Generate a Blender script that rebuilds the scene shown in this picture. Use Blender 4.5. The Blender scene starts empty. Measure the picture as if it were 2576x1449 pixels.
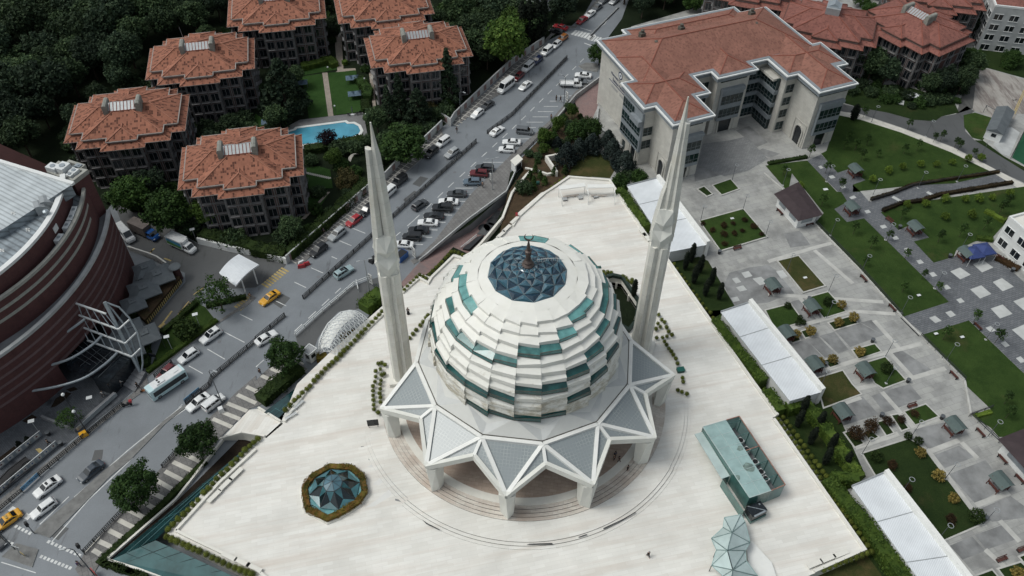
import bpy,bmesh,math,random
from mathutils import Vector,Matrix
from mathutils.geometry import tessellate_polygon
random.seed(7)
R=math.radians
sc=bpy.context.scene
COL=sc.collection

# ---------------------------------------------------------------- camera
CAM_H=122.0
FPX,PITCH,ROLL=2067.6,0.8116,0.01373          # focal length for a 2576 px wide frame
_cp,_sp,_cr,_sr=math.cos(PITCH),math.sin(PITCH),math.cos(ROLL),math.sin(ROLL)
_fw=Vector((0,_cp,-_sp));_rt0=Vector((1,0,0));_up0=Vector((0,_sp,_cp))
_rt=_rt0*_cr+_up0*_sr;_up=_up0*_cr-_rt0*_sr
cd=bpy.data.cameras.new('camera');cam=bpy.data.objects.new('camera',cd);COL.objects.link(cam)
cd.sensor_width=36;cd.sensor_fit='HORIZONTAL';cd.lens=FPX/2576*36
cd.clip_start=1;cd.clip_end=3000
_m=Matrix.Identity(4)
for i in range(3):
    _m[i][0]=_rt[i];_m[i][1]=_up[i];_m[i][2]=-_fw[i]
_m.translation=Vector((0,0,CAM_H));cam.matrix_world=_m
sc.camera=cam

# ---------------------------------------------------------------- sky, sun, exposure
SUN_DIR=Vector((-0.62,-0.05,1.0)).normalized()  # towards the sun (thin cloud: big soft sun)
w=bpy.data.worlds.new('World');sc.world=w;w.use_nodes=True
nt=w.node_tree;bg=nt.nodes['Background']
sky=nt.nodes.new('ShaderNodeTexSky');sky.sky_type='NISHITA';sky.sun_disc=False
sky.sun_elevation=math.asin(SUN_DIR.z);sky.sun_rotation=math.atan2(SUN_DIR.x,SUN_DIR.y)%(2*math.pi)
sky.dust_density=4.0;sky.air_density=1.0
hs=nt.nodes.new('ShaderNodeHueSaturation');hs.inputs['Saturation'].default_value=0.38
nt.links.new(sky.outputs[0],hs.inputs['Color']);tint=nt.nodes.new('ShaderNodeMix');tint.data_type='RGBA';tint.blend_type='MULTIPLY';tint.inputs[0].default_value=1;tint.inputs[7].default_value=(.955,1,.985,1)
nt.links.new(hs.outputs[0],tint.inputs[6]);nt.links.new(tint.outputs[2],bg.inputs['Color'])
bg.inputs['Strength'].default_value=0.108
sl=bpy.data.lights.new('sun','SUN');sl.energy=1.1;sl.angle=R(22);sl.color=(1,.99,.95)
so=bpy.data.objects.new('sun',sl);COL.objects.link(so)
so.rotation_euler=SUN_DIR.to_track_quat('Z','Y').to_euler();so.location=(0,0,200)
sc.view_settings.view_transform='Standard';sc.view_settings.look='None'
sc.view_settings.gamma=1;sc.view_settings.exposure=0.12;sc.view_settings.use_curve_mapping=False
try:
    sc.cycles.max_bounces=5;sc.cycles.diffuse_bounces=2;sc.cycles.glossy_bounces=2
    sc.cycles.transmission_bounces=4;sc.cycles.transparent_max_bounces=6;sc.cycles.use_denoising=True
except Exception:pass

# ---------------------------------------------------------------- measuring: sight line -> point on the plane of height z
def PX(px,py,z=0.0):
    d=_rt*((px-1288)/FPX)+_up*(-(py-724.5)/FPX)+_fw
    t=(z-CAM_H)/d.z
    return Vector((d.x*t,d.y*t,z))
_T='ABCDEFGHIJKL'
def Q(t,x,y,z=0.0):  # survey sheet letter, position on that sheet
    i=_T.index(t)
    return PX((i%4*960+x/2.0125)/1.4907,(i//4*720+y/2.0125)/1.4907,z)
def QL(t,pts,z=0.0):
    return[Q(t,x,y,z)for x,y in pts]
def QM(s,z=0.0):  # 'A 1,2 3,4 B 5,6' -> points
    o=[];t='A'
    for tok in s.split():
        if ',' in tok:
            a,b=tok.split(',');o.append(Q(t,float(a),float(b),z))
        else:t=tok
    return o
def pol(c,r,deg,z):return Vector((c[0]+r*math.cos(R(deg)),c[1]+r*math.sin(R(deg)),z))
def ang(a,b):return math.atan2(b[1]-a[1],b[0]-a[0])
def lerp(a,b,t):return a+(b-a)*t

# ---------------------------------------------------------------- mesh collecting
class MB:
    def __init__(s):s.v=[];s.f=[];s.m=[]
    def poly(s,pts,m=0):
        n=len(s.v);s.v+=[Vector(p)for p in pts];s.f.append(list(range(n,n+len(pts))));s.m.append(m)
    def prism(s,pts,z0,z1,m=0,mt=None,bottom=False):
        p=[Vector((q[0],q[1],0))for q in pts]
        a=sum(p[i].x*p[(i+1)%len(p)].y-p[(i+1)%len(p)].x*p[i].y for i in range(len(p)))
        if a<0:p.reverse()
        n=len(s.v);k=len(p);mt=m if mt is None else mt
        s.v+=[Vector((q.x,q.y,z0))for q in p]+[Vector((q.x,q.y,z1))for q in p]
        for i in range(k):
            j=(i+1)%k;s.f.append([n+i,n+j,n+k+j,n+k+i]);s.m.append(m)
        s.f.append([n+k+i for i in range(k)]);s.m.append(mt)
        if bottom:s.f.append([n+i for i in reversed(range(k))]);s.m.append(m)
    def box(s,c,d,rz=0,m=0,mt=None):  # c = centre of the base
        hx,hy=d[0]/2,d[1]/2;ca,sa=math.cos(rz),math.sin(rz)
        s.prism([(c[0]+x*ca-y*sa,c[1]+x*sa+y*ca)for x,y in((-hx,-hy),(hx,-hy),(hx,hy),(-hx,hy))],c[2],c[2]+d[2],m,mt,True)
    def bar(s,a,b,w=.1,h=.1,m=0,up=None):
        a=Vector(a);b=Vector(b);d=(b-a)
        if d.length<1e-6:return
        d.normalize();u=Vector(up)if up else Vector((0,0,1))
        if abs(d.dot(u))>.98:u=Vector((1,0,0))
        r=d.cross(u).normalized()*w/2;t=r.cross(d).normalized()*h/2
        n=len(s.v)
        for e in(a,b):s.v+=[e-r-t,e+r-t,e+r+t,e-r+t]
        for q in((0,1,5,4),(1,2,6,5),(2,3,7,6),(3,0,4,7),(3,2,1,0),(4,5,6,7)):
            s.f.append([n+i for i in q]);s.m.append(m)
    def tube(s,a,b,r0,r1=None,n=8,m=0,caps=True):
        s.path([a,b],[r0,r0 if r1 is None else r1],n,m,caps)
    def path(s,pts,r,n=8,m=0,caps=True,closed=False):
        pts=[Vector(p)for p in pts];k=len(pts)
        if not isinstance(r,(list,tuple)):r=[r]*k
        base=len(s.v);ref=None
        for i,p in enumerate(pts):
            d=(pts[(i+1)%k]-pts[i-1])if closed else(pts[min(i+1,k-1)]-pts[max(i-1,0)])
            d.normalize()
            if ref is None:ref=Vector((0,0,1))if abs(d.z)<.9 else Vector((1,0,0))
            x=d.cross(ref).normalized();y=x.cross(d)
            ref=y if abs(y.dot(d))<.9 else ref
            s.v+=[p+(x*math.cos(2*math.pi*j/n)+y*math.sin(2*math.pi*j/n))*r[i]for j in range(n)]
        for i in range(k if closed else k-1):
            i2=(i+1)%k
            for j in range(n):
                s.f.append([base+i*n+j,base+i*n+(j+1)%n,base+i2*n+(j+1)%n,base+i2*n+j]);s.m.append(m)
        if caps and not closed:
            s.f.append([base+j for j in reversed(range(n))]);s.m.append(m)
            s.f.append([base+(k-1)*n+j for j in range(n)]);s.m.append(m)
    def lathe(s,c,prof,n=16,m=0):
        c=Vector(c);base=len(s.v)
        for r,z in prof:s.v+=[c+Vector((r*math.cos(2*math.pi*j/n),r*math.sin(2*math.pi*j/n),z))for j in range(n)]
        for i in range(len(prof)-1):
            for j in range(n):
                s.f.append([base+i*n+j,base+i*n+(j+1)%n,base+(i+1)*n+(j+1)%n,base+(i+1)*n+j]);s.m.append(m)
        s.f.append([base+(len(prof)-1)*n+j for j in range(n)]);s.m.append(m)
        s.f.append([base+j for j in reversed(range(n))]);s.m.append(m)
    def loft(s,rings,m=0,caps=True,closed=True):
        base=len(s.v);n=len(rings[0])
        for r in rings:s.v+=[Vector(p)for p in r]
        for i in range(len(rings)-1):
            for j in range(n if closed else n-1):
                s.f.append([base+i*n+j,base+i*n+(j+1)%n,base+(i+1)*n+(j+1)%n,base+(i+1)*n+j]);s.m.append(m)
        if caps and closed:
            s.f.append([base+j for j in reversed(range(n))]);s.m.append(m)
            s.f.append([base+(len(rings)-1)*n+j for j in range(n)]);s.m.append(m)
    def strip(s,pts,w,z0,z1,m=0,mt=None):  # wall-like ribbon following a polyline
        l,r=offset_line(pts,w/2)
        for i in range(len(pts)-1):
            s.prism([l[i],l[i+1],r[i+1],r[i]],z0,z1,m,mt,True)
    def mesh(s,name,mats,smooth=False,off=None):
        me=bpy.data.meshes.new(name)
        vs=s.v if off is None else[v-off for v in s.v]
        me.from_pydata([tuple(v)for v in vs],[],s.f)
        for m in mats:me.materials.append(m)
        me.polygons.foreach_set('material_index',s.m)
        if smooth:me.polygons.foreach_set('use_smooth',[True]*len(s.f))
        me.update()
        uvl=me.uv_layers.new(name='uv');ud=[]
        for p in me.polygons:
            n=p.normal
            if abs(n.z)>.995:u=Vector((1,0,0));v=Vector((0,1,0))
            else:
                u=Vector((-n.y,n.x,0)).normalized();v=n.cross(u)
            for vi in p.vertices:
                q=s.v[vi];ud+=[q.dot(u),q.dot(v)]
        uvl.data.foreach_set('uv',ud)
        return me
def offset_line(pts,d):
    pts=[Vector((p[0],p[1]))for p in pts];L=[];Rr=[]
    for i,p in enumerate(pts):
        a=pts[max(i-1,0)];b=pts[min(i+1,len(pts)-1)]
        d1=(p-a).normalized()if i>0 else(b-p).normalized();d2=(b-p).normalized()if i<len(pts)-1 else d1
        n1=Vector((-d1.y,d1.x));n2=Vector((-d2.y,d2.x));n=(n1+n2)
        n=n.normalized()if n.length>1e-4 else n1
        k=d/max(.35,n.dot(n1));L.append(p+n*k);Rr.append(p-n*k)
    return L,Rr
def inset(pts,d):  # polygon inset (positive = inward)
    p=[Vector((q[0],q[1]))for q in pts]
    if sum(p[i].x*p[(i+1)%len(p)].y-p[(i+1)%len(p)].x*p[i].y for i in range(len(p)))<0:p.reverse()
    o=[]
    for i in range(len(p)):
        a,b,c=p[i-1],p[i],p[(i+1)%len(p)]
        d1=(b-a).normalized();d2=(c-b).normalized();n1=Vector((-d1.y,d1.x));n2=Vector((-d2.y,d2.x))
        n=(n1+n2).normalized();o.append(b+n*(d/max(.3,n.dot(n1))))
    return o

# ---------------------------------------------------------------- scene objects
def props(o,label=None,cat=None,group=None,kind=None):
    if label:o['label']=label
    if cat:o['category']=cat
    if group:o['group']=group
    if kind:o['kind']=kind
    return o
def thing(name,label,cat,loc=(0,0,0),rz=0,group=None):
    o=bpy.data.objects.new(name,None);COL.objects.link(o);o.empty_display_size=.3
    o.location=loc;o.rotation_euler=(0,0,rz)
    return props(o,label,cat,group)
def part(mb,name,mats,parent,world=False,smooth=False,label=None):
    if not isinstance(mats,(list,tuple)):mats=[mats]
    off=None
    if world:
        off=Vector(parent.location);q=parent.parent
        while q:off+=Vector(q.location);q=q.parent
    me=mb.mesh(name,mats,smooth,off)if isinstance(mb,MB)else mb
    o=bpy.data.objects.new(name,me);COL.objects.link(o);o.parent=parent
    if label:o['label']=label
    return o
def single(mb,name,mats,label,cat,loc=None,rz=0,group=None,world=True,smooth=False):
    if not isinstance(mats,(list,tuple)):mats=[mats]
    loc=Vector(loc)if loc is not None else Vector((0,0,0))
    me=mb.mesh(name,mats,smooth,loc if world else None)if isinstance(mb,MB)else mb
    o=bpy.data.objects.new(name,me);COL.objects.link(o);o.location=loc;o.rotation_euler=(0,0,rz)
    return props(o,label,cat,group)
def struct(mb,name,mats,kind='structure',label=None,cat=None,smooth=False):
    if not isinstance(mats,(list,tuple)):mats=[mats]
    o=bpy.data.objects.new(name,mb.mesh(name,mats,smooth));COL.objects.link(o)
    return props(o,label,cat,None,kind)
def dup(root,loc,rz=None,scale=None,label=None,group=None):
    r=root.copy();COL.objects.link(r);r.location=loc
    if rz is not None:r.rotation_euler=(0,0,rz)
    if scale is not None:r.scale=scale if isinstance(scale,(tuple,list))else(scale,)*3
    if label:r['label']=label
    if group:r['group']=group
    for ch in list(root.children):
        c=ch.copy();COL.objects.link(c);c.parent=r
        for g in list(ch.children):
            d=g.copy();COL.objects.link(d);d.parent=c
    return r
def setmat(o,i,m):
    sl=o.material_slots[i];sl.link='OBJECT';sl.material=m

# ---------------------------------------------------------------- materials
def _new(name):
    m=bpy.data.materials.new(name);m.use_nodes=True
    t=m.node_tree;b=t.nodes['Principled BSDF'];return m,t,b
def _n(t,k,**kw):
    n=t.nodes.new(k)
    for a,v in kw.items():
        if a.startswith('i_'):n.inputs[a[2:].replace('_',' ')].default_value=v
        else:setattr(n,a,v)
    return n
def _coord(t,kind='obj',scale=(1,1,1),rot=0):
    if kind=='uv':c=_n(t,'ShaderNodeUVMap').outputs[0]
    elif kind=='world':c=_n(t,'ShaderNodeNewGeometry').outputs['Position']
    else:c=_n(t,'ShaderNodeTexCoord').outputs['Object']
    mp=_n(t,'ShaderNodeMapping');mp.inputs['Scale'].default_value=scale;mp.inputs['Rotation'].default_value=(0,0,rot)
    t.links.new(c,mp.inputs[0]);return mp.outputs[0]
def _noise(t,co,scale,detail=4,rough=.6):
    n=_n(t,'ShaderNodeTexNoise',i_Scale=scale,i_Detail=detail,i_Roughness=rough);t.links.new(co,n.inputs['Vector']);return n.outputs['Fac']
def _ramp(t,fac,stops):
    r=_n(t,'ShaderNodeValToRGB');e=r.color_ramp.elements
    while len(e)<len(stops):e.new(.5)
    for k,(p,c)in enumerate(stops):
        e[k].position=p;e[k].color=(*c,1)if len(c)==3 else c
    t.links.new(fac,r.inputs[0]);return r.outputs[0]
def _mix(t,fac,a,b,mode='MIX'):
    m=_n(t,'ShaderNodeMix',data_type='RGBA',blend_type=mode)
    for s,v in((m.inputs[0],fac),(m.inputs[6],a),(m.inputs[7],b)):
        if hasattr(v,'is_output'):t.links.new(v,s)
        elif isinstance(v,(int,float)):s.default_value=v
        else:s.default_value=(*v,1)
    return m.outputs[2]
def _bump(t,b,h,strength=.3,dist=.05):
    n=_n(t,'ShaderNodeBump',i_Strength=strength,i_Distance=dist);t.links.new(h,n.inputs['Height']);t.links.new(n.outputs[0],b.inputs['Normal'])
def _spec(b,v):
    k='Specular IOR Level' if 'Specular IOR Level' in b.inputs else 'Specular'
    b.inputs[k].default_value=v
def g3(c,k):return tuple(min(1,x*k)for x in c)
def plain(name,c,rough=.7,var=.12,scale=1.5,spec=.35,metal=0,bump=0,coord='obj',s3=(1,1,1)):
    m,t,b=_new(name);co=_coord(t,coord,s3);f=_noise(t,co,scale)
    t.links.new(_ramp(t,f,[(.3,g3(c,1-var)),(.7,g3(c,1+var))]),b.inputs['Base Color'])
    b.inputs['Roughness'].default_value=rough;b.inputs['Metallic'].default_value=metal;_spec(b,spec)
    if bump:_bump(t,b,_noise(t,co,scale*6),bump)
    return m
def paint(name,c,rough=.3,coat=.5,metal=0.0):
    m,t,b=_new(name);b.inputs['Roughness'].default_value=rough;b.inputs['Metallic'].default_value=metal
    co=_coord(t);f=_noise(t,co,2.2)
    t.links.new(_ramp(t,f,[(.3,g3(c,.93)),(.7,g3(c,1.05))]),b.inputs['Base Color'])
    b.inputs['Coat Weight'].default_value=coat;b.inputs['Coat Roughness'].default_value=.12
    return m
def bricky(name,c1,c2,mortar,bw,bh,rot=0,coord='uv',ms=.01,stain=None,stain_scale=.15,stain_lo=.45,stain_hi=.7,s_stretch=(1,1,1),rough=.75,spec=.3,off=.5,sq=1,var_scale=.4):
    m,t,b=_new(name);co=_coord(t,coord,(1,1,1),rot)
    br=_n(t,'ShaderNodeTexBrick',i_Scale=1.0);br.offset=off;br.squash=sq
    br.inputs['Brick Width'].default_value=bw;br.inputs['Row Height'].default_value=bh
    br.inputs['Mortar Size'].default_value=ms;br.inputs['Mortar Smooth'].default_value=.2;br.inputs['Bias'].default_value=0
    br.inputs['Color1'].default_value=(*c1,1);br.inputs['Color2'].default_value=(*c2,1);br.inputs['Mortar'].default_value=(*mortar,1)
    t.links.new(co,br.inputs['Vector']);col=br.outputs['Color']
    f=_noise(t,co,var_scale);col=_mix(t,1.0,col,_ramp(t,f,[(.3,(.88,.88,.88)),(.7,(1.06,1.06,1.06))]),'MULTIPLY')
    if stain:
        mp=_n(t,'ShaderNodeMapping');mp.inputs['Scale'].default_value=s_stretch;t.links.new(co,mp.inputs[0])
        f2=_noise(t,mp.outputs[0],stain_scale,6,.65);mask=_ramp(t,f2,[(stain_lo,(0,0,0)),(stain_hi,(1,1,1))])
        col=_mix(t,mask,col,stain)
    t.links.new(col,b.inputs['Base Color']);b.inputs['Roughness'].default_value=rough;_spec(b,spec)
    return m
def foliage(name,dark,light,rnd=.35,back=.25,tint=None):
    m,t,b=_new(name);geo=_n(t,'ShaderNodeNewGeometry');oi=_n(t,'ShaderNodeObjectInfo')
    c=_ramp(t,geo.outputs['Random Per Island'],[(0,dark),(.6,tuple((a+b_)/2 for a,b_ in zip(dark,light))),(1,light)])
    c=_mix(t,1.0,c,_ramp(t,oi.outputs['Random'],[(0,(1-rnd,1-rnd,1-rnd)),(1,(1+rnd,1+rnd*.9,1+rnd*.6))]),'MULTIPLY')
    cl=_noise(t,_coord(t),.55,2);c=_mix(t,1.0,c,_ramp(t,cl,[(.3,(.7,.75,.75)),(.7,(1.3,1.25,1.1))]),'MULTIPLY')
    if tint:
        f=_noise(t,_coord(t),1.3,3);c=_mix(t,_ramp(t,f,[(.48,(0,0,0)),(.62,(1,1,1))]),c,tint)
    t.links.new(c,b.inputs['Base Color']);b.inputs['Roughness'].default_value=.75;_spec(b,.2)
    tr=_n(t,'ShaderNodeBsdfTranslucent');t.links.new(c,tr.inputs[0]);mx=_n(t,'ShaderNodeMixShader');mx.inputs[0].default_value=back
    t.links.new(b.outputs[0],mx.inputs[1]);t.links.new(tr.outputs[0],mx.inputs[2]);t.links.new(mx.outputs[0],t.nodes['Material Output'].inputs[0])
    return m
def glassy(name,c,rough=.08,spec=.8,var=.2,scale=.6,coat=0):
    m,t,b=_new(name);f=_noise(t,_coord(t,'obj'),scale,3)
    t.links.new(_ramp(t,f,[(.3,g3(c,1-var)),(.7,g3(c,1+var))]),b.inputs['Base Color'])
    b.inputs['Roughness'].default_value=rough;_spec(b,spec);b.inputs['Coat Weight'].default_value=coat
    return m
def roofing(name,c,dark,tw=.34,th=.42,amt=.5,moss=None):
    """ribbed clay tiles: ribs run down the slope, single tiles darkened"""
    m,t,b=_new(name);co=_coord(t,'uv')
    br=_n(t,'ShaderNodeTexBrick',i_Scale=1.0);br.offset=.0
    br.inputs['Brick Width'].default_value=tw;br.inputs['Row Height'].default_value=th;br.inputs['Mortar Size'].default_value=.02
    br.inputs['Color1'].default_value=(0,0,0,1);br.inputs['Color2'].default_value=(1,1,1,1);br.inputs['Mortar'].default_value=(.35,.35,.35,1)
    t.links.new(co,br.inputs['Vector'])
    big=_noise(t,co,.25,4);md=_noise(t,co,1.1,3)
    sm=_n(t,'ShaderNodeMath',operation='MULTIPLY_ADD');t.links.new(md,sm.inputs[0]);sm.inputs[1].default_value=.55;t.links.new(br.outputs['Color'],sm.inputs[2])
    mask=_ramp(t,sm.outputs[0],[(1.06-.0,(0,0,0)),(1.0,(0,0,0))])if False else None
    thr=_n(t,'ShaderNodeMapRange');t.links.new(sm.outputs[0],thr.inputs[0]);thr.inputs[1].default_value=.88;thr.inputs[2].default_value=1.12;thr.inputs[3].default_value=0;thr.inputs[4].default_value=amt
    base=_ramp(t,big,[(.3,g3(c,.82)),(.7,g3(c,1.15))])
    base=_mix(t,1.0,base,_ramp(t,br.outputs['Color'],[(0,(.86,.84,.84)),(1,(1.12,1.1,1.1))]),'MULTIPLY')
    col=_mix(t,thr.outputs[0],base,dark)
    if moss:col=_mix(t,_ramp(t,_noise(t,co,.5,5),[(.55,(0,0,0)),(.75,(.5,.5,.5))]),col,moss)
    wv=_n(t,'ShaderNodeTexWave',i_Scale=1.0/tw/2/math.pi*6.283,bands_direction='X');t.links.new(co,wv.inputs['Vector'])
    col=_mix(t,1.0,col,_ramp(t,wv.outputs['Fac'],[(0,(.74,.72,.72)),(.5,(1,1,1)),(1,(1.1,1.1,1.1))]),'MULTIPLY')
    t.links.new(col,b.inputs['Base Color']);b.inputs['Roughness'].default_value=.8;_spec(b,.25)
    _bump(t,b,wv.outputs['Fac'],.5,.06)
    return m
def ribbed(name,c,pitch=.35,rough=.45,dark=.8,var=.06,rot=0,coord='uv'):
    m,t,b=_new(name);co=_coord(t,coord,(1,1,1),rot)
    wv=_n(t,'ShaderNodeTexWave',i_Scale=1/pitch/2,bands_direction='X');t.links.new(co,wv.inputs['Vector'])
    col=_ramp(t,wv.outputs['Fac'],[(0,g3(c,dark)),(.4,c),(1,g3(c,1.04))])
    col=_mix(t,1.0,col,_ramp(t,_noise(t,co,.3,4),[(.3,(1-var*2,)*3),(.7,(1+var,)*3)]),'MULTIPLY')
    t.links.new(col,b.inputs['Base Color']);b.inputs['Roughness'].default_value=rough;_spec(b,.4);_bump(t,b,wv.outputs['Fac'],.35,.04)
    return m
def road_mat(name,c,patch,spot_lo=.6,scale=.12,rough=.55):
    m,t,b=_new(name);co=_coord(t,'world')
    fine=_noise(t,co,5,3);big=_noise(t,co,scale,5,.65);st=_coord(t,'world',(1,.16,1),-R(58.5)+math.pi/2)
    streak=_noise(t,st,.5,5,.7)
    col=_ramp(t,big,[(.3,g3(c,.86)),(.7,g3(c,1.12))])
    col=_mix(t,_ramp(t,streak,[(spot_lo,(0,0,0)),(spot_lo+.12,(.75,.75,.75))]),col,patch)
    col=_mix(t,1.0,col,_ramp(t,fine,[(.25,(.9,.9,.9)),(.75,(1.08,1.08,1.08))]),'MULTIPLY')
    t.links.new(col,b.inputs['Base Color']);b.inputs['Roughness'].default_value=rough;_spec(b,.4)
    return m
def lawn_mat(name,a,b_,dry=None,scale=.25,dry_lo=.55):
    m,t,b=_new(name);co=_coord(t,'world')
    f=_noise(t,co,scale,6,.7);col=_ramp(t,f,[(.3,a),(.7,b_)])
    if dry:col=_mix(t,_ramp(t,_noise(t,co,scale*.6,5,.7),[(dry_lo,(0,0,0)),(dry_lo+.2,(.8,.8,.8))]),col,dry)
    fine=_noise(t,co,7,3);col=_mix(t,1.0,col,_ramp(t,fine,[(.25,(.7,.72,.7)),(.75,(1.28,1.25,1.2))]),'MULTIPLY')
    t.links.new(col,b.inputs['Base Color']);b.inputs['Roughness'].default_value=.9;_spec(b,.1);_bump(t,b,fine,.8,.1)
    return m

M={}
M['marble_floor']=bricky('marble_floor',(.80,.785,.74),(.735,.715,.665),(.66,.64,.59),2.4,.62,-R(13.5),'uv',.016,(.60,.525,.455),.30,.48,.84,(.10,1.7,1),.5,.3,.37,1,.12)
M['marble_step']=bricky('marble_step',(.70,.655,.59),(.60,.54,.48),(.42,.38,.34),1.4,.5,R(10),'uv',.015,(.43,.34,.28),.3,.42,.75,(.5,1,1),.55,.3)
M['porch_floor']=bricky('porch_floor',(.50,.40,.33),(.42,.33,.27),(.30,.24,.20),1.2,.6,R(8),'uv',.02,(.30,.22,.18),.35,.45,.75,(.4,1,1),.5,.3)
M['white_stone']=plain('white_stone',(.74,.72,.66),.5,.06,.5)
def dome_stone():
    m,t,b=_new('dome_stone');co=_coord(t,'obj')
    f=_noise(t,co,.5,5);col=_ramp(t,f,[(.3,(.76,.75,.69)),(.7,(.83,.82,.77))])
    st=_coord(t,'world',(1,1,2.2));s1=_noise(t,st,.55,7,.7)
    geo=_n(t,'ShaderNodeNewGeometry');sx=_n(t,'ShaderNodeSeparateXYZ');t.links.new(geo.outputs['Position'],sx.inputs[0])
    hgt=_n(t,'ShaderNodeMapRange');t.links.new(sx.outputs['Z'],hgt.inputs[0]);hgt.inputs[1].default_value=18;hgt.inputs[2].default_value=31;hgt.inputs[3].default_value=.17;hgt.inputs[4].default_value=-.2
    ad=_n(t,'ShaderNodeMath',operation='ADD');t.links.new(s1,ad.inputs[0]);t.links.new(hgt.outputs[0],ad.inputs[1])
    col=_mix(t,_ramp(t,ad.outputs[0],[(.56,(0,0,0)),(.74,(.75,.75,.75))]),col,(.36,.31,.21))
    t.links.new(col,b.inputs['Base Color']);b.inputs['Roughness'].default_value=.55;_spec(b,.3);return m
M['dome_stone']=dome_stone()
M['minaret_stone']=bricky('minaret_stone',(.76,.75,.69),(.73,.72,.66),(.58,.57,.52),30,2.3,0,'uv',.03,(.60,.54,.42),.35,.5,.8,(1,.25,1),.55,.3,0)
M['white_paint']=plain('white_paint',(.78,.78,.75),.45,.05,.7)
M['pylon_stone']=plain('pylon_stone',(.70,.70,.65),.5,.05,.5)
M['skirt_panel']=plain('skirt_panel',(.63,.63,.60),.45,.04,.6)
M['skirt_grey']=plain('skirt_grey',(.52,.53,.52),.45,.05,.6)  # grey for the painted shading of the skirt folds, and for the soffit
M['dark_gutter']=plain('dark_gutter',(.10,.095,.08),.7,.35,2)
M['dome_glass']=glassy('dome_glass',(.14,.34,.33),.22,.6,.3,.7)  # glass tints by tier: sky light on the upper panes put into colour
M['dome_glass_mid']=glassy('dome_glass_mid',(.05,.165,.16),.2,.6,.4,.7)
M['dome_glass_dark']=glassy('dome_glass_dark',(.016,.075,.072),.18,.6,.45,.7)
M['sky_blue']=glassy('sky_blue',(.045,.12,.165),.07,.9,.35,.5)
M['sky_blue_shaded']=glassy('sky_blue_shaded',(.012,.035,.06),.07,.8,.35,.5)  # darker copy of the skylight glass: differing reflections put into the colour
M['sky_frame']=plain('sky_frame',(.30,.37,.40),.4,.05,1)
M['bronze']=plain('bronze',(.10,.075,.065),.5,.3,6,.5,.3)
def fret():
    """frosted canopy glass printed with a geometric lattice"""
    m,t,b=_new('canopy_glass');co=_coord(t,'uv')
    v=_n(t,'ShaderNodeTexVoronoi',feature='DISTANCE_TO_EDGE',i_Scale=1.9,i_Randomness=.25);t.links.new(co,v.inputs['Vector'])
    big=_noise(t,co,.45,3)
    pat=_ramp(t,v.outputs['Distance'],[(.05,(.34,.37,.37)),(.12,(.23,.26,.27))])
    col=_mix(t,_ramp(t,big,[(.42,(.1,.1,.1)),(.62,(.9,.9,.9))]),(.25,.28,.29),pat)
    t.links.new(col,b.inputs['Base Color']);b.inputs['Roughness'].default_value=.3;_spec(b,.6);return m
M['canopy_glass']=fret()
M['asphalt']=road_mat('asphalt',(.195,.212,.23),(.075,.078,.082),.60)
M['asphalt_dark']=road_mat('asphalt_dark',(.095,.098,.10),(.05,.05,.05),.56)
M['line_white']=plain('line_white',(.62,.63,.62),.7,.2,1.2)
M['line_yellow']=plain('line_yellow',(.42,.32,.13),.7,.35,1)
M['kerb_dark']=plain('kerb_dark',(.12,.12,.12),.8,.2,.8)
M['gutter_dark']=plain('gutter_dark',(.09,.045,.036),.7,.2,1)
M['kerb']=plain('kerb',(.38,.38,.37),.8,.15,.8)
M['island']=plain('island',(.185,.185,.18),.85,.25,.8,.3,0,0,'world')
M['concrete']=plain('concrete',(.42,.43,.43),.8,.18,.35)
M['concrete_dark']=plain('concrete_dark',(.17,.175,.185),.8,.25,.3)
M['sidewalk']=bricky('sidewalk',(.21,.205,.20),(.17,.165,.16),(.10,.10,.10),.8,.8,R(58.5),'uv',.03,(.10,.10,.10),.3,.55,.8)
M['sidewalk_stone']=plain('sidewalk_stone',(.55,.53,.48),.75,.12,.8)
M['red_paver']=bricky('red_paver',(.30,.20,.185),(.25,.17,.16),(.16,.12,.12),.5,.25,R(58.5),'uv',.02,(.16,.14,.14),.2,.5,.75)
M['forecourt']=bricky('forecourt',(.105,.115,.13),(.08,.088,.10),(.05,.055,.06),.6,.3,R(40),'uv',.02,(.03,.034,.04),.25,.56,.68)
M['park_pave']=bricky('park_pave',(.40,.40,.38),(.345,.345,.335),(.22,.22,.21),2.4,1.2,-R(20.5),'uv',.02,(.215,.215,.21),.16,.47,.68,(1,1,1),.8,.25)
M['park_dark']=plain('park_dark',(.225,.228,.228),.85,.32,.35,.25,0,0,'world')
M['park_band']=plain('park_band',(.47,.465,.44),.8,.15,.5,.25,0,0,'world')
M['grey_paver']=bricky('grey_paver',(.17,.178,.19),(.13,.137,.15),(.07,.075,.08),.9,.45,-R(20.5),'uv',.035,(.075,.08,.09),.12,.52,.72)
M['court_paver']=bricky('court_paver',(.27,.275,.275),(.22,.225,.23),(.13,.135,.14),.8,.4,-R(22),'uv',.03,(.16,.165,.17),.15,.5,.75)
M['pale_slab']=plain('pale_slab',(.47,.48,.47),.8,.12,.6)
M['lawn']=lawn_mat('lawn',(.020,.042,.010),(.043,.075,.019),(.068,.066,.026),.22,.56)
M['lawn_dark']=lawn_mat('lawn_dark',(.013,.026,.008),(.027,.045,.0135),(.05,.048,.02),.2,.57)
M['lawn_dry']=lawn_mat('lawn_dry',(.032,.044,.014),(.058,.06,.022),(.11,.08,.04),.3,.5)
M['lawn_lush']=lawn_mat('lawn_lush',(.022,.056,.014),(.038,.082,.022),None,.3)
M['soil']=lawn_mat('soil',(.05,.036,.024),(.09,.062,.04),(.04,.05,.02),.6,.5)
M['dark_soil']=lawn_mat('dark_soil',(.018,.014,.011),(.034,.025,.019),None,.8)
M['forest_floor']=lawn_mat('forest_floor',(.008,.014,.007),(.016,.024,.012),None,.15)
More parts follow.
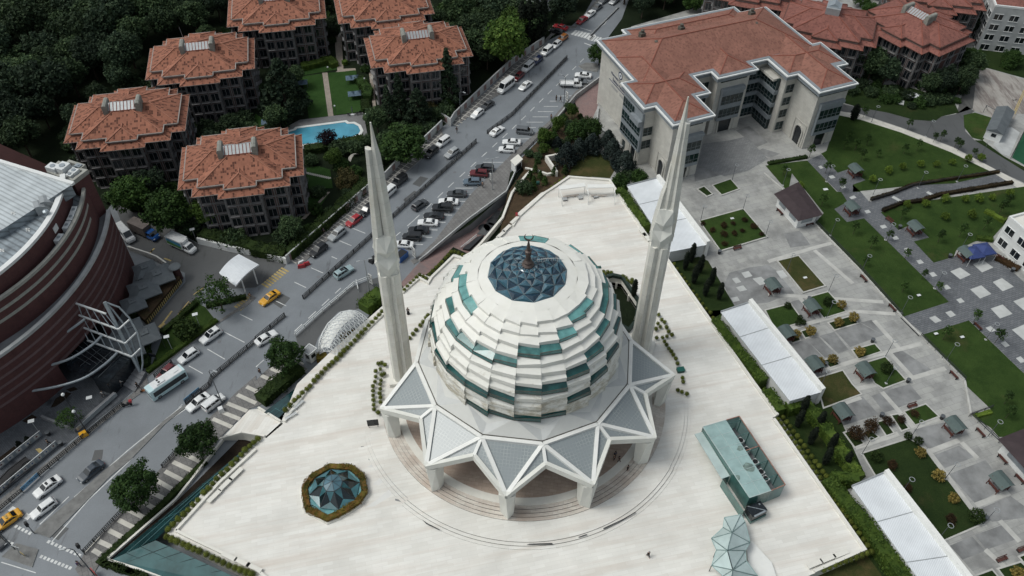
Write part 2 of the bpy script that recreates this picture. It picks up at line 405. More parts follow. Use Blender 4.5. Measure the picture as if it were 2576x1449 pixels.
M['clay_roof']=roofing('clay_roof',(.35,.152,.098),(.07,.026,.018),.42,.62,.9,None)
M['clay_roof_even']=roofing('clay_roof_even',(.30,.146,.110),(.165,.075,.056),.42,.55,.7)
M['clay_roof_old']=roofing('clay_roof_old',(.275,.118,.095),(.13,.053,.042),.42,.55,.7)
M['ridge_tile']=plain('ridge_tile',(.33,.15,.10),.8,.15,2)
M['ridge_dark']=plain('ridge_dark',(.25,.085,.06),.8,.15,2)
M['chimney']=plain('chimney',(.235,.235,.21),.8,.25,1)
M['roof_gutter']=plain('roof_gutter',(.30,.275,.255),.6,.15,1)
M['fascia']=plain('fascia',(.30,.26,.24),.7,.15,1)
M['brick_wall']=bricky('brick_wall',(.085,.035,.032),(.06,.026,.026),(.05,.035,.035),.6,.2,0,'uv',.02)
M['house_brick']=bricky('house_brick',(.125,.060,.050),(.095,.048,.042),(.09,.06,.055),.5,.18,0,'uv',.02)
M['house_band']=plain('house_band',(.20,.195,.195),.75,.2,1)
M['dark_pane']=glassy('dark_pane',(.012,.016,.02),.1,.6,.5,.5)
M['mall_brick']=bricky('mall_brick',(.125,.048,.045),(.095,.038,.038),(.08,.05,.05),.5,.16,0,'uv',.02,(.05,.022,.024),.3,.55,.8,(1,.3,1))
M['mall_stripe']=bricky('mall_stripe',(.20,.135,.135),(.17,.11,.115),(.09,.06,.06),.5,.16,0,'uv',.02)
M['mall_stone']=plain('mall_stone',(.33,.33,.30),.75,.15,1.2)
M['metal_roof']=ribbed('metal_roof',(.50,.54,.56),1.3,.5,.68,.12,R(-60))
M['metal_roof_dark']=ribbed('metal_roof_dark',(.27,.31,.34),1.6,.5,.6,.3,R(-60))
M['white_corrugated']=ribbed('white_corrugated',(.74,.77,.80),.42,.4,.78,.05)
M['grey_sheet']=ribbed('grey_sheet',(.33,.34,.35),.5,.4,.7,.08)
M['steel']=plain('steel',(.34,.38,.41),.35,.1,1.5,.5,.4)
M['steel_white']=plain('steel_white',(.66,.68,.68),.4,.06,1.5)
M['dark_metal']=plain('dark_metal',(.03,.032,.035),.5,.2,2)
M['lamp_grey']=plain('lamp_grey',(.10,.11,.12),.5,.15,2)
M['galv']=plain('galv',(.36,.38,.39),.45,.12,1.5,.5,.3)
M['uni_stone']=bricky('uni_stone',(.56,.545,.50),(.515,.50,.46),(.41,.40,.365),1.1,.55,0,'uv',.012,(.38,.36,.32),.3,.55,.85,(1,.25,1))
M['uni_grey']=plain('uni_grey',(.22,.245,.265),.6,.12,.8)
M['uni_glass']=glassy('uni_glass',(.012,.026,.028),.08,.45,.5,.4)
M['uni_trim']=plain('uni_trim',(.72,.73,.72),.5,.05,1)
M['mullion']=plain('mullion',(.16,.18,.185),.5,.1,1)
M['green_roof']=plain('green_roof',(.082,.112,.108),.7,.12,.8)
M['dark_red_wood']=plain('dark_red_wood',(.10,.036,.028),.6,.3,3)
M['brown_roof']=plain('brown_roof',(.048,.034,.037),.75,.18,.8)
M['tent_grey']=plain('tent_grey',(.115,.13,.14),.7,.18,.6)
M['tent_blue']=plain('tent_blue',(.035,.055,.17),.7,.2,.8)
M['pavilion_glass']=glassy('pavilion_glass',(.31,.44,.43),.2,.6,.14,.5)
M['pavilion_dark']=glassy('pavilion_dark',(.06,.15,.135),.12,.8,.3,.5)
M['frost_glass']=glassy('frost_glass',(.47,.57,.56),.25,.6,.12,.4)
M['pit_glass']=glassy('pit_glass',(.010,.034,.036),.1,.5,.5,.35)
M['pit_glass_light']=glassy('pit_glass_light',(.038,.105,.11),.12,.5,.35,.3)
M['oct_cyan']=glassy('oct_cyan',(.13,.33,.35),.1,.8,.3,.5)
M['oct_blue']=glassy('oct_blue',(.07,.15,.19),.1,.8,.25,.6)
M['oct_teal']=glassy('oct_teal',(.04,.13,.15),.08,.9,.35,.6)
M['oct_dark']=glassy('oct_dark',(.008,.016,.018),.08,.7,.4,.6)
M['stain']=plain('stain',(.16,.22,.20),.7,.5,1.5)
M['water']=glassy('water',(.075,.29,.40),.12,.5,.25,.18)
M['pool_rim']=plain('pool_rim',(.66,.68,.66),.6,.06,1)
M['deck']=bricky('deck',(.20,.20,.20),(.17,.17,.172),(.12,.12,.12),1,.5,R(12),'uv',.02)
M['path_stone']=bricky('path_stone',(.36,.31,.26),(.30,.26,.22),(.2,.17,.15),.6,.6,R(12),'uv',.02)
M['court']=road_mat('court',(.34,.32,.295),(.15,.12,.11),.47,.2,.8)
M['pitch']=bricky('pitch',(.012,.075,.035),(.02,.10,.048),(.012,.075,.035),40,3,-R(20),'uv',0)
M['trunk']=plain('trunk',(.06,.045,.034),.9,.3,3)
M['rubber']=plain('rubber',(.012,.012,.013),.8,.2,5)
M['rim']=plain('rim',(.32,.33,.34),.35,.1,5,.5,.6)
M['car_glass']=glassy('car_glass',(.010,.013,.016),.05,.8,.3,1)
M['headlight']=plain('headlight',(.62,.64,.64),.2,.05,4)
M['taillight']=plain('taillight',(.30,.012,.012),.25,.1,4)
M['plastic_black']=plain('plastic_black',(.02,.02,.022),.55,.2,4)
for k,c in dict(white=(.74,.75,.75),black=(.012,.013,.015),grey=(.12,.13,.14),silver=(.36,.38,.39),red=(.33,.014,.02),maroon=(.12,.012,.016),navy=(.018,.03,.085),slate=(.035,.048,.066),bluegrey=(.10,.14,.18),paleblue=(.30,.40,.42),taxi=(.66,.33,.012),orange=(.42,.15,.035),blue=(.02,.10,.34),cyan=(.56,.73,.75),darkgrey=(.05,.055,.06)).items():
    M['p_'+k]=paint('paint_'+k,c,.28 if k not in('silver','bluegrey','grey')else .35)
M['skin']=plain('skin',(.42,.26,.19),.6,.05,5)
M['hair']=plain('hair',(.018,.014,.012),.7,.2,8)
for k,c in dict(black=(.012,.012,.014),navy=(.03,.04,.07),white=(.55,.55,.53),purple=(.06,.04,.15),grey=(.12,.12,.12),brown=(.08,.04,.03),red=(.3,.03,.03),blue=(.08,.13,.25),tan=(.3,.22,.15)).items():
    M['c_'+k]=plain('cloth_'+k,c,.85,.15,6)
M['f_forest']=foliage('leaf_forest',(.017,.038,.019),(.072,.112,.058),.45)
M['f_pine']=foliage('leaf_pine',(.013,.030,.019),(.056,.086,.054),.4)
M['f_green']=foliage('leaf_green',(.020,.050,.014),(.066,.125,.034),.3)
M['f_light']=foliage('leaf_light',(.032,.075,.014),(.105,.165,.040),.25)
M['f_street']=foliage('leaf_street',(.012,.034,.010),(.052,.100,.028),.2)
M['f_spruce']=foliage('leaf_spruce',(.016,.026,.026),(.05,.07,.072),.25)
M['f_cypress']=foliage('leaf_cypress',(.006,.011,.008),(.020,.028,.018),.2)
M['f_hedge']=foliage('leaf_hedge',(.032,.070,.012),(.105,.16,.032),.15)
M['f_hedge_dark']=foliage('leaf_hedge_dark',(.013,.030,.008),(.042,.068,.018),.15)
M['f_ball']=foliage('leaf_ball',(.075,.10,.018),(.215,.245,.055),.2)
M['f_yellow']=foliage('leaf_yellow',(.15,.115,.03),(.35,.275,.095),.2,.2)
M['f_flower']=foliage('leaf_flower',(.05,.055,.012),(.22,.17,.035),.2,.2,(.20,.105,.03))
M['f_red']=foliage('leaf_red',(.024,.018,.010),(.085,.048,.026),.3)
M['f_brown']=foliage('leaf_brown',(.016,.013,.008),(.05,.036,.02),.2)
M['f_plum']=foliage('leaf_plum',(.010,.006,.010),(.030,.018,.026),.2)
M['f_sapling']=foliage('leaf_sapling',(.02,.05,.014),(.07,.125,.035),.35)
M['f_lime']=foliage('leaf_lime',(.06,.11,.014),(.17,.24,.045),.25)
# ================================================================ THE SETTING: ground, roads, pavements, plaza
ZP,ZK=3.0,1.0                                      # plaza level, park level
def V3(p,z):return Vector((p[0],p[1],z))
def tess(mb,outer,holes=(),z=None,m=0):
    loops=[[Vector(p)for p in l]for l in(outer,*holes)]
    flat=[p for l in loops for p in l]
    tris=tessellate_polygon([[Vector((p.x,p.y,0))for p in l]for l in loops])
    n=len(mb.v);mb.v+=[V3(p,p.z if z is None else z)for p in flat]
    for t in tris:
        a,b,c=(flat[i]for i in t)
        cr=(b.x-a.x)*(c.y-a.y)-(b.y-a.y)*(c.x-a.x)
        mb.f.append([n+i for i in(t if cr>0 else t[::-1])]);mb.m.append(m)
def sheet(name,pts,z,mat,kind='structure',holes=()):
    mb=MB();tess(mb,pts,holes,z);return struct(mb,name,mat,kind)
def slab(name,pts,z0,z1,mats,kind='structure',label=None,cat=None):
    mb=MB();mb.prism(pts,z0,z1,0,1 if isinstance(mats,(list,tuple))and len(mats)>1 else 0)
    return struct(mb,name,mats,kind,label,cat)

# sunken red lane beside the plaza (needs an opening in the ground)
LANE=[(Q('F',1090,690,0)),Q('F',1235,528,0),Q('F',1350,442,-1.2),Q('F',1620,300,-2.2),Q('F',1932,45,-3),Q('C',90,1290,-3),Q('C',30,1449,-3),
        Q('F',1790,330,-2.4),Q('F',1600,500,-1.4),Q('F',1490,440,-1.0),Q('F',1330,600,-.5),Q('F',1130,740,0)]
mb=MB();tess(mb,LANE)
struct(mb,'lane_pavement',M['red_paver'])
mb=MB()
for i in range(len(LANE)):
    a,b=LANE[i],LANE[(i+1)%len(LANE)]
    if a.z<-.01 or b.z<-.01:mb.poly([a,b,V3(b,0.0),V3(a,0.0)]);
struct(mb,'lane_retaining_wall',M['concrete_dark'])
BIG=900
mb=MB();tess(mb,[Vector((-BIG,-300,0)),Vector((BIG,-300,0)),Vector((BIG,1500,0)),Vector((-BIG,1500,0))],[LANE[::-1]],-.06)
struct(mb,'ground',M['forest_floor'])
# dark asphalt patch and tyre rings in the lane
def lift(pts,dz):return[Vector((p.x,p.y,p.z+dz))for p in pts]
mb=MB();tess(mb,[Q('F',1668,318,-2.1),Q('F',1815,138,-2.66),Q('F',1908,150,-2.8),Q('F',1740,330,-2.25)]);mb2=mb
for v in mb.v:v.z+=.05
struct(mb,'lane_asphalt',M['asphalt_dark'])
mb=MB()
for cx,cy in((1722,272),(1762,262),(1790,222),(1850,185)):
    c=Q('F',cx,cy,-2.25)
    mb.lathe((c.x,c.y,-2.22+(.0)),[(1.0,0),(1.35,0),(1.35,.004),(1.0,.004)],20)
struct(mb,'tyre_mark',M['dark_metal'],'stuff')

# ---- the road sheet
ROAD=QM('C 900,-60 640,-60 545,110 400,240 235,325 0,500 B 1470,915 1400,960 980,1335 F 850,0 235,540 E 1932,470 1500,390 1180,210 850,80 I -300,200 -400,1449 -200,1700 600,1750 J 0,1449 100,600 60,215 F 600,1250 960,800 1090,690 1235,528 1345,440 C 0,1290 290,960 500,745 665,600 720,290 830,140 880,0')
sheet('road',ROAD,0.0,M['asphalt'])
# darker underpass carriageway right of the white railing
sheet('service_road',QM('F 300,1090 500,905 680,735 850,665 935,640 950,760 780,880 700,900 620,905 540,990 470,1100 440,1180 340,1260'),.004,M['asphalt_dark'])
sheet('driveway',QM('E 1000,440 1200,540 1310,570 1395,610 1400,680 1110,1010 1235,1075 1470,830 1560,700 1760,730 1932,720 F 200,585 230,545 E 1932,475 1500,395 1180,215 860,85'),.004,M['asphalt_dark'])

# ---- painted markings
mk=MB();my=MB()
def line(mbx,a,b,w=.14,z=.009):
    a=V3(a,z);b=V3(b,z);d=(b-a).normalized();n=Vector((-d.y,d.x,0))*w/2
    mbx.poly([a-n,b-n,b+n,a+n])
def dashes(mbx,pts,dash,gap,w=.14,z=.009):
    for a,b in zip(pts[:-1],pts[1:]):
        L=(b-a).length;s=0
        while s<L:
            line(mbx,lerp(a,b,s/L),lerp(a,b,min(1,(s+dash)/L)),w,z);s+=dash+gap
dashes(mk,QM('F 290,1052 640,725'),2.2,1.8,.18)
dashes(mk,QM('F 1040,345 1190,215 B 1450,1415 1932,975 C 560,425'),2.2,2.4,.16)
dashes(mk,QM('E 1932,1320 F 200,1140'),2.0,2.2,.15)
dashes(mk,QM('I 700,760 1120,380 E 1560,1440'),.8,2.6,.10)
for s in('F 720,270 825,312','F 630,368 720,405','F 570,487 612,505','F 415,572 507,612','F 290,680 378,722','F 150,822 228,860','E 1690,1055 1845,1135','E 1565,1185 1697,1262','E 1425,1312 1530,1370','E 1810,922 1905,968','B 1715,1225 1870,1225','B 1505,1420 1640,1420','C 110,922 235,922','C 155,882 275,882','C 195,842 312,842','C 240,803 347,803','C 285,763 425,763','C 60,965 180,962','C 0,1048 150,1048','B 1600,1325 1730,1325','B 1810,1135 1932,1135','C 345,725 470,722','F 1560,18 1650,20','F 1500,70 1590,72','F 1450,125 1540,128','F 1395,172 1480,175','F 1340,228 1430,230','F 1290,285 1370,287','F 1220,340 1330,342','F 1160,395 1260,397'):
    a,b=QM(s);line(mk,a,b,.16)
for s in('I 390,1192 672,870','I 672,870 1000,560','I 850,650 1240,300','I 1240,300 1400,190','I 300,1060 520,850','I 560,855 960,505','I 960,505 1370,170'):
    a,b=QM(s);line(mk,a,b,.17)
for s,n in(('I 355,1185 615,1300',9),('I 300,1298 545,1395',9),('I 110,1070 240,1133',5),('I 15,1172 105,1212',3)):
    a,b=QM(s)
    for i in range(n):line(mk,lerp(a,b,(i+.12)/n),lerp(a,b,(i+.75)/n),.5)
for s in('I 78,938 140,975','I 185,990 225,1010'):
    a,b=QM(s);line(mk,a,b,.9)
a,b=QM('I 130,1425 330,1449');line(mk,*QM('I 10,1345 270,1425'),.15)
for i in range(7):
    f=i/6
    line(mk,lerp(*QM('C 452,262 590,300'),f)+(lerp(*QM('C 452,262 590,300'),f)-lerp(*QM('C 485,232 625,268'),f))*0,lerp(*QM('C 488,228 628,262'),f),.75)
for i in range(4):
    f=i/3
    line(mk,lerp(*QM('C 578,302 640,318'),f),lerp(*QM('C 612,268 672,283'),f),.6)
line(mk,*QM('C 545,325 600,345'),.3);line(mk,*QM('C 515,210 600,235'),.25);line(mk,*QM('C 790,60 700,180'),.15);line(mk,*QM('C 700,180 590,265'),.15)
# yellow: two zebras, ramp lines, arrow, loading bay
for i in range(9):
    f=i/8
    line(my,lerp(*QM('F 45,692 190,572'),f),lerp(*QM('F 95,722 245,602'),f),.42)
for i in range(7):
    f=i/6
    line(my,lerp(*QM('E 1772,860 1870,775'),f),lerp(*QM('E 1822,893 1925,806'),f),.42)
for s in('E 1232,1062 1425,825','E 1245,1073 1437,835','E 1120,985 1365,690','E 1460,775 1560,705'):
    a,b=QM(s);line(my,a,b,.22,.012)
a,b=QM('E 1212,1012 1298,898');line(my,a,b,.35,.012);line(my,*QM('E 1200,1022 1240,990'),.7,.013)
for s in('E 1150,440 1125,470','E 1165,425 1135,455','E 1240,500 1290,520'):
    a,b=QM(s);line(my,a,b,.35,.012)
struct(mk,'road_marking',M['line_white']);struct(my,'yellow_marking',M['line_yellow'])
# manhole covers and darker repair patches
mb=MB()
for t,x,y in(('F',1070,118),('I',755,355),('E',1655,1130),('B',1500,1300),('I',900,720),('F',470,640),('C',180,560)):
    c=Q(t,x,y);mb.lathe((c.x,c.y,.005),[(.38,0),(.38,.012)],14)
struct(mb,'manhole_cover',M['concrete_dark'])
mb=MB()
for s in('B 1180,1390 1240,1330 1300,1345 1235,1410','I 690,580 715,500 780,495 770,570','F 1110,60 1195,-10 1215,0 1130,75','I 330,1120 400,1040 520,1090 440,1180','F 130,840 200,770 260,800 190,880'):
    tess(mb,QM(s),(),.005)
struct(mb,'asphalt_patch',M['asphalt_dark'])

# ---- pavements (real kerb steps)
SW=[('sidewalk','C 640,-60 640,0 545,115 470,200 360,190 250,300 0,500 B 1790,650 1470,915 1500,955 1560,915 1800,735 1932,665 C 0,590 70,510 240,350 300,270 400,215 480,215 560,110 670,0 680,-60','sidewalk'),
      ('sidewalk','B 1405,955 1405,1000 1430,1040 1270,1185 970,1440 F 850,120 520,385 330,565 280,520 235,540 850,0 B 980,1335','sidewalk'),
      ('sidewalk','E 1932,800 1870,855 1640,1000 1110,1400 1120,1449 I 1160,0 985,130 700,360 300,690 0,955 -200,1120 -200,1050 0,880 300,640 640,370 960,110 1050,30 1070,-30 E 1100,1400 1640,985 1860,830 1900,780','sidewalk'),
      ('sidewalk','F 1232,522 1345,425 1600,215 1890,0 C 0,1235 290,960 500,735 665,600 640,590 480,690 300,900 0,1165 B 1640,1449 1605,1490 F 1340,380 1225,490 1165,520 1190,548','sidewalk'),
      ('traffic_island','I 255,1122 375,1162 400,1140 610,930 830,700 1000,560 1250,300 1420,165 1400,155 1230,285 1000,495 780,660 560,860 330,1050','island'),
      ('traffic_island','I 15,1305 125,1203 292,1250 245,1385 130,1345','island'),
      ('traffic_island','C 500,500 560,475 640,482 660,520 640,545 540,530','island')]
for nm,s,mt in SW:slab(nm,QM(s),-.05,.14,[M['kerb'],M[mt]])
for s in('F 222,932 0,1112 E 1932,1122 1600,1400 I 1580,5 1400,150 1410,160 1590,15 E 1610,1410 1932,1132 F 0,1122 228,940','F 352,803 B 1235,1449 1660,1068 1668,1078 1245,1456 F 362,812','B 1742,1003 1932,865 C 412,435 420,445 B 1932,877 1750,1012','C 590,265 800,55 808,62 600,275'):
    slab('median_kerb',QM(s),-.05,.16,[M['kerb_dark'],M['asphalt_dark']])
# sidewalk beside the plaza: grey field with pale stone bars
SWP=QM('I 640,1275 1380,455 1500,330 1600,240 1720,130 1790,60 1932,-60 F 0,1425 230,1200 330,1290 390,1340 J 25,165 I 1880,190 1650,420 1550,590 1200,950 760,1345 700,1449 600,1449 570,1400')
slab('sidewalk',SWP,-.05,.13,[M['kerb'],M['sidewalk']])
mb=MB()
for s in('I 700,1252 757,1285','I 745,1185 855,1237','I 820,1103 935,1162','I 893,1025 1010,1085','I 965,947 1085,1008','I 1045,870 1165,940','I 1110,800 1240,865','I 1170,720 1310,800','I 1245,658 1380,728','I 1305,588 1450,655','I 1370,520 1520,590','I 1605,262 1750,325','I 1660,205 1810,265','I 1715,145 1865,205','I 1790,80 1932,145','I 1860,20 1990,80','F 40,1385 160,1440','F 110,1330 240,1390','F 190,1275 310,1330'):
    a,b=QM(s,.13);line(mb,a,b,.75,.136)
for s in('I 640,1272 750,1150','F 230,1210 360,1300'):
    a,b=QM(s,.13);line(mb,a,b,.3,.137)
struct(mb,'stone_band',M['sidewalk_stone'])
# pale joints on the upper pavement (net of dark squares)
mb=MB()
for s,n in(('F 270,520 B 980,1380',30),('B 990,1370 1400,1010',16),('B 1500,940 C 0,545',18),('C 0,545 240,345',9)):
    a,b=QM(s,.14);d=(b-a).normalized();nn=Vector((-d.y,d.x,0));L=(b-a).length
    for i in range(n):
        p=a+d*L*i/n;line(mb,p-nn*1.3,p+nn*1.2,.22,.146)
    line(mb,a,b,.22,.147)
struct(mb,'pavement_joint',M['sidewalk_stone'])
# mall forecourt
slab('forecourt_pavement',QM('I -300,900 -200,1020 0,850 300,610 640,345 950,100 1050,10 E 1110,1400 1080,1330 900,1300 I 880,-100 E 700,1000 300,900 I -300,-300'),-.05,.12,[M['kerb'],M['forecourt']])
mb=MB()
for s in('I 380,180 420,110 500,60 540,70 480,130 420,170','I 165,280 240,230 280,250 220,300','I 500,40 560,20 590,40 530,60'):
    tess(mb,QM(s,.12),(),.126)
struct(mb,'wet_stain',M['dark_soil'])

sheet('lane_pavement',QM('C 470,760 560,690 660,612 672,700 640,820 600,1000 520,880'),.02,M['red_paver'])
mb=MB();mb.strip(QM('C 300,962 480,742 660,610',0),.3,0,1.3);single(mb,'street_parapet',M['concrete'],'grey parapet between parking bays and university corner','parapet',Q('C',480,742,0))
# ---- the marble plaza
PLAZA=QM('I 1262,1128 1640,690 1932,455 J 70,395 75,410 205,300 190,285 F 310,1449 600,1170 965,850 1090,740 1235,615 1320,640 1300,660 1490,465 1590,495 1640,475 1932,255 G 0,240 35,165 220,5 C 275,1435 425,1325 745,1352 805,1449 G 1030,335 1190,520 1835,1440 L 80,230 35,255 735,1262',ZP)
_bl=(QM('I 1262,1128 1932,1465',ZP));_br=(QM('L 735,1262 325,1440',ZP))
PLAZA+=[_br[0]+(_br[1]-_br[0])*3.2,_bl[0]+(_bl[1]-_bl[0])*2.6]
COURT=[pol((2.33,87.17),r,a,ZP)for r,a in((18.9,12),(20.5,10),(23.3,18),(26.6,33),(27.6,47),(25.2,58),(19.5,60))]
COURT=QM('G 880,1050 930,985 950,830 830,655 760,640 690,660 640,700 700,900 800,1000',ZP)
mb=MB();tess(mb,PLAZA,[COURT[::-1]],ZP)
struct(mb,'plaza',M['marble_floor'])
mb=MB()
for i in range(len(PLAZA)):
    a,b=PLAZA[i],PLAZA[(i+1)%len(PLAZA)];mb.poly([V3(a,-.05),V3(b,-.05),b,a])
struct(mb,'plaza_retaining_wall',M['white_stone'])
# ramp of marble joining pavement and plaza
rp=[Q('J',70,400,ZP),Q('J',190,290,ZP),Q('J',22,185,.2),Q('I',1880,195,.2),Q('I',1665,420,.2),Q('I',1830,370,ZP*.8)]
mb=MB();tess(mb,rp)
struct(mb,'marble_ramp',M['marble_floor'])
mb=MB()
for a,b in((rp[0],rp[5]),(rp[5],rp[4]),(rp[1],rp[2])):mb.poly([V3(a,-.05),V3(b,-.05),b,a]);mb.bar(a+Vector((0,0,.2)),b+Vector((0,0,.2)),.35,.5)
struct(mb,'ramp_wall',M['white_stone'])
# parapet kerbs round the plaza
def kerbline(s,z=ZP,w=.45,h=.45,m='white_stone',name='plaza_kerb'):
    mb=MB();mb.strip(QM(s,z),w,z,z+h);return struct(mb,name,M[m])
kerbline('I 1330,1112 1660,750 1932,500');kerbline('I 1330,1112 1932,1400 J 120,1500')
kerbline('J 215,290 F 420,1449 700,1170 965,925');kerbline('F 1105,765 1232,655 1300,692 1325,650 1490,490 1575,512')
kerbline('G 5,262 45,195 250,10 C 290,1435 430,1340 735,1365 790,1449 G 1020,340 1180,525 1820,1440 L 70,240',ZP,.5,.4)
kerbline('L 42,268 725,1250 345,1418',ZP,.5,.4)
# round terrace steps before the mosque
MC=(2.33,87.17)
def ringstep(name,r0,r1,a0,a1,z0,z1,mats,n=60):
    mb=MB()
    for i in range(n):
        A=a0+(a1-a0)*i/n;B=a0+(a1-a0)*(i+1)/n
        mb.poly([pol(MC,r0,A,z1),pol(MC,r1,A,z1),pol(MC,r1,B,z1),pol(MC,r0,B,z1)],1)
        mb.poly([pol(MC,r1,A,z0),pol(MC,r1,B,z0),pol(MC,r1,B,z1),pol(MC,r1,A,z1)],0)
    for A in(a0,a1):mb.poly([pol(MC,r0,A,z0),pol(MC,r1,A,z0),pol(MC,r1,A,z1),pol(MC,r0,A,z1)],0)
    return struct(mb,name,mats)
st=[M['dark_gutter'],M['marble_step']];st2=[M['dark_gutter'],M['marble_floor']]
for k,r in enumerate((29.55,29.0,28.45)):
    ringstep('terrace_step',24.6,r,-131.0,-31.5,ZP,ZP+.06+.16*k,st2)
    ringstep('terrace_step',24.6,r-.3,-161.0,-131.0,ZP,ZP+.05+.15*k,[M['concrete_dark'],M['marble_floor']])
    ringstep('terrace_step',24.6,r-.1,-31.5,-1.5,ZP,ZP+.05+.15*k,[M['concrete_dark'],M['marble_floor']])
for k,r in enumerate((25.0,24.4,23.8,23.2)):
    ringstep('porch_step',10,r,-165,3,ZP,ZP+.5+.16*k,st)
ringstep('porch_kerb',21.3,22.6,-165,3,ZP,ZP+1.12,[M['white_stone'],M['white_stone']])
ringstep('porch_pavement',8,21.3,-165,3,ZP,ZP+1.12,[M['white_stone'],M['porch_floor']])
# puddles and black run-off stains below the steps
mb=MB()
for s in('J 880,760 940,705 965,735 930,765','J 820,935 900,880 1000,800 1035,805 1010,850 900,920','J 1100,930 1165,850 1185,855 1120,925','J 835,625 890,600 880,630'):
    tess(mb,QM(s,ZP),(),ZP+.004)
struct(mb,'puddle',glassy('puddle_water',(.74,.73,.70),.1,.8,.03,1))
mb=MB()
for s in('J 1050,865 1110,880 1095,890 1050,880','J 850,560 905,580 850,575','J 790,470 825,470 795,476'):
    tess(mb,QM(s,ZP),(),ZP+.004)
struct(mb,'run_off_stain',M['park_dark'])
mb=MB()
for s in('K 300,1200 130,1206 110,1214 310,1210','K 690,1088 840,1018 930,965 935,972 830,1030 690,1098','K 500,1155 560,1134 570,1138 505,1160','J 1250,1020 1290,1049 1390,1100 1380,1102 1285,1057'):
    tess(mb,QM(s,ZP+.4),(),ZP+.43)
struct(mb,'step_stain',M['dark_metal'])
# ================================================================ PARK GROUND on the right (level ZK)
def stack(name,s,dz,mat,kind='structure',z=ZK):return sheet(name,QM(s,z),z+dz,mat,kind)
_edge=[PLAZA[i]for i in range(len(PLAZA))]
stack('park_pavement','C 560,1000 640,820 670,700 900,200 D 0,-100 1932,-200 1932,0 L 2300,0 2300,1700 I 1932,1700 K 900,1800 900,1500 G 1200,1440 1000,200 C 800,1449 600,1350',0.0,M['park_pave'])
mb=MB()  # its edge down to the lane
struct_pts=QM('C 560,1000 640,820 670,700 900,200',ZK)
for a,b in zip(struct_pts[:-1],struct_pts[1:]):mb.poly([V3(a,-3),V3(b,-3),b,a])
struct(mb,'park_retaining_wall',M['concrete_dark'])
# planting ground along the plaza's right side and behind it
stack('planting_bed','G 1150,480 1300,440 1480,520 1680,860 1560,930 1500,960 1380,800',.02,M['lawn_dark'])
stack('planting_bed','C 790,1370 880,1400 960,1470 G 1060,220 1040,320 790,-20',.02,M['lawn_dark'])
stack('planting_bed','G 1440,900 1590,890 L 160,130 480,120 740,700 600,800 1130,1449 1130,1700 K 1700,1700 L 340,1440 760,1260 40,180 G 1760,1449',.02,M['lawn_dark'])
stack('planting_bed','L 480,1380 745,1290 860,1449 300,1500',.03,M['lawn_dry'])
# garden on the slope between lane, university and plaza
sheet('garden_bed',QM('C 50,1215 300,960 450,800 545,890 640,1080 800,1220 900,1330 860,1400 745,1352 425,1325 275,1435 -100,1800 -30,1449 90,1285',0.6),.62,M['soil'])
sheet('garden_bed',QM('C 470,1240 620,1130 800,1240 740,1345 430,1320',ZK),ZK+.02,M['lawn_dry'])
# dark paving fields
dk=MB()
for s in('G 1600,700 1640,610 1790,570 1932,550 H 60,590 200,765 60,810 0,835 G 1665,860','H 120,315 240,290 320,400 170,420','H 180,1150 290,1115 420,1250 280,1290','H 290,1115 380,1090 520,1230 430,1250','H 390,1085 500,1055 610,1190 530,1220',
          'H 510,1050 700,990 870,1080 620,1170','H 700,985 780,965 890,1070 870,1080','H 930,1220 1010,1195 1230,1340 1090,1400','H 270,800 400,930 390,1000 290,1000 170,830','L 420,200 715,95 835,230 640,290 520,330','L 780,90 870,60 970,190 880,215','L 880,55 1070,0 1160,110 980,180',
          'L 1100,345 1330,290 1440,420 1220,510','L 1250,540 1440,465 1560,550 1335,635','L 1365,680 1640,575 1800,770 1570,910','L 1590,945 1830,845 1932,920 1932,1010 1690,1040','L 1350,1230 1540,1150 1640,1260 1430,1340','L 1560,1140 1780,1060 1880,1170 1650,1250','C 1370,1255 1480,1210 1580,1320 1380,1370','C 1690,985 1790,950 1932,1075 1850,1110','D 20,1190 -95,1150 -40,1120 90,1160'):
    dz_=.003+.0003*len(dk.v)/4;tess(dk,QM(s,ZK),(),ZK+min(.011,dz_))
struct(dk,'dark_paving',M['park_dark'])
bd=MB()
for s in('H 0,525 330,425','H 330,425 480,385','H 0,770 270,790','H 270,790 870,830','H 130,1040 640,900','H 640,900 960,920','H 380,1360 700,1260','H 700,1260 1160,1145','H 1050,1415 1340,1330','L 520,70 840,0','L 420,195 700,100','L 655,480 985,375','L 1110,325 1290,260','L 1220,510 1440,425','L 1570,915 1820,820','H 350,440 640,690','H 240,800 400,980','H 800,970 1000,1190','H 920,1215 1100,1410','L 1200,490 1640,1080','L 860,60 1100,330','L 1330,1200 1550,1449','L 1640,1250 1840,1430','L 1750,1030 1900,1190','L 1460,440 1580,560'):
    a,b=QM(s,ZK);line(bd,a,b,.9,ZK+.0125+.00035*len(bd.v)/4)
struct(bd,'pale_band',M['park_band'])
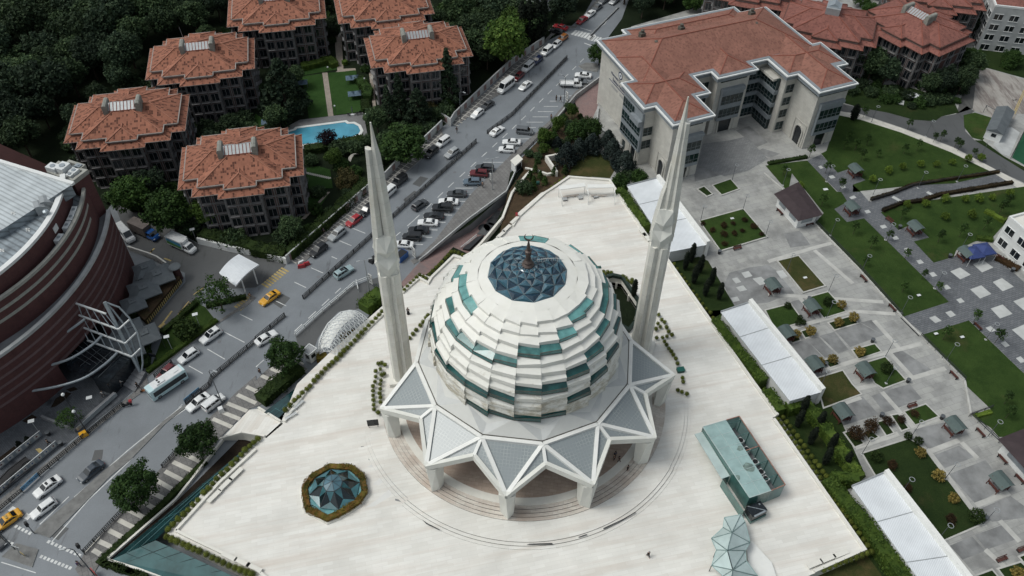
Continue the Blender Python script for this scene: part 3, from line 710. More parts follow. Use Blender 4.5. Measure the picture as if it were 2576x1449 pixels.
# big drive paving by the university portal, far path of small pavers, court, track
stack('paver_court','C 1440,1085 1640,1060 1770,1030 1932,1200 1780,1290 1600,1330 1400,1240',.024,M['court_paver'])
stack('paver_path','D 290,1215 400,1165 530,1300 605,1275 740,1358 640,1395 700,1449 H 765,75 940,20 1100,-60 D 1740,1310 1840,1380 H 1270,30 1000,95 860,160 990,290 1100,240 1215,345 1100,375 1250,530 1420,480 1700,470 1932,680 2100,800 2100,1500 1932,1370 1520,970 1180,1080 1100,1010 1010,945 1365,830 725,200 595,228 500,130 605,75',.026,M['grey_paver'])
ps=MB()
for s in('H 612,40 650,26 668,44 630,56','H 726,142 758,134 778,154 744,164','H 842,256 880,246 900,268 862,278','H 935,340 970,332 990,356 952,362','H 1025,428 1058,420 1080,444 1044,454','H 1118,518 1152,510 1178,536 1140,546','H 1215,612 1250,604 1278,632 1240,642','H 1318,708 1352,700 1382,728 1344,738','H 1420,812 1456,800 1484,830 1446,840','H 1215,950 1260,935 1310,972 1262,990','H 1338,910 1380,895 1418,930 1376,948','H 1375,600 1450,570 1530,625 1450,660','H 1545,545 1625,515 1700,570 1615,608','H 1525,735 1610,705 1685,770 1600,805','H 1695,680 1765,650 1855,715 1770,750','H 1680,880 1770,850 1845,920 1750,955','H 1850,825 1932,795 2000,850 1932,895','H 1840,1040 1932,1000 2000,1080 1932,1120','H 1640,1025 1680,1012 1720,1045 1680,1060','H 1755,1140 1790,1128 1825,1160 1790,1172','H 1870,1255 1905,1240 1932,1265 1932,1285 1905,1290','D 378,1256 400,1250 420,1268 396,1276','D 455,1330 490,1322 510,1342 474,1350','D 545,1408 575,1400 590,1416 560,1424'):
    tess(ps,QM(s,ZK),(),ZK+.034)
for s in('G 1730,610 1785,597 1815,635 1758,650','G 1815,655 1880,640 1932,690 1870,705','G 1660,655 1700,645 1730,680 1690,692','G 1690,720 1745,705 1775,740 1720,752','H 60,600 110,590 150,640 100,655','G 1650,800 1700,790 1720,820 1670,832'):tess(ps,QM(s,ZK),(),ZK+.034)
struct(ps,'pale_slab',M['pale_slab'])
stack('garden_walk','H 770,75 940,20 1190,-60 D 1740,1310 1840,1390 H 1300,40 1000,95 870,150',.030,M['grey_paver'])
rs=MB()
for s in('H 940,35 1025,85','H 1200,0 1270,38'):
    a,b=QM(s,ZK);line(rs,a,b,.9,ZK+.038)
struct(rs,'path_ramp',M['pale_slab'])
stack('track','D 545,780 700,815 900,850 1100,905 1260,915 1310,880 1420,860 1500,800 1560,840 1480,890 1490,990 1560,1060 1750,1160 1932,1285 2100,1400 2100,1500 1932,1380 1740,1290 1400,1110 1000,960 700,860 540,840',.012,M['asphalt_dark'])
stack('gravel_lane','D 1420,860 1500,600 1600,420 1700,300 1760,320 1700,440 1580,520 1545,820',.012,road_mat('gravel_lane',(.10,.10,.095),(.05,.05,.05),.5))
stack('track_pavement','D 540,840 700,865 1000,965 1400,1115 1740,1292 1932,1390 2100,1480 2100,1560 1932,1449 1720,1318 1380,1150 1000,1000 700,905 530,870',.05,M['sidewalk_stone'])
stack('sports_court','D 1580,525 1640,515 1932,600 2100,640 2100,860 1880,860 1860,900 1700,890 1545,830',.014,M['court'])
ln=MB()
for s in('D 1932,680 1850,860','D 1945,680 1863,860'):
    a,b=QM(s,ZK);line(ln,a,b,.2,ZK+.03)
struct(ln,'court_line',M['line_yellow'])
stack('sports_pitch','D 1840,1190 1932,1000 2200,1000 2200,1400',.03,M['pitch'])
stack('concrete_yard','D 1700,1090 1780,970 1840,960 1900,1000 1820,1180 1760,1160',.016,M['concrete'])
# lawns, each with a pale kerb where the photo has one
def lawn(s,mat='lawn',kerb=None,hz=.10,z=ZK):
    p=QM(s,z);q=p
    if kerb:
        mbk=MB();mbk.prism(p,z,z+hz,0);struct(mbk,'lawn_kerb',M[kerb]);q=inset(p,.28)
        mb=MB();tess(mb,[V3(a,0)for a in q],(),z+hz+.006);return struct(mb,'lawn',M[mat])
    mb=MB();tess(mb,q,(),z+.055);return struct(mb,'lawn',M[mat])
lawn('G 1405,222 1745,128 1932,345 1570,455','lawn','park_band',.3)
lawn('H 62,522 230,480 438,715 262,768','lawn_dry','park_band',.25)
lawn('H 285,795 455,748 598,905 420,960','lawn','park_band')
lawn('H -30,890 172,838 280,985 50,1045','lawn','park_band')
lawn('H 445,985 645,925 685,995 500,1050','lawn_dark','park_band');lawn('H 238,1050 320,1022 360,1085 280,1112','lawn_dark','park_band');lawn('H 130,1070 222,1045 252,1125 180,1148','lawn_dark','park_band')
lawn('H 625,1190 805,1140 865,1208 680,1270','lawn','park_band');lawn('H 705,1292 885,1238 1050,1425 L 870,42 800,0','lawn','park_band')
lawn('H 350,1405 565,1340 L 640,0 715,80 415,190','lawn_dry','park_band');lawn('H 335,1302 400,1280 435,1335 400,1350','lawn_dark','park_band');lawn('H 412,1268 500,1240 548,1308 465,1335','lawn_dark','park_band')
for s in('L 562,365 640,340 735,455 652,488','L 705,365 765,335 848,405 770,442','L 810,285 880,265 960,375 892,402','L 918,232 985,220 1072,340 1005,364'):lawn(s,'lawn_dark','park_band')
lawn('L 1015,205 1190,145 1300,250 1110,320','lawn','park_band')
lawn('L 700,520 1062,405 1180,480 1620,1065 1320,1195 800,690','lawn_dark','park_band')
lawn('L 1722,1392 1905,1335 1932,1360 2100,1500 1850,1560','lawn_dark','park_band');lawn('L 1540,1449 1690,1392 1780,1500 1600,1560','lawn_dark','park_band');lawn('L 1880,1300 1932,1280 2050,1380 1980,1420','lawn_dark','park_band')
lawn('C 1505,1400 1650,1350 1720,1430 1580,1480','lawn','park_band',.2);lawn('C 1390,1430 1450,1405 1520,1470 1470,1490','lawn_dark','park_band',.2)
lawn('D -20,1250 295,1212 520,1449 H 552,0 600,75 500,130 595,228 725,200 1365,830 1012,945 690,590 350,240 420,160 180,-140 D 150,1449','lawn')
lawn('D 400,1160 440,1140 530,870 700,905 1000,1000 1380,1150 1720,1315 1400,1385 1100,1400 640,1449 700,1449 H 765,70 700,0 D 640,1395 735,1360 605,1278 525,1305','lawn')
lawn('H 850,155 1010,95 1250,60 1932,-40 2100,60 2100,200 1840,180 1690,350 1560,375 1420,440 1400,490 1250,535 1100,375 1215,345 1100,240 985,288','lawn')
lawn('H 1165,1078 1515,970 1932,1372 2100,1500 L 2100,300 1932,400 1740,400 1680,330 1520,240 1680,190 1480,0 H 1480,1415','lawn')
lawn('D 560,775 620,640 1000,640 1400,760 1440,850 1310,880 1260,915 1100,905 900,850 700,815','lawn_dark');lawn('D 1475,870 1560,850 1690,890 1660,1000 1620,1060 1540,1040 1480,960','lawn');lawn('D 1600,300 1800,260 1932,400 2100,500 2100,650 1932,590 1640,510 1580,520','lawn_dark')
lawn('D 1560,1060 1620,1060 1780,1180 1932,1260 2100,1350 2100,1400 1932,1290','lawn_dark')
# fence kerb along the edge between park pavement and lawns
mb=MB();mb.strip(QM('D -30,1310 130,1449 H 350,240 690,590 1010,945 1150,1085 1480,1420 L 1530,235 1740,440',ZK),.35,ZK,ZK+.28);struct(mb,'park_kerb',M['park_band'])
mb=MB();mb.strip(QM('H 1012,945 1150,1085',ZK),.9,ZK+.0,ZK+.03);struct(mb,'drain_channel',M['dark_metal'])

# ================================================================ RESIDENTIAL GROUNDS on the far left
def flat(name,s,z,mat):return sheet(name,QM(s),z,M[mat])
lawn('B 340,578 498,556 548,878 400,895 380,760','lawn_lush',None,0,-.03);lawn('B 540,552 755,530 806,842 588,872','lawn_lush',None,0,-.03);lawn('B 370,1270 470,1255 560,1280 580,1420 400,1430','lawn_lush',None,0,-.03)
lawn('B 280,470 640,440 640,520 330,575','lawn_lush',None,0,-.03);lawn('B 0,860 120,950 60,1000 -40,980','lawn_lush',None,0,-.03);lawn('F 330,130 430,0 560,0 440,180','lawn_lush',None,0,-.03)
flat('garden_path','B 500,550 540,548 585,875 545,880',.03,'path_stone');flat('garden_path','B 590,265 645,265 660,520 750,515 755,530 615,545',.03,'path_stone');flat('garden_path','B 850,530 885,560 915,930 895,930 870,700',.03,'path_stone');flat('garden_path','F 340,205 540,0 560,0 370,205',.03,'path_stone')
flat('garden_path','B 640,520 750,515 745,530 600,545',.034,'path_stone')
mb=MB()
for i in range(14):
    c=lerp(*QM('B 375,1305 555,1345'),i/13);mb.box((c.x,c.y,.03),(.7,.5,.05),R(20))
struct(mb,'stepping_stone',M['sidewalk_stone'])
flat('pool_deck','B 150,1000 330,905 810,848 845,1040 700,1085 350,1125 240,1110',.04,'deck')
POOL=QM('B 232,1005 300,985 312,972 672,925 690,938 735,936 772,955 788,990 770,1020 712,1038 705,1052 640,1062 350,1092 240,1060')
mb=MB()
rim=inset(POOL,-.75)
for i in range(len(POOL)):
    j=(i+1)%len(POOL);P2=inset(POOL,0)
    mb.poly([V3(rim[i],.16),V3(rim[j],.16),V3(P2[j],.16),V3(P2[i],.16)]);mb.poly([V3(rim[i],.0),V3(rim[j],.0),V3(rim[j],.16),V3(rim[i],.16)])
struct(mb,'pool_edge',M['pool_rim'])
sheet('pool_water',POOL,.10,M['water'])
flat('upper_terrace','D 60,40 150,0 560,0 700,0 740,20 560,45 330,20 140,50',.2,'court')
mb=MB();tess(mb,QM('D 575,0 690,0 660,25 600,22',0),(),.3);struct(mb,'paddling_pool',M['water'])
# ================================================================ THE MOSQUE
mq=thing('mosque','white domed mosque of stacked stone slabs with blue glass top and star canopy','mosque',(MC[0],MC[1],ZP))
ZC,RS=19.7,15.4
def dome_rz(k):
    a=R(-9.5+69.5*k/12.0);return RS*math.cos(a),ZC+RS*math.sin(a)
GL={0:[-119,-104,-89,-74],2:[-59],3:[-44,-104,-119,-134,-149],4:[-89,-29,-164,-179,-74],5:[-59,-14],6:[-44,1],7:[-29,-134,-149,-119,16,-104],8:[-14,1,31,-89,-74,-164],9:[-59,46,163],10:[-44,-29,178,193,-149,-164],11:[76,91]}
def hashf(*a):
    return(math.sin(sum(x*y for x,y in zip(a,(12.9898,78.233,37.719))))*43758.5453)%1
gl_light=[]
for k in range(12):
    (r0,z0),(r1,z1)=dome_rz(k),dome_rz(k+1)
    stone=MB();glasses=[]
    dz=z1-z0;ov=.3;face=min(.62,dz*.5)+.1
    ends=[]  # at each joint: (radius, height) of the slab ending and of the one beginning
    for j in range(24):
        hh,h2,h3=hashf(j,k,3),hashf(k,j,8),hashf(j,k+5,4);e=(.14+.22*hh,-.1-.2*h2);b_=(-.06-.12*h2,.08+.18*hh)
        if h3<.42:m_=((e[0]+b_[0])*.35,(e[1]+b_[1])*.5);e=b_=m_
        ends.append((e,b_))
    for j in range(24):
        A,B=-96.5+15*j,-81.5+15*j;rr=r0+ov;(dl,zl),(dr,zr)=ends[j][1],ends[(j+1)%24][0]
        isg=any(abs(((A+7.5-g+180)%360)-180)<5 for g in GL.get(k,[]))
        OB0,OB1=pol(MC,rr+dl,A,z0-.12+zl),pol(MC,rr+dr,B,z0-.12+zr);OT0,OT1=pol(MC,rr+dl-.04,A,z0-.12+zl+face*.85),pol(MC,rr+dr-.04,B,z0-.12+zr+face*1.12)
        IT0,IT1=pol(MC,r1-.1,A,z1+.03),pol(MC,r1-.1,B,z1+.03);IB0,IB1=pol(MC,r0-1.0,A,z0-.1),pol(MC,r0-1.0,B,z0-.1)
        stone.poly([IB0,IB1,pol(MC,r1-.9,B,z1),pol(MC,r1-.9,A,z1)])
        t=MB()if isg else stone
        t.poly([OB0,OB1,OT1,OT0]);t.poly([OT0,OT1,IT1]);t.poly([OT0,IT1,IT0]);t.poly([IB0,IB1,OB1,OB0]);t.poly([OB1,IB1,IT1,OT1]);t.poly([OB0,OT0,IT0,IB0])
        if isg:
            for p,r_ in((OB0,OB1),(OT0,OT1),(OB0,OT0),(OB1,OT1)):t.bar(p,r_,.07,.07,1)
            glasses.append(t)
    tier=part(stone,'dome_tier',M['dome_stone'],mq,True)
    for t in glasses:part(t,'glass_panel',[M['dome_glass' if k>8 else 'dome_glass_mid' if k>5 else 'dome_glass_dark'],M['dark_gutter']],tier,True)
# dark gutter, folded skirt, ring edge
ZB,RB=17.35,15.15
mb=MB()
for j in range(12):
    a0=-96.5+30*j
    for a,b in((a0,a0+30),):
        P0,P1=pol(MC,RB-.05,a,ZB+.02),pol(MC,RB-.05,b,ZB+.02);mb.bar(P0,P1,.55,.3)
        mb.poly([pol(MC,RB-2.5,a,ZB+.25),P0,P1,pol(MC,RB-2.5,b,ZB+.25)])
part(mb,'gutter',M['dark_gutter'],mq,True)
sk=MB();R0S,Z0S=18.0,14.6
for j in range(12):
    v0=pol(MC,R0S,-111.5+30*j,Z0S);v1=pol(MC,R0S,-81.5+30*j,Z0S)
    b0=pol(MC,RB+.15,-96.5+30*j,ZB-.15);b1=pol(MC,RB+.15,-66.5+30*j,ZB-.15)
    s=pol(MC,(RB+.15)*math.cos(R(15))*1.0,-81.5+30*j,ZB-.15)
    pk=lerp(v1,s,.55)+Vector((0,0,-.4))
    sk.poly([v0,v1,b0])
    lo=lerp(b0,v1,.5)
    sk.poly([v1,pk,b0],1);sk.poly([b0,pk,s],0);sk.poly([v1,b1,pk],1);sk.poly([b1,s,pk],0)  # outer fold faces painted greyer to imitate shading by slope
part(sk,'skirt_roof',[M['skirt_panel'],M['skirt_grey']],mq,True)
rg=MB();dk=MB()
for j in range(12):
    v0=pol(MC,R0S+.25,-111.5+30*j,Z0S-.05);v1=pol(MC,R0S+.25,-81.5+30*j,Z0S-.05)
    rg.bar(v0,v1,.62,.55)
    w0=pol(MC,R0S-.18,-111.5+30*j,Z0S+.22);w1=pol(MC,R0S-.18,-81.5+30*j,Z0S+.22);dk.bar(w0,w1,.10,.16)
part(rg,'ring_beam',M['white_paint'],mq,True);part(dk,'dark_ring_line',M['dark_gutter'],mq,True)  # thin dark bar along the ring edge
# drum below, with dark entrance doors
mb=MB()
for j in range(12):
    a=-96.5+30*j;mb.poly([pol(MC,15.6,a,ZP+1.1),pol(MC,15.6,a+30,ZP+1.1),pol(MC,16.2,a+30,14.3),pol(MC,16.2,a,14.3)])
part(mb,'drum_wall',M['pylon_stone'],mq,True)
mb=MB()
for j in range(12):
    v0=pol(MC,R0S,-111.5+30*j,Z0S-.4);v1=pol(MC,R0S,-81.5+30*j,Z0S-.4);mb.poly([v1,v0,pol(MC,15,-111.5+30*j,14.2),pol(MC,15,-81.5+30*j,14.2)])
part(mb,'soffit',M['skirt_grey'],mq,True)
for a in(-140,-111.5,-81.5,-51.5,-20):
    mb=MB();c=pol(MC,15.75,a,0)
    L=pol(MC,15.78,a-8,ZP+1.12);Rr=pol(MC,15.78,a+8,ZP+1.12)
    mb.poly([L,Rr,Rr+Vector((0,0,4.6)),lerp(L,Rr,.5)+Vector((0,0,6.2)),L+Vector((0,0,4.6))])
    part(mb,'door',M['bronze'],mq,True)
# canopy: glass panes, beams, thick zigzag fascia, pylons
vs=[pol(MC,R0S+.2,-171.5+30*i,Z0S)for i in range(7)]
ts=[pol(MC,25.2,-157.3+30.5*i,11.5)for i in range(6)]
vl=[pol(MC,20.9,-142.2+30.4*i,13.35)for i in range(5)]
def pane(pts):
    mb=MB();c=sum(pts,Vector())/3
    mb.poly([lerp(p,c,.03)+Vector((0,0,-.12))for p in pts]);part(mb,'canopy_pane',M['canopy_glass'],mq,True)
    mb=MB()
bm_=MB();fa=MB()
for i in range(6):
    pane([vs[i],ts[i],vs[i+1]])
    bm_.bar(vs[i],ts[i],.62,.5);bm_.bar(ts[i],vs[i+1],.62,.5)
for i in range(5):
    pane([vs[i+1],ts[i],vl[i]]);pane([vs[i+1],vl[i],ts[i+1]]);bm_.bar(vs[i+1],vl[i],.5,.45)
    for a,b in((ts[i],vl[i]),(vl[i],ts[i+1])):fa.bar(a+Vector((0,0,-.28)),b+Vector((0,0,-.28)),.62,1.15)
part(bm_,'canopy_beam',M['white_paint'],mq,True);part(fa,'canopy_fascia',M['pylon_stone'],mq,True)
for i in range(6):
    A=-157.3+30.5*i;u=Vector((math.cos(R(A)),math.sin(R(A)),0));tt=Vector((-u.y,u.x,0));o=Vector((*MC,0))
    top=[(-1.35,22.8),(-1.25,24.7),(0,25.35),(1.25,24.7),(1.35,22.8)]
    bot=[(-1.0,22.9),(-1.05,23.9),(.25,24.95),(1.05,23.9),(1.0,22.9)]
    mb=MB();mb.loft([[o+u*r+tt*x+Vector((0,0,ZP+.4))for x,r in bot],[o+u*r+tt*x+Vector((0,0,10.6))for x,r in top]])
    part(mb,'pylon',M['pylon_stone'],mq,True)
# blue glass skylight of small pyramids
rings=[(6.05,33.35,0),(5.0,34.0,15),(3.85,34.5,0),(2.7,34.85,15),(1.6,35.05,0),(.75,35.15,15)]
pts=[[pol(MC,r,-81.5+o+30*j,z)for j in range(12)]for r,z,o in rings]
gm=MB();fr=MB();cen=Vector((*MC,20))
def pyr(a,b,c,m,hgt):
    g=(a+b+c)/3;p=g+(g-cen).normalized()*hgt
    for x,y in((a,b),(b,c),(c,a)):
        gm.poly([x,y,p],m)
    for x,y in((a,b),(b,c),(c,a)):fr.bar(x,y,.075,.075)
for i in range(len(rings)-1):
    A,B=pts[i],pts[i+1];off=rings[i][2]
    for j in range(12):
        s=(a_:=0)
        if off==0:
            pyr(A[j],A[(j+1)%12],B[j],0 if i%2 else 0,.34-.05*i);pyr(B[j],A[(j+1)%12],B[(j+1)%12],1,.34-.05*i)  # downward triangles take the darker tone that imitates their reflection
        else:
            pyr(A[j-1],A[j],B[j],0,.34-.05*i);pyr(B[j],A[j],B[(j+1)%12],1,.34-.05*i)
for j in range(12):gm.poly([pts[-1][j],pts[-1][(j+1)%12],pol(MC,0,0,35.2)],0)
sky_=part(gm,'skylight',[M['sky_blue'],M['sky_blue_shaded']],mq,True)
part(fr,'glazing_bar',M['sky_frame'],sky_,True)
mb=MB()
for j in range(12):
    a,b=-81.5+30*j,-51.5+30*j
    mb.poly([pol(MC,6.1,a,33.42),pol(MC,7.75,a,32.98),pol(MC,7.75,b,32.98),pol(MC,6.1,b,33.42)])
    mb.poly([pol(MC,7.75,a,32.98),pol(MC,7.75,a,32.3),pol(MC,7.75,b,32.3),pol(MC,7.75,b,32.98)])
part(mb,'skylight_rim',M['dome_stone'],sky_,True)
mb=MB()
ld=[pol(MC,r,22,z)for r,z in((1.5,35.25),(3.0,35.0),(4.6,34.5),(5.9,33.7))]
for i in range(3):
    for q in range(4):
        p=lerp(ld[i],ld[i+1],q/4);mb.bar(p,p+Vector((0,0,.55)),.07,.07)
mb.path([p+Vector((0,0,.5))for p in ld],.04,5)
part(mb,'ladder_rail',M['white_paint'],sky_,True)
fin=MB();fin.lathe((MC[0],MC[1],35.0),[(.82,0),(.92,.35),(.62,.7),(.7,.95),(.42,1.3),(.36,2.3),(.5,2.5),(.46,2.9),(.52,3.1),(.3,3.25),(.24,4.2),(.12,4.9),(.08,5.25)],20)
f_=part(fin,'finial',M['bronze'],mq,True)
cr=MB();cc=Vector((MC[0],MC[1],35+5.95))
cr.path([cc+Vector((.62*math.cos(R(a)),0,.66*math.sin(R(a))))for a in range(-235,56,20)],[.02+.11*math.sin(math.pi*i/14.)for i in range(15)],7)
part(cr,'crescent',M['bronze'],f_,True)

# ================================================================ MINARETS
def minaret(x,y,rz,spires,label):
    t=thing('minaret',label,'minaret',(x,y,ZP),R(rz),'minarets of the mosque')
    def ribbed_sec(r,z,g=.62):
        o=[]
        for q in range(4):
            a=45+90*q
            for da,k in((-26,.97),(0,1.04),(26,.97)):o.append(pol((0,0),r*k,a+da,z))
            o.append(pol((0,0),r*g,a+45,z))
        return o
    mb=MB();mb.loft([ribbed_sec(2.02,-1),ribbed_sec(1.98,9),ribbed_sec(1.93,19),ribbed_sec(1.9,27.4)]);part(mb,'shaft',M['minaret_stone'],t)
    mb=MB()
    def oct_(rib,gro,z):return[pol((0,0),rib if q%2 else gro,45*q,z)for q in range(8)]
    rr=[oct_(1.96,1.3,26.6),oct_(1.95,1.98,29.2),oct_(2.16,1.25,31.0),oct_(1.85,1.9,32.6),oct_(1.6,1.0,35.2)]
    for A,B in zip(rr[:-1],rr[1:]):
        for q in range(8):
            w_=(q+1)%8
            if q%2:mb.poly([A[q],A[w_],B[q]]);mb.poly([B[q],A[w_],B[w_]])
            else:mb.poly([A[q],A[w_],B[w_]]);mb.poly([A[q],B[w_],B[q]])
    mb.poly(rr[-1]);part(mb,'balcony',M['pylon_stone'],t)
    for cx,cy,w0,w1,h,kind in spires:
        mb=MB()
        def sec(cx_,w_,d_,z,s=0):return[Vector((cx_+a*w_/2,cy*(1-.6*max(0,(z-34)/20))+b*d_/2,z+s*c))for a,b,c in((-.75,-.6,1),(0,-1,.2),(.85,-.45,-1),(.85,.6,-1),(0,1,.2),(-.75,.6,1))]
        hh=h-ZP;L=lambda f:cx*(1-.62*f)
        rings_=[sec(L(0),w0*.92,2.3,28.5),sec(L(.05),w0,2.35,32),sec(L(.45),lerp(w0,w1,.5),1.7,lerp(33,hh,.45))]
        if kind=='needle':rings_+=[sec(L(.75),w1,1.25,hh-5.6),sec(L(.85),w1*.62,.85,hh-3.6),sec(L(.93),w1*.36,.5,hh-1.6),sec(L(1),.26,.24,hh)]
        else:rings_+=[sec(L(.8),lerp(w0,w1,.8),1.2,hh-4.0),sec(L(.9),w1*.95,1.0,hh-.1,.14)]
        mb.loft(rings_);part(mb,'spire',M['minaret_stone'],t)
    mb=MB();mb.box((0,0,-1),(5.0,4.4,1.8),R(-4));part(mb,'plinth',M['white_stone'],t)
    return t
minaret(-19.4,90.5,12,((-1.0,0,2.1,1.1,54,'blunt'),(.95,.05,2.2,1.5,58,'needle'),(0,.9,1.8,.9,49.5,'blunt')),'tall white stone minaret standing beside the street side of the mosque')
minaret(24.0,97.6,-14,((-1.25,-.1,1.8,.55,46.5,'blunt'),(0,.1,2.3,1.5,58,'needle'),(1.15,.1,1.9,1.15,54,'blunt')),'tall white stone minaret rising in front of the red roofed university building')
# ================================================================ BUILDINGS
def hip(mb,rg,x0,x1,y0,y1,z,pitch,ridge=True):
    w_,d_=x1-x0,y1-y0
    if w_>=d_:
        h=d_/2*pitch;a=Vector((x0+d_/2,(y0+y1)/2,z+h));b=Vector((x1-d_/2,(y0+y1)/2,z+h))
        c=[Vector((x0,y0,z)),Vector((x1,y0,z)),Vector((x1,y1,z)),Vector((x0,y1,z))]
        mb.poly([c[0],c[1],b,a]);mb.poly([c[2],c[3],a,b]);mb.poly([c[1],c[2],b]);mb.poly([c[3],c[0],a])
        ed=[(c[0],a),(c[3],a),(c[1],b),(c[2],b),(a,b)]
    else:
        h=w_/2*pitch;a=Vector(((x0+x1)/2,y0+w_/2,z+h));b=Vector(((x0+x1)/2,y1-w_/2,z+h))
        c=[Vector((x0,y0,z)),Vector((x1,y0,z)),Vector((x1,y1,z)),Vector((x0,y1,z))]
        mb.poly([c[0],c[1],a]);mb.poly([c[1],c[2],b,a]);mb.poly([c[2],c[3],b]);mb.poly([c[3],c[0],a,b])
        ed=[(c[0],a),(c[1],a),(c[2],b),(c[3],b),(a,b)]
    for p,q in ed:
        if(p-q).length>.3:rg.bar(p+Vector((0,0,.06)),q+Vector((0,0,.06)),.2,.14)
    return z+h
def frust(mb,rg,x0,x1,y0,y1,z0,z1,ins):
    c=[Vector(p)for p in((x0,y0,z0),(x1,y0,z0),(x1,y1,z0),(x0,y1,z0))]
    d=[Vector(p)for p in((x0+ins,y0+ins,z1),(x1-ins,y0+ins,z1),(x1-ins,y1-ins,z1),(x0+ins,y1-ins,z1))]
    for i in range(4):
        j=(i+1)%4;mb.poly([c[i],c[j],d[j],d[i]]);rg.bar(c[i]+Vector((0,0,.05)),d[i]+Vector((0,0,.05)),.18,.12)
    mb.poly(list(reversed(c)),1)

# ---- the red roofed brick houses: one with all its parts, then copies
def house_proto(name,label,roofmat,block=False):
    t=thing(name,label,'house',(0,0,0),0,'brick houses with tiered clay roofs')
    wl=MB()
    for x,y in((9,9.4),(11.9,6.4),(3.7,11)):wl.box((0,0,-.5+.003*x),(2*x,2*y,12.0))
    part(wl,'wall',M['house_brick'],t)
    rf=MB();rg=MB();fa=MB();ZE=11.5
    R3=((10,10.4),(12.95,7.4),(4.7,12))
    for i,(x,y)in enumerate(R3):
        frust(rf,rg,-x,x,-y,y,ZE-.012*i,ZE+.72-.012*i,1.75)
    for i,(x,y)in enumerate(R3):
        fa.box((0,0,ZE+.3),(2*(x-1.62),2*(y-1.62),1.0-.01*i))
    for i,(x,y)in enumerate(R3):
        hip(rf,rg,-(x-1.5),x-1.5,-(y-1.5),y-1.5,ZE+1.34-.015*i,.37)
    gu=MB()
    for i,(x,y)in enumerate(R3):
        a,b,zz=x-1.43,y-1.43,ZE+1.22-.02*i
        for p,q in(((-a,-b),(a,-b)),((-a,b),(a,b)),((-a,-b),(-a,b)),((a,-b),(a,b))):gu.bar((*p,zz),(*q,zz),.28,.2)
        a,b,zz=x-.05,y-.05,ZE-.06-.02*i
        for p,q in(((-a,-b),(a,-b)),((-a,b),(a,b)),((-a,-b),(-a,b)),((a,-b),(a,b))):gu.bar((*p,zz),(*q,zz),.14,.16)
    part(gu,'gutter',M['roof_gutter' if roofmat=='clay_roof' else 'gutter_dark'],t)
    part(rf,'roof',[M[roofmat],M['fascia']],t);part(rg,'ridge',M['ridge_tile' if roofmat=='clay_roof' else 'ridge_dark'],t);part(fa,'fascia',M['fascia'],t)
    if block:
        mb=MB();mb.box((0,0,14),(3.6,4.6,3.0));part(mb,'roof_box',M['galv'],t)
        mb=MB();mb.box((0,.1,17),(3.2,3.2,.1));mb.loft([[Vector((-1.4,-1.2,17.05)),Vector((1.4,-1.2,17.05)),Vector((0,-1.2,17.9))],[Vector((-1.4,1.6,17.05)),Vector((1.4,1.6,17.05)),Vector((0,1.6,17.9))]])
        part(mb,'roof_light',M['steel'],t)
    else:
        for sx in(-1,1):
            mb=MB();mb.box((3.5*sx,-.9,13.2),(1.1,3.6,3.3))
            mb.loft([[Vector((3.5*sx+.55*c,y,16.5+.4*s))for c,s in((-1,0),(-.7,.7),(0,1),(.7,.7),(1,0))]for y in(-2.7,.9)])
            part(mb,'chimney',M['chimney'],t)
        mb=MB();mb.loft([[Vector((x,-2.5,14.2)),Vector((x,-2.5,15.35)),Vector((x,-.6,16.35)),Vector((x,1.3,15.35)),Vector((x,1.3,14.2))]for x in(-2.95,2.95)])
        rl=part(mb,'roof_light',M['galv'],t)
        mb=MB()
        for i in range(8):
            x=-2.6+i*.745;mb.bar((x,-2.52,15.38),(x,-.6,16.4),.12,.08)
        mb.bar((-2.9,-2.55,15.3),(2.9,-2.55,15.3),.12,.12)
        part(mb,'glazing_bar',M['ridge_dark'],rl)
    fr=MB()
    wm=MB();W_,H_=1.8,2.15
    wm.poly([(-W_/2,-.05,.25),(W_/2,-.05,.25),(W_/2,-.05,.25+H_),(-W_/2,-.05,.25+H_)],1)
    for a,b in(((-W_/2,0),(-W_/2,H_)),((W_/2,0),(W_/2,H_)),((-W_/2,H_),(W_/2,H_)),((0,0),(0,H_))):
        wm.bar((a[0],-.08,a[1]+.25),(b[0],-.08,b[1]+.25),.08,.1)
    wm.box((0,-.25,.05),(W_+.1,.5,.12));wm.bar((-W_/2,-.48,.62),(W_/2,-.48,.62),.05,.06)
    wmesh=wm.mesh('window',[M['house_band'],M['dark_pane']])
    out=[(-3.7,-11),(3.7,-11),(3.7,-9.4),(9,-9.4),(9,-6.4),(11.9,-6.4),(11.9,6.4),(9,6.4),(9,9.4),(3.7,9.4),(3.7,11),(-3.7,11),(-3.7,9.4),(-9,9.4),(-9,6.4),(-11.9,6.4),(-11.9,-6.4),(-9,-6.4),(-9,-9.4),(-3.7,-9.4)]
    cnt=0
    for i in range(len(out)):
        a=Vector((*out[i],0));b=Vector((*out[(i+1)%len(out)],0));d=b-a;L=d.length;d.normalize();n=Vector((d.y,-d.x,0));rz=math.atan2(d.y,d.x)
        for zz in(2.7,5.6,8.5,11.0):fr.bar(a+n*.04+Vector((0,0,zz)),b+n*.04+Vector((0,0,zz)),.14,.24)
        k=max(1,round(L/2.7))
        for q in range(k+1):
            p=a+d*(L*q/k);p=p-d*.12*(1 if q==k else 0)+d*.12*(1 if q==0 else 0);fr.bar(p+n*.05+Vector((0,0,-.4)),p+n*.05+Vector((0,0,11.3)),.2,.17,0,n)
        if L<2:continue
        for q in range(k):
            if L>12 and q in(1,3):continue
            c=a+d*(L*(q+.5)/k)+n*.02
            for f in range(4):
                o=bpy.data.objects.new('window',wmesh);COL.objects.link(o);o.parent=t;o.location=(c.x,c.y,.05+2.9*f-.2);o.rotation_euler=(0,0,rz);cnt+=1
    part(fr,'frame_band',M['house_band'],t)
    return t
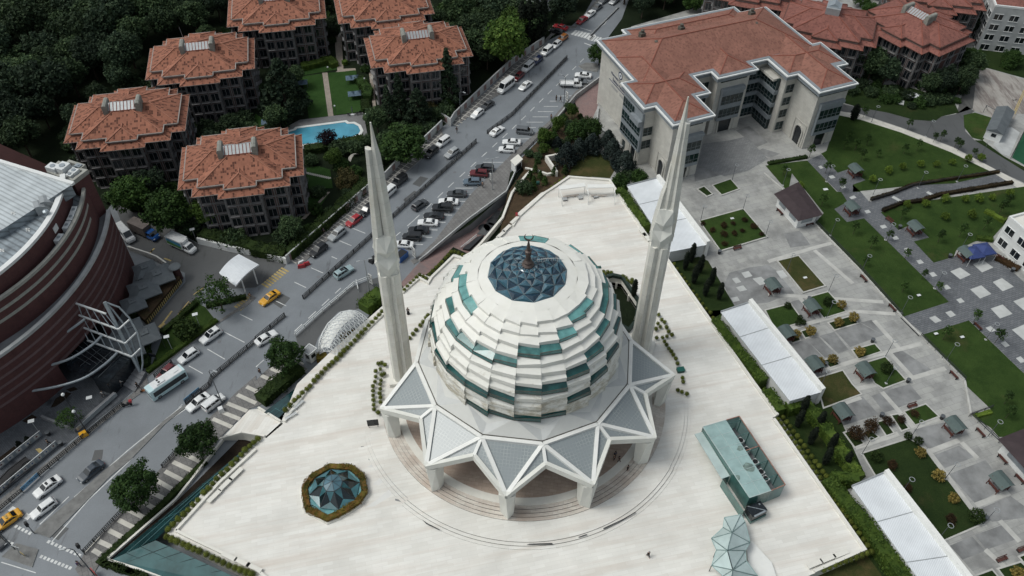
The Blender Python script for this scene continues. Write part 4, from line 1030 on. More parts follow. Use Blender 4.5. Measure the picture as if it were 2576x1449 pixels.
hp=house_proto('brick_house','brick house with worn orange tiered roof nearest the street, beside the green boxy awnings','clay_roof')
hp['label']='brick house with mottled orange tiered roof, nearest the mall, between mall and pool'
hp.location=(-58.7,141.5,0);hp.rotation_euler=(0,0,R(12.4))
for x,y,a,l in((-88.2,156.8,11.8,'brick house with orange tiered roof at the wood edge directly behind the mall roof'),(-78.5,182.6,13,'brick house with orange tiered roof and thin roof antenna, against the dark wood'),
                   (-65,208.1,12.3,'orange roofed brick house at the top of the lawn, cut by the upper edge'),(-36.3,210.9,14.2,'brick house with orange tiered roof, partly behind the house at the street wall'),(-25,189.5,14.6,'brick house with orange tiered roof beside the tall pointed conifer and street wall')):
    dup(hp,(x,y,0),R(a),None,l)
hr=house_proto('brick_house','brick house with red tiered roof and bright roof light, by the gravel lane','clay_roof_old')
hr.location=(106.6,202.3,.5);hr.rotation_euler=(0,0,R(-56))
dup(hr,(118,221.5,.5),R(-12),None,'brick house with red tiered roof farthest right, beside the pale apartment block')
dup(hr,(67,223,.5),R(-20),None,'brick house with red tiered roof peeking over the long university roof')
hb=house_proto('brick_house','brick house with red tiered roof carrying one big grey metal box, behind the university','clay_roof_old',True)
hb.location=(83.6,203,.5);hb.rotation_euler=(0,0,R(-22))
mb=MB();p=Q('A',1390,300,15);mb.tube((p.x,p.y,14),(p.x-.3,p.y,18.5),.05,.03,6)
single(mb,'antenna',M['steel'],'thin metal antenna on a chimney of the orange roofed house','antenna',(p.x,p.y,14))

# ---- university
UA=R(22.5);UO=Vector((34.2,147.7,0));_uu=Vector((math.cos(UA),math.sin(UA),0));_uv=Vector((-_uu.y,_uu.x,0))
def U(u,v,z=0):return UO+_uu*u+_uv*v+Vector((0,0,z))
EAVE=[(0,0),(10.8,0),(10.8,8),(14.5,8),(14.5,15.4),(19,15.4),(19,12.4),(30.2,12.4),(30.2,15.4),(34.6,15.4),(34.6,7.3),(37.5,7.3),(37.5,-1),(48.4,-1),(48.4,6.8),(51.5,6.8),(51.5,17.6),(49,17.6),(49,37.5),(41.3,37.5),(41.3,40.5),(8.3,40.5),(8.3,38.2),(.2,38.2),(.2,19.1),(-2.9,19.1),(-2.9,7.8),(0,7.8)]
un=thing('university_building','pale stone four storey university building with broad red tiled hip roofs','university building',UO,0)
un.rotation_euler=(0,0,UA)
_loc=lambda mb,nm,m,par=None:part(mb,nm,m,par or un)
e1=inset(EAVE,1.25)
mb=MB();mb.prism(e1,-3.2,16.7);_loc(mb,'wall',M['uni_stone'])
mb=MB();mb.prism(inset(EAVE,.3),16.55,17.6,0,0,True);_loc(mb,'cornice',M['uni_grey'])
mb=MB();mb.prism(EAVE,17.55,17.85,0,0,True);_loc(mb,'eave_trim',M['uni_trim'])
mb=MB();mb.prism(inset(EAVE,.4),17.8,18.0);_loc(mb,'gutter',M['uni_grey'])
rf=MB();rg=MB()
ZR=18.0;o=1.05
for i,(x0,x1,y0,y1)in enumerate(((.2,49,15.4,38.2),(0,10.8,0,30),(-2.9,14.5,8,19),(37.5,48.4,-1,30),(34.6,51.5,7.2,17.5),(19,30.2,12.4,30),(8.3,41.3,28,40.5))):
    hip(rf,rg,x0+o,x1-o,y0+o,y1-o,ZR-.008*i,.38)
r_=_loc(rf,'roof',M['clay_roof_even']);_loc(rg,'ridge',M['ridge_dark'],r_)
for t_,x,y in(('C',980,265),('C',1083,350),('C',1275,220),('C',1220,325),('C',1805,105),('C',1832,210)):
    p=Q(t_,x,y+14,19.6);d=p-UO;u,v=d.dot(_uu),d.dot(_uv);mb=MB();mb.box((u,v,18.3),(1.3,1.3,2.5));mb.lathe((u,v,20.8),[(.32,0),(.32,.5),(.5,.5),(.5,.65),(.1,.9)],10)
    _loc(mb,'chimney',M['dark_gutter'])
def facade(p0,p1,feats):
    """features along a wall p0->p1 (outward = right of the direction)"""
    a=Vector((*p0,0));b=Vector((*p1,0));d=(b-a).normalized();n=Vector((d.y,-d.x,0));L=(b-a).length
    for f in feats:
        k=f[0]
        if k=='glass':  # t0,t1,z0,z1,proud
            _,t0,t1,z0,z1,pr=f;mb=MB()
            A=a+d*t0+n*(pr+.03);B=a+d*t1+n*(pr+.03);mb.poly([A+Vector((0,0,z0)),B+Vector((0,0,z0)),B+Vector((0,0,z1)),A+Vector((0,0,z1))],0)
            kk=max(2,round((t1-t0)/1.15))
            for q in range(kk+1):
                P=lerp(A,B,q/kk)+n*.03;mb.bar(P+Vector((0,0,z0)),P+Vector((0,0,z1)),.09,.08,1,n)
            mb.bar(A+n*.03+Vector((0,0,z0+.35*(z1-z0))),B+n*.03+Vector((0,0,z0+.35*(z1-z0))),.07,.07,1)
            _loc(mb,'window',[M['uni_glass'],M['mullion']])
        elif k=='box':  # t0,t1,z0,z1,proud,mat
            _,t0,t1,z0,z1,pr,m=f;mb=MB();mb.prism([a+d*t0-n*.1,a+d*t1-n*.1,a+d*t1+n*pr,a+d*t0+n*pr],z0,z1,0,0,True);_loc(mb,'bay',M[m])
        elif k=='arch':  # t, width, z0, height
            _,t0,w_,z0,h_=f;mb=MB();c=a+d*t0+n*.04;pts=[c-d*w_/2+Vector((0,0,z0)),c+d*w_/2+Vector((0,0,z0))]
            arc=[c+d*(w_/2*1.12*math.cos(R(q)))+Vector((0,0,z0+h_-w_/2+w_/2*1.12*math.sin(R(q))))for q in range(0,181,15)]
            mb.poly(pts+arc);o_=_loc(mb,'arch',M['dark_pane'])  # flat dark face; the shade of the arch recess is painted on
            mb=MB();c2=c+n*.08;fr_=[c2+d*w_/2+Vector((0,0,z0))]+[p+n*.08 for p in arc]+[c2-d*w_/2+Vector((0,0,z0))]
            for p,q in zip(fr_[:-1],fr_[1:]):mb.bar(p,q,.35,.35,0,n)
            for s in(-1,1):mb.bar(c2+d*s*(w_/2+.9)+Vector((0,0,z0)),c2+d*s*(w_/2+.9)+Vector((0,0,z0+h_+1.2)),.12,.1,0,n)
            mb.bar(c2-d*(w_/2+.9)+Vector((0,0,z0+h_+1.2)),c2+d*(w_/2+.9)+Vector((0,0,z0+h_+1.2)),.1,.1,0)
            _loc(mb,'arch_surround',M['uni_stone'],o_)
def bays(L,t0,t1,rows,pr=.8,z0=None,z1=None):
    z0=rows[0][0]-1.0 if z0 is None else z0;z1=rows[-1][1]+.9 if z1 is None else z1
    o_=[('box',t0,t1,z0,z1,pr,'uni_grey')]
    for a,b in rows:o_.append(('glass',t0+.12,t1-.12,a,b,pr))
    return o_
r3=[(5.6,7.9),(9.2,11.5)];r4=[(1.6,3.9),(5.2,7.4),(8.7,10.9),(12.2,14.4)]
fr3=[(5.4,7.7),(8.9,11.2),(12.4,14.9)]
facade((1.25,1.25),(9.55,1.25),[('glass',.9,7.4,15.5,16.5,.02)]+bays(8.3,1.2,7.6,r3)+[('arch',4.2,2.6,1,3.9),('box',1.0,7.8,12.6,13.4,1.0,'uni_grey')])
facade((1.25,9.05),(1.25,1.25),[('arch',5.6,2.2,1,4.8),('glass',.4,7.4,15.9,16.5,.02)])
facade((-1.65,17.85),(-1.65,9.05),[('box',-.2,9.0,5.0,15.4,.5,'uni_grey'),('glass',0,8.6,5.6,7.9,.5),('glass',0,8.6,9.2,11.5,.5),('glass',0,5.2,12.6,15.0,.5),('arch',6.4,2.2,1,4.6),('glass',1,2.2,1,3.4,.02),('box',4.8,9.0,12.2,13.6,1.4,'uni_grey')])
facade((-1.65,9.05),(1.25,9.05),[('glass',.3,2.6,5.6,7.9,.02),('glass',.3,2.6,9.2,11.5,.02)])
facade((9.55,1.25),(9.55,9.25),[('glass',.6,7.4,z,z+2.2,.02)for z in(5.6,9.2,12.6)])
facade((13.25,9.25),(13.25,16.65),[('glass',.6,6.8,a,b,.02)for a,b in r4])
facade((13.25,16.65),(20.25,16.65),[('glass',.3,6.6,a,b,.02)for a,b in r4])
facade((20.25,13.65),(28.95,13.65),[('glass',.8,7.9,15.5,16.5,.02)]+bays(8.7,1.3,7.4,[(6.0,8.3),(9.6,12.0)])+[('arch',4.35,3.6,1,5.0),('box',1.2,7.5,12.9,13.9,1.1,'uni_grey')])
facade((28.95,13.65),(28.95,16.65),[('glass',.3,2.7,a,b,.02)for a,b in r4])
facade((28.95,16.65),(35.85,16.65),[('glass',.2,6.7,a,b,.05)for a,b in r4]+[('box',0,6.9,4.1,5.1,.3,'uni_grey'),('box',0,6.9,7.6,8.6,.3,'uni_grey'),('box',0,6.9,11.1,12.1,.3,'uni_grey')])
facade((35.85,16.65),(35.85,8.55),[('glass',.2,6.2,a,b,.9)for a,b in r4]+[('box',0,6.4,4.0,5.1,1.2,'uni_grey'),('box',0,6.4,7.5,8.6,1.2,'uni_grey'),('box',0,6.4,11.0,12.1,1.2,'uni_grey'),('box',.3,6.2,1,15,.85,'uni_glass'),('box',.2,5.8,14.6,15.2,1.9,'uni_stone'),('glass',.2,6.0,15.6,16.5,.02)])
facade((35.85,8.55),(38.75,8.55),[('glass',.5,2.6,a,b,.02)for a,b in r4])
facade((38.75,8.55),(38.75,.25),[('arch',5.6,2.6,1,5.0),('glass',.2,8.0,15.6,16.5,.02)])
facade((38.75,.25),(47.15,.25),[('glass',.3,8.0,15.6,16.5,.02)]+bays(8.4,1.1,7.5,[(6.0,8.3),(9.6,12.0)])+[('arch',4.2,3.0,1,4.3),('box',1.0,7.7,12.9,13.7,1.0,'uni_grey')])
facade((47.15,.25),(47.15,8.05),[('glass',.8,7,z,z+2.2,.02)for z in(2,5.6,9.2,12.6)])
facade((50.25,8.05),(50.25,16.35),[('glass',.8,7.4,z,z+2.2,.02)for z in(2,5.6,9.2,12.6)])
facade((1.45,20.35),(-1.65,20.35),[])
# sign on the windowless wall: round crest, two lines, a rule
def text(body,size,mat,name,parent,loc,rot,align='CENTER',ext=.02):
    c=bpy.data.curves.new(name,'FONT');c.body=body;c.size=size;c.align_x=align;c.extrude=ext;c.materials.append(mat)
    q=bpy.data.objects.new(name,c);COL.objects.link(q);bpy.context.view_layer.update()
    me=bpy.data.meshes.new_from_object(q.evaluated_get(bpy.context.evaluated_depsgraph_get()));bpy.data.objects.remove(q)
    o=bpy.data.objects.new(name,me);COL.objects.link(o);o.parent=parent;o.location=loc;o.rotation_euler=rot
    return o
navy=plain('sign_navy',(.02,.035,.10),.5,.05,3);greysign=plain('sign_grey',(.36,.36,.35),.6,.05,3)
xw=1.41;vc=26.6
rt=(math.pi/2,0,-math.pi/2)
text('Marmara Üniversitesi',1.05,navy,'sign_letters',un,(xw,vc,12.3),rt);text('İlahiyat Fakültesi',1.05,navy,'sign_letters',un,(xw,vc,11.0),rt)
mb=MB();mb.bar((xw,vc-5.2,10.55),(xw,vc+5.2,10.55),.08,.12);_loc(mb,'sign_rule',navy)
mb=MB();mb.bar((xw,vc-.6,9.5),(xw,vc-3.8,9.5),.06,.7);mb.bar((xw,vc+.6,9.5),(xw,vc+3.8,9.5),.06,.7);_loc(mb,'sign_rule',greysign)
cb=MB();N=28
for q in range(N):
    a0,a1=2*math.pi*q/N,2*math.pi*(q+1)/N;P=lambda a,r:Vector((xw-.03,vc+r*math.cos(a),14.3+r*math.sin(a)))
    cb.poly([P(a0,.72),P(a0,.98),P(a1,.98),P(a1,.72)],0);cb.poly([P(a0,0),P(a0,.72),P(a1,.72)],1)
cb.bar((xw-.06,vc-.35,14.35),(xw-.06,vc+.35,14.35),.05,.22,0);cb.bar((xw-.06,vc-.2,14.0),(xw-.06,vc+.2,14.0),.05,.12,0)
_loc(cb,'crest',[navy,M['uni_trim']])

# ---- brick mall of three stacked curved walls
ml=thing('mall','dark red brick shopping mall with three stacked curved walls and metal roof','shopping mall',(-110,108,0))
def arcwall(c,r,a0,a1,z0,z1,m=0,mb=None,n=48,flip=False):
    mb=mb or MB()
    acc=0
    for i in range(n):
        A=a0+(a1-a0)*i/n;B=a0+(a1-a0)*(i+1)/n
        mb.poly([pol(c,r,A,z0),pol(c,r,B,z0),pol(c,r,B,z1),pol(c,r,A,z1)],m)
    return mb
def arccap(mb,c,r,a0,a1,z,m=0,ri=0,n=48):
    for i in range(n):
        A=a0+(a1-a0)*i/n;B=a0+(a1-a0)*(i+1)/n
        if ri:mb.poly([pol(c,ri,A,z),pol(c,r,A,z),pol(c,r,B,z),pol(c,ri,B,z)],m)
        else:mb.poly([pol(c,0,0,z),pol(c,r,A,z),pol(c,r,B,z)],m)
c1,r1_=(-119.7,108.3),42.7;c2,r2_=(-111.4,108.5),32.6;c3,r3_=(-112.6,107.3),33.0
mb=arcwall(c1,r1_,-85,17.2,5,15);arcwall(c1,r1_,-85,-25,0,5,0,mb);arcwall(c1,r1_,-9.5,17.2,0,5,0,mb)
e=pol(c1,r1_,17.2,0);w0=Vector((-150,146,0));mb.poly([e,w0,w0+Vector((0,0,15)),e+Vector((0,0,15))])
part(mb,'lower_wall',M['mall_brick'],ml,True)
mb=arcwall(c1,38.3,-27,-7,0,5.2);
for a in(-25,-9.5):mb.poly([pol(c1,38.3,a,0),pol(c1,r1_,a,0),pol(c1,r1_,a,5),pol(c1,38.3,a,5)])
for i in range(8):
    A=-25+15.5*i/8;B=A+15.5/8;mb.poly([pol(c1,38.3,A,5),pol(c1,r1_,A,5),pol(c1,r1_,B,5),pol(c1,38.3,B,5)])
part(mb,'entrance_recess',M['dark_pane'],ml,True)
mb=MB();arccap(mb,c1,r1_-.2,-85,17.2,14.2);mb.poly([e+Vector((0,0,14.2)),w0+Vector((0,0,14.2)),pol(c1,0,0,14.2)])
part(mb,'terrace',M['concrete_dark'],ml,True)
mb=arcwall(c2,r2_,-80,23,14,22);e2=pol(c2,r2_,23,0);w2=Vector((-120,142,0));mb.poly([e2+Vector((0,0,14)),w2+Vector((0,0,14)),w2+Vector((0,0,22)),e2+Vector((0,0,22))])
part(mb,'middle_wall',M['mall_brick'],ml,True)
mb=MB();arccap(mb,c2,r2_-.1,-80,23,21.0);part(mb,'terrace',M['metal_roof_dark'],ml,True)
mb=arcwall(c3,r3_-1.2,-80,22,20.5,25.2);part(mb,'upper_wall',M['mall_brick'],ml,True)
def rimm(c,r,a0,a1,z,w_,h,mat,name):
    mb=MB();arccap(mb,c,r+.12,a0,a1,z+h,0,r-w_);arcwall(c,r+.12,a0,a1,z-.25,z+h,0,mb)
    for i in range(48):
        A=a0+(a1-a0)*i/48;B=a0+(a1-a0)*(i+1)/48;mb.poly([pol(c,r-w_,B,z-.6),pol(c,r-w_,A,z-.6),pol(c,r-w_,A,z+h),pol(c,r-w_,B,z+h)])
    part(mb,name,mat,ml,True)
rimm(c1,r1_,-85,17.2,15,.55,.35,M['concrete'],'coping');rimm(c2,r2_,-80,19,22,.45,.3,M['mall_stone'],'coping');rimm(c3,r3_-1.2,-80,22,25.2,.8,.3,M['uni_trim'],'coping')
for z in(12.5,10.7,8.9,7.1,5.3):
    mb=arcwall(c1,r1_+.05,-85,16.5,z,z+.55);part(mb,'brick_stripe',M['mall_stripe'],ml,True)
for z,a in((19.75,15),(17.75,12)):
    mb=arcwall(c2,r2_+.06,-80,a,z,z+.6);arccap(mb,c2,r2_+.06,-80,a,z+.6,0,r2_-.02);part(mb,'stone_stripe',M['mall_stone'],ml,True)
ZM=lambda x,y,z:Q('A',(x/4.83)*2.0125,(560+y/4.83)*2.0125,z)
mb=MB();arccap(mb,c3,r3_-1.9,-80,22,24.3);part(mb,'lower_roof',M['metal_roof_dark'],ml,True)
mp=[ZM(1290,645,25.9),ZM(120,1400,25.9),ZM(-60,1510,25.9),ZM(-900,1500,25.9),ZM(-1400,-150,25.9),ZM(40,245,25.9)]
mb=MB();mb.prism(mp,23.5,25.9,1,0);part(mb,'main_roof',[M['metal_roof'],M['metal_roof_dark']],ml,True)
mb=MB();mb.bar(ZM(20,225,26.1),ZM(1330,625,26.1),.7,.5);mb.bar(ZM(20,225,26.1),ZM(-1400,-180,26.1),.7,.5);part(mb,'parapet',M['uni_trim'],ml,True)
tw=[ZM(*p,24.0)for p in((880,455),(1085,265),(1205,310),(1275,245),(1560,330),(1480,395),(1605,420),(1340,625))]
mb=MB();mb.prism(tw,14,24.0);part(mb,'plant_tower',M['mall_brick'],ml,True)
mb=MB();q_=inset(tw,.5);q0=inset(tw,-.08)
for i in range(len(q0)):
    j=(i+1)%len(q0);mb.prism([q0[i],q0[j],q_[j],q_[i]],23.8,24.7,0,0,True)
part(mb,'parapet',M['mall_stone'],ml,True)
mb=MB();tess(mb,[V3(p,0)for p in q_],(),24.06);part(mb,'tower_roof',M['metal_roof_dark'],ml,True)
# plant on the roofs stands there: things of their own
def acunit(x,y,z,sx,sy,sz,rz,label,px=True,mat='steel_white'):
    c=ZM(x,y,z)if px else Vector((x,y,z));t=thing('ventilation_unit',label,'ventilation unit',c,rz,'roof plant of the mall')
    mb=MB();mb.box((0,0,.15),(sx,sy,sz-.15));part(mb,'casing',M[mat],t)
    mb=MB();mb.box((0,0,0),(sx*.9,sy*.9,.15));mb.lathe((0,0,sz),[(min(sx,sy)*.3,0),(min(sx,sy)*.3,.12),(min(sx,sy)*.22,.13)],12);part(mb,'fan_ring',M['steel'],t)
acunit(1010,420,24.1,2.2,1.6,1.6,R(-20),'long pale ventilation unit at the outer corner of the plant tower');acunit(1190,430,24.1,1.8,2.2,1.8,R(-20),'biggest white ventilation unit in the middle of the plant tower');acunit(1370,460,24.1,1.5,1.3,1.1,R(-20),'white ventilation unit with wide flat top on the plant tower');acunit(1290,515,24.1,1.2,1.0,.9,R(-20),'small white ventilation unit nearest the parapet of the tower',True)
acunit(1440,345,24.1,1.2,.9,.8,R(-20),'low grey ventilation box near the far edge of the tower',True,'steel')
for x,y,l in((780,1020,'curved sheet metal air scoop higher along the roof step'),(680,1110,'curved sheet metal air scoop lower along the roof step')):
    c=ZM(x,y+40,24.35);t=thing('air_scoop',l,'air duct',c,R(32),'roof plant of the mall');mb=MB()
    mb.loft([[Vector((px_,py_,pz_))for px_,pz_ in((0,0),(0,1.9),(.8,1.85),(1.6,1.4),(2.1,.7),(2.2,0))]for py_ in(-1,1)]);part(mb,'duct',M['galv'],t)
    mb=MB();mb.box((2.2,0,.05),(.12,2.1,.5));part(mb,'flange',M['steel'],t)
for a,l in((8,'pale air conditioner'),(4.6,'pale air conditioner'),(.5,'brown stained air conditioner'),(-5.5,'lone air conditioner')):
    p=pol(c2,r2_-1.15,a,21.05);acunit(p.x,p.y,21.05,1.0,1.9,1.2,R(a),l+' in the brick gutter, '+('uppermost of the row' if a==8 else 'second of the row from its upper end' if a==4.6 else 'low beside dark boxes' if a==.5 else 'farthest down the ledge'),False)
p=Q('E',372,200,24.4);mb=MB();mb.tube(p,p+Vector((0,0,1.5)),.3,.3,10);mb.lathe(p+Vector((0,0,1.5)),[(.55,0),(.5,.3),(.1,.5)],12)
single(mb,'roof_vent',M['steel'],'round metal vent cowl standing on the lower mall roof','roof vent',p)
mb=MB()
for s in('E 80,150 115,170','E 85,168 112,150','E 400,118 435,140','E 405,138 430,118','E 195,275 225,297','E 198,297 222,275','E 0,430 30,450','E 2,450 28,430'):
    a,b=QM(s,24.4);z=25.96 if s.startswith('E 8')else 24.36
    a,b=QM(s,z);mb.bar(a,b,.22,.04)
part(mb,'roof_mark',M['line_white'],ml,True)
mb=MB();a=1.5
for p in(pol(c3,r3_-1.1,-1,22.6),):
    t_=Vector((-math.sin(R(-1)),math.cos(R(-1)),0));mb.bar(p-t_*.7+Vector((0,0,.6)),p+t_*.7+Vector((0,0,.6)),.1,1.2)
part(mb,'wall_hatch',M['uni_trim'],ml,True)
mb=MB();mb.box((0,0,0),(7,2.6,.12))
c=Q('A',155,1232,14);single(mb,'sheet_canopy',M['galv'],'small flat grey sheet canopy behind the mall roof','canopy',c,R(-16),None,False)
# ================================================================ SMALLER STRUCTURES
# sunken courtyard beside the dome
mb=MB();fl=-1.5
cin=COURT
n_=len(cin)
pitw=MB()
for i in range(n_):
    a,b=cin[i],cin[(i+1)%n_];pitw.poly([V3(a,ZP),V3(b,ZP),V3(b,ZP-1.6),V3(a,ZP-1.6)])
cw=inset(cin,-1.6);cc_=inset(cin,0)
ct=thing('sunken_courtyard','sunken garden court with white walls and dark coping beside the mosque dome','courtyard',(cin[0].x,cin[0].y,ZP))
for i in range(n_):
    a,b=cc_[i],cc_[(i+1)%n_];pitw.poly([V3(a,ZP-2.4),V3(b,ZP-2.4),V3(cw[(i+1)%n_],fl),V3(cw[i],fl)])
    d=(V3(b,0)-V3(a,0));L=d.length
    for q in range(1,max(2,int(L/3))):p=V3(a,0)+d*q/max(2,int(L/3));pitw.bar(V3(p,fl),V3(p,ZP-1.4),.4,.4)
part(pitw,'court_wall',M['white_stone'],ct,True)
mb=MB();tess(mb,[V3(p,0)for p in cw],(),fl);part(mb,'court_floor',M['soil'],ct,True)
mb=MB();tess(mb,[V3(p,0)for p in inset(cin,1.4)],(),fl+.15);part(mb,'court_bed',M['concrete_dark'],ct,True)
mb=MB();q0,q1=inset(cin,-.35),inset(cin,.25)
for i in range(n_):
    if i in(6,7):continue
    j=(i+1)%n_;mb.prism([q0[i],q0[j],q1[j],q1[i]],ZP,ZP+.75,0,0,True)
part(mb,'coping',M['f_hedge_dark']if False else plain('green_coping',(.02,.035,.028),.6,.3,1),ct,True)

# sloping glass roofs along the street edge
def glass_slope(name,pts3,mat,label,nu,frame='pit_glass_light'):
    c=sum(pts3,Vector())/len(pts3);t=thing(name,label,'glass roof',(c.x,c.y,0))
    mb=MB();mb.poly(pts3,0);part(mb,'glazing',M[mat],t,True)
    br=MB();a,b,c_,d=pts3[0],pts3[1],pts3[2],pts3[-1]
    up=Vector((0,0,.03))
    for i in range(1,nu):
        f=i/nu;br.bar(lerp(a,d,f)+up,lerp(b,c_,f)+up,.1,.06)
    for f in(.33,.66):br.bar(lerp(a,b,f)+up,lerp(d,c_,f)+up,.07,.06)
    g_=part(br,'glazing_bar',M['pit_glass_light']if mat=='pit_glass' else M['pit_glass'],t,True)
    return t
zt,zb=ZP-.15,.5
glass_slope('glass_roof',[Q('I',845,1325,zb),Q('I',1175,1180,zt),Q('J',150,1600,zt),Q('J',-300,1620,zb)],'pit_glass_light','broad sloping teal glass roof below the long row of clipped balls',9)
glass_slope('glass_roof',[Q('I',845,1325,zb),Q('I',1845,490,zt-.4),Q('I',1835,520,zt),Q('I',1180,1172,zt)],'pit_glass','narrow dark glass roof tapering up along the street side of the plaza',3)
glass_slope('glass_roof',[Q('J',60,213,1.6),Q('J',160,268,zt),Q('F',625,1245,zt),Q('F',600,1250,1.6)],'pit_glass','dark glass roof strip beside the thick hedge and marble ramp',10)
sl2=QM('I 1840,380 1932,415 J 10,420 I 1900,455 1830,520 840,1322 810,1310 1350,870',.25)
sheet('planting_bed',sl2,.27,M['dark_soil'])
mb=MB();mb.strip(QM('I 1690,420 1330,880 812,1330 1215,1455 1800,1640',.2),.35,.1,.7);single(mb,'boundary_wall',M['white_stone'],'long low white wall between clipped hedge and glass roof','low wall')

# octagonal glass lantern with flower ring
OC=Vector((-27.9,67.2,ZP));ol=thing('glass_lantern','low nine sided glass roof light with dark star, ringed by yellow flowers','glass roof light',OC)
oct_px=[(1280/5.175,680/5.175)]
OP=lambda x,y,z:Q('J',(1100+x/5.175-960)*2.0125,(1700+y/5.175-1440)*2.0125,z)
rim9=[OP(*p,ZP+.7)for p in((280,680),(420,480),(720,310),(1090,330),(1280,480),(1325,740),(1200,910),(860,1120),(670,1200),(330,1030))]
in8=[OP(*p,ZP+2.6)for p in((575,630),(610,500),(730,408),(885,420),(955,530),(920,655),(790,740),(640,735))]
cx=sum(in8,Vector())/8
mb=MB();gl2=MB();up8=in8
mids=[lerp(rim9[i],rim9[(i+1)%10],.5)for i in range(10)]
tips8=[OP(*p,ZP+.95)for p in((300,810),(420,490),(725,310),(1055,340),(1285,565),(1215,900),(880,1100),(520,1060))]
for i in range(8):
    mb.poly([cx+Vector((0,0,.5)),up8[i],up8[(i+1)%8]],0)
    a,b=up8[i],up8[(i+1)%8];t0,t1=tips8[i],tips8[(i+1)%8]
    m_=lerp(a,b,.5)
    mb.poly([a,t0,lerp(m_,lerp(t0,t1,.5),.55)+Vector((0,0,-.35))],3);mb.poly([b,lerp(m_,lerp(t0,t1,.5),.55)+Vector((0,0,-.35)),t1],3)
    mb.poly([a,lerp(m_,lerp(t0,t1,.5),.55)+Vector((0,0,-.35)),b],2)
    g_=lerp(m_,lerp(t0,t1,.5),.55)+Vector((0,0,-.35));e_=lerp(lerp(t0,t1,.5),g_,.12);e_=Vector((e_.x,e_.y,ZP+.75))
    mb.poly([t0,t1,g_],2 if i%2 else 1)
part(mb,'glass_star',[M['oct_blue'],M['oct_teal'],M['oct_teal'],M['oct_dark']],ol,True)
mb=MB();mb.poly([Vector((p.x,p.y,ZP+.7))for p in rim9],0);part(mb,'rim_glass',M['oct_cyan'],ol,True)
mb=MB()
for i in range(8):
    mb.bar(up8[i],up8[(i+1)%8],.08,.08);mb.bar(up8[i],tips8[i],.08,.08);mb.bar(cx+Vector((0,0,.52)),up8[i],.05,.05)
for i in range(10):mb.bar(rim9[i],rim9[(i+1)%10],.1,.12)
part(mb,'glazing_bar',M['dark_metal'],ol,True)
o10=inset(rim9,-.95);o11=inset(rim9,-.02);mb=MB()
mb.prism(inset(rim9,-1.15),ZP-.05,ZP+.35);mb.prism(inset(rim9,-.1),ZP,ZP+.62);part(mb,'planter_kerb',M['white_stone'],ol,True)

# teal glass service pavilion on the plaza
PV=lambda x,y,z:Q('K',(2600+x/2.195-1920)*2.0125,(1500+y/2.195-1440)*2.0125,z)
h1=ZP+3.6
pv=thing('glass_pavilion','long teal glass pavilion with open plant strip beside its flat roof','pavilion',PV(460,800,ZP))
A_,B_,C_,D_=PV(78,222,h1),PV(270,165,h1),PV(642,745,h1),PV(462,805,h1)
E_,F_=PV(378,133,h1),PV(757,697,h1)
mb=MB();mb.prism([A_,B_,C_,D_],ZP,h1,1,0);part(mb,'glass_hall',[M['pavilion_glass'],M['pavilion_dark']],pv,True)
mb=MB()
for a,b in((B_,E_),(E_,F_),(F_,C_)):mb.poly([V3(a,ZP),V3(b,ZP),b,a]);mb.poly([V3(a,ZP)*1.0,a,b,V3(b,ZP)])
part(mb,'glass_screen',M['pavilion_glass'],pv,True)
mb=MB();tess(mb,[V3(p,0)for p in(B_,E_,F_,C_)],(),ZP+.05);part(mb,'plant_floor',M['concrete_dark'],pv,True)
mb=MB()
for a,b in((B_,E_),(E_,F_),(F_,C_)):mb.bar(a,b,.14,.14)
mb.bar(lerp(B_,C_,.45),lerp(E_,F_,.45),.14,.14)
part(mb,'rusty_frame',plain('rusty',(.30,.17,.13),.8,.3,2),pv,True)
for f in(.05,.24,.46,.65,.85):
    mb=MB();p=lerp(E_,F_,f);mb.tube(V3(p,ZP),p,.1,.1,6);mb.bar(V3(lerp(B_,C_,f),h1-.2),p+Vector((0,0,-.2)),.08,.1);part(mb,'post',M['pavilion_dark'],pv,True)
lw=PV(12,280,ZP+2.4),PV(75,262,ZP+2.4),PV(300,625,ZP+2.4),PV(235,648,ZP+2.4)
mb=MB();mb.prism(lw,ZP+2.2,ZP+2.4,0,0,True);part(mb,'side_canopy',M['frost_glass'],pv,True)
mb=MB();s0,s1,s2,s3=PV(240,650,ZP+2.3),PV(300,626,ZP+2.3),PV(452,880,ZP+2.3),PV(415,915,ZP+2.3)
mb.poly([V3(s0,ZP+.02),V3(s3,ZP+.02),s3,s0]);mb.poly([V3(s1,ZP),s1,s0,V3(s0,ZP)])
part(mb,'side_glass',M['pavilion_dark'],pv,True)
mb=MB()
for i in range(1,6):
    mb.bar(lerp(A_,D_,i/6)+Vector((0,0,.03)),lerp(B_,C_,i/6)+Vector((0,0,.03)),.05,.04)
mb.bar(lerp(A_,B_,.5)+Vector((0,0,.03)),lerp(D_,C_,.5)+Vector((0,0,.03)),.05,.04)
for a,b in((A_,B_),(A_,D_),(D_,C_)):mb.bar(a+Vector((0,0,.03)),b+Vector((0,0,.03)),.1,.08)
part(mb,'glazing_bar',M['frost_glass'],pv,True)
for x,y,r in((462,555,1.0),(365,635,.5),(385,400,.55)):
    p=PV(x,y,h1);mb=MB();mb.poly([Vector((p.x+r*(.7+.5*hashf(i,x,1))*math.cos(i*.7),p.y+r*(.7+.5*hashf(i,y,2))*math.sin(i*.7),h1+.012))for i in range(9)]);part(mb,'roof_stain',M['stain'],pv,True)
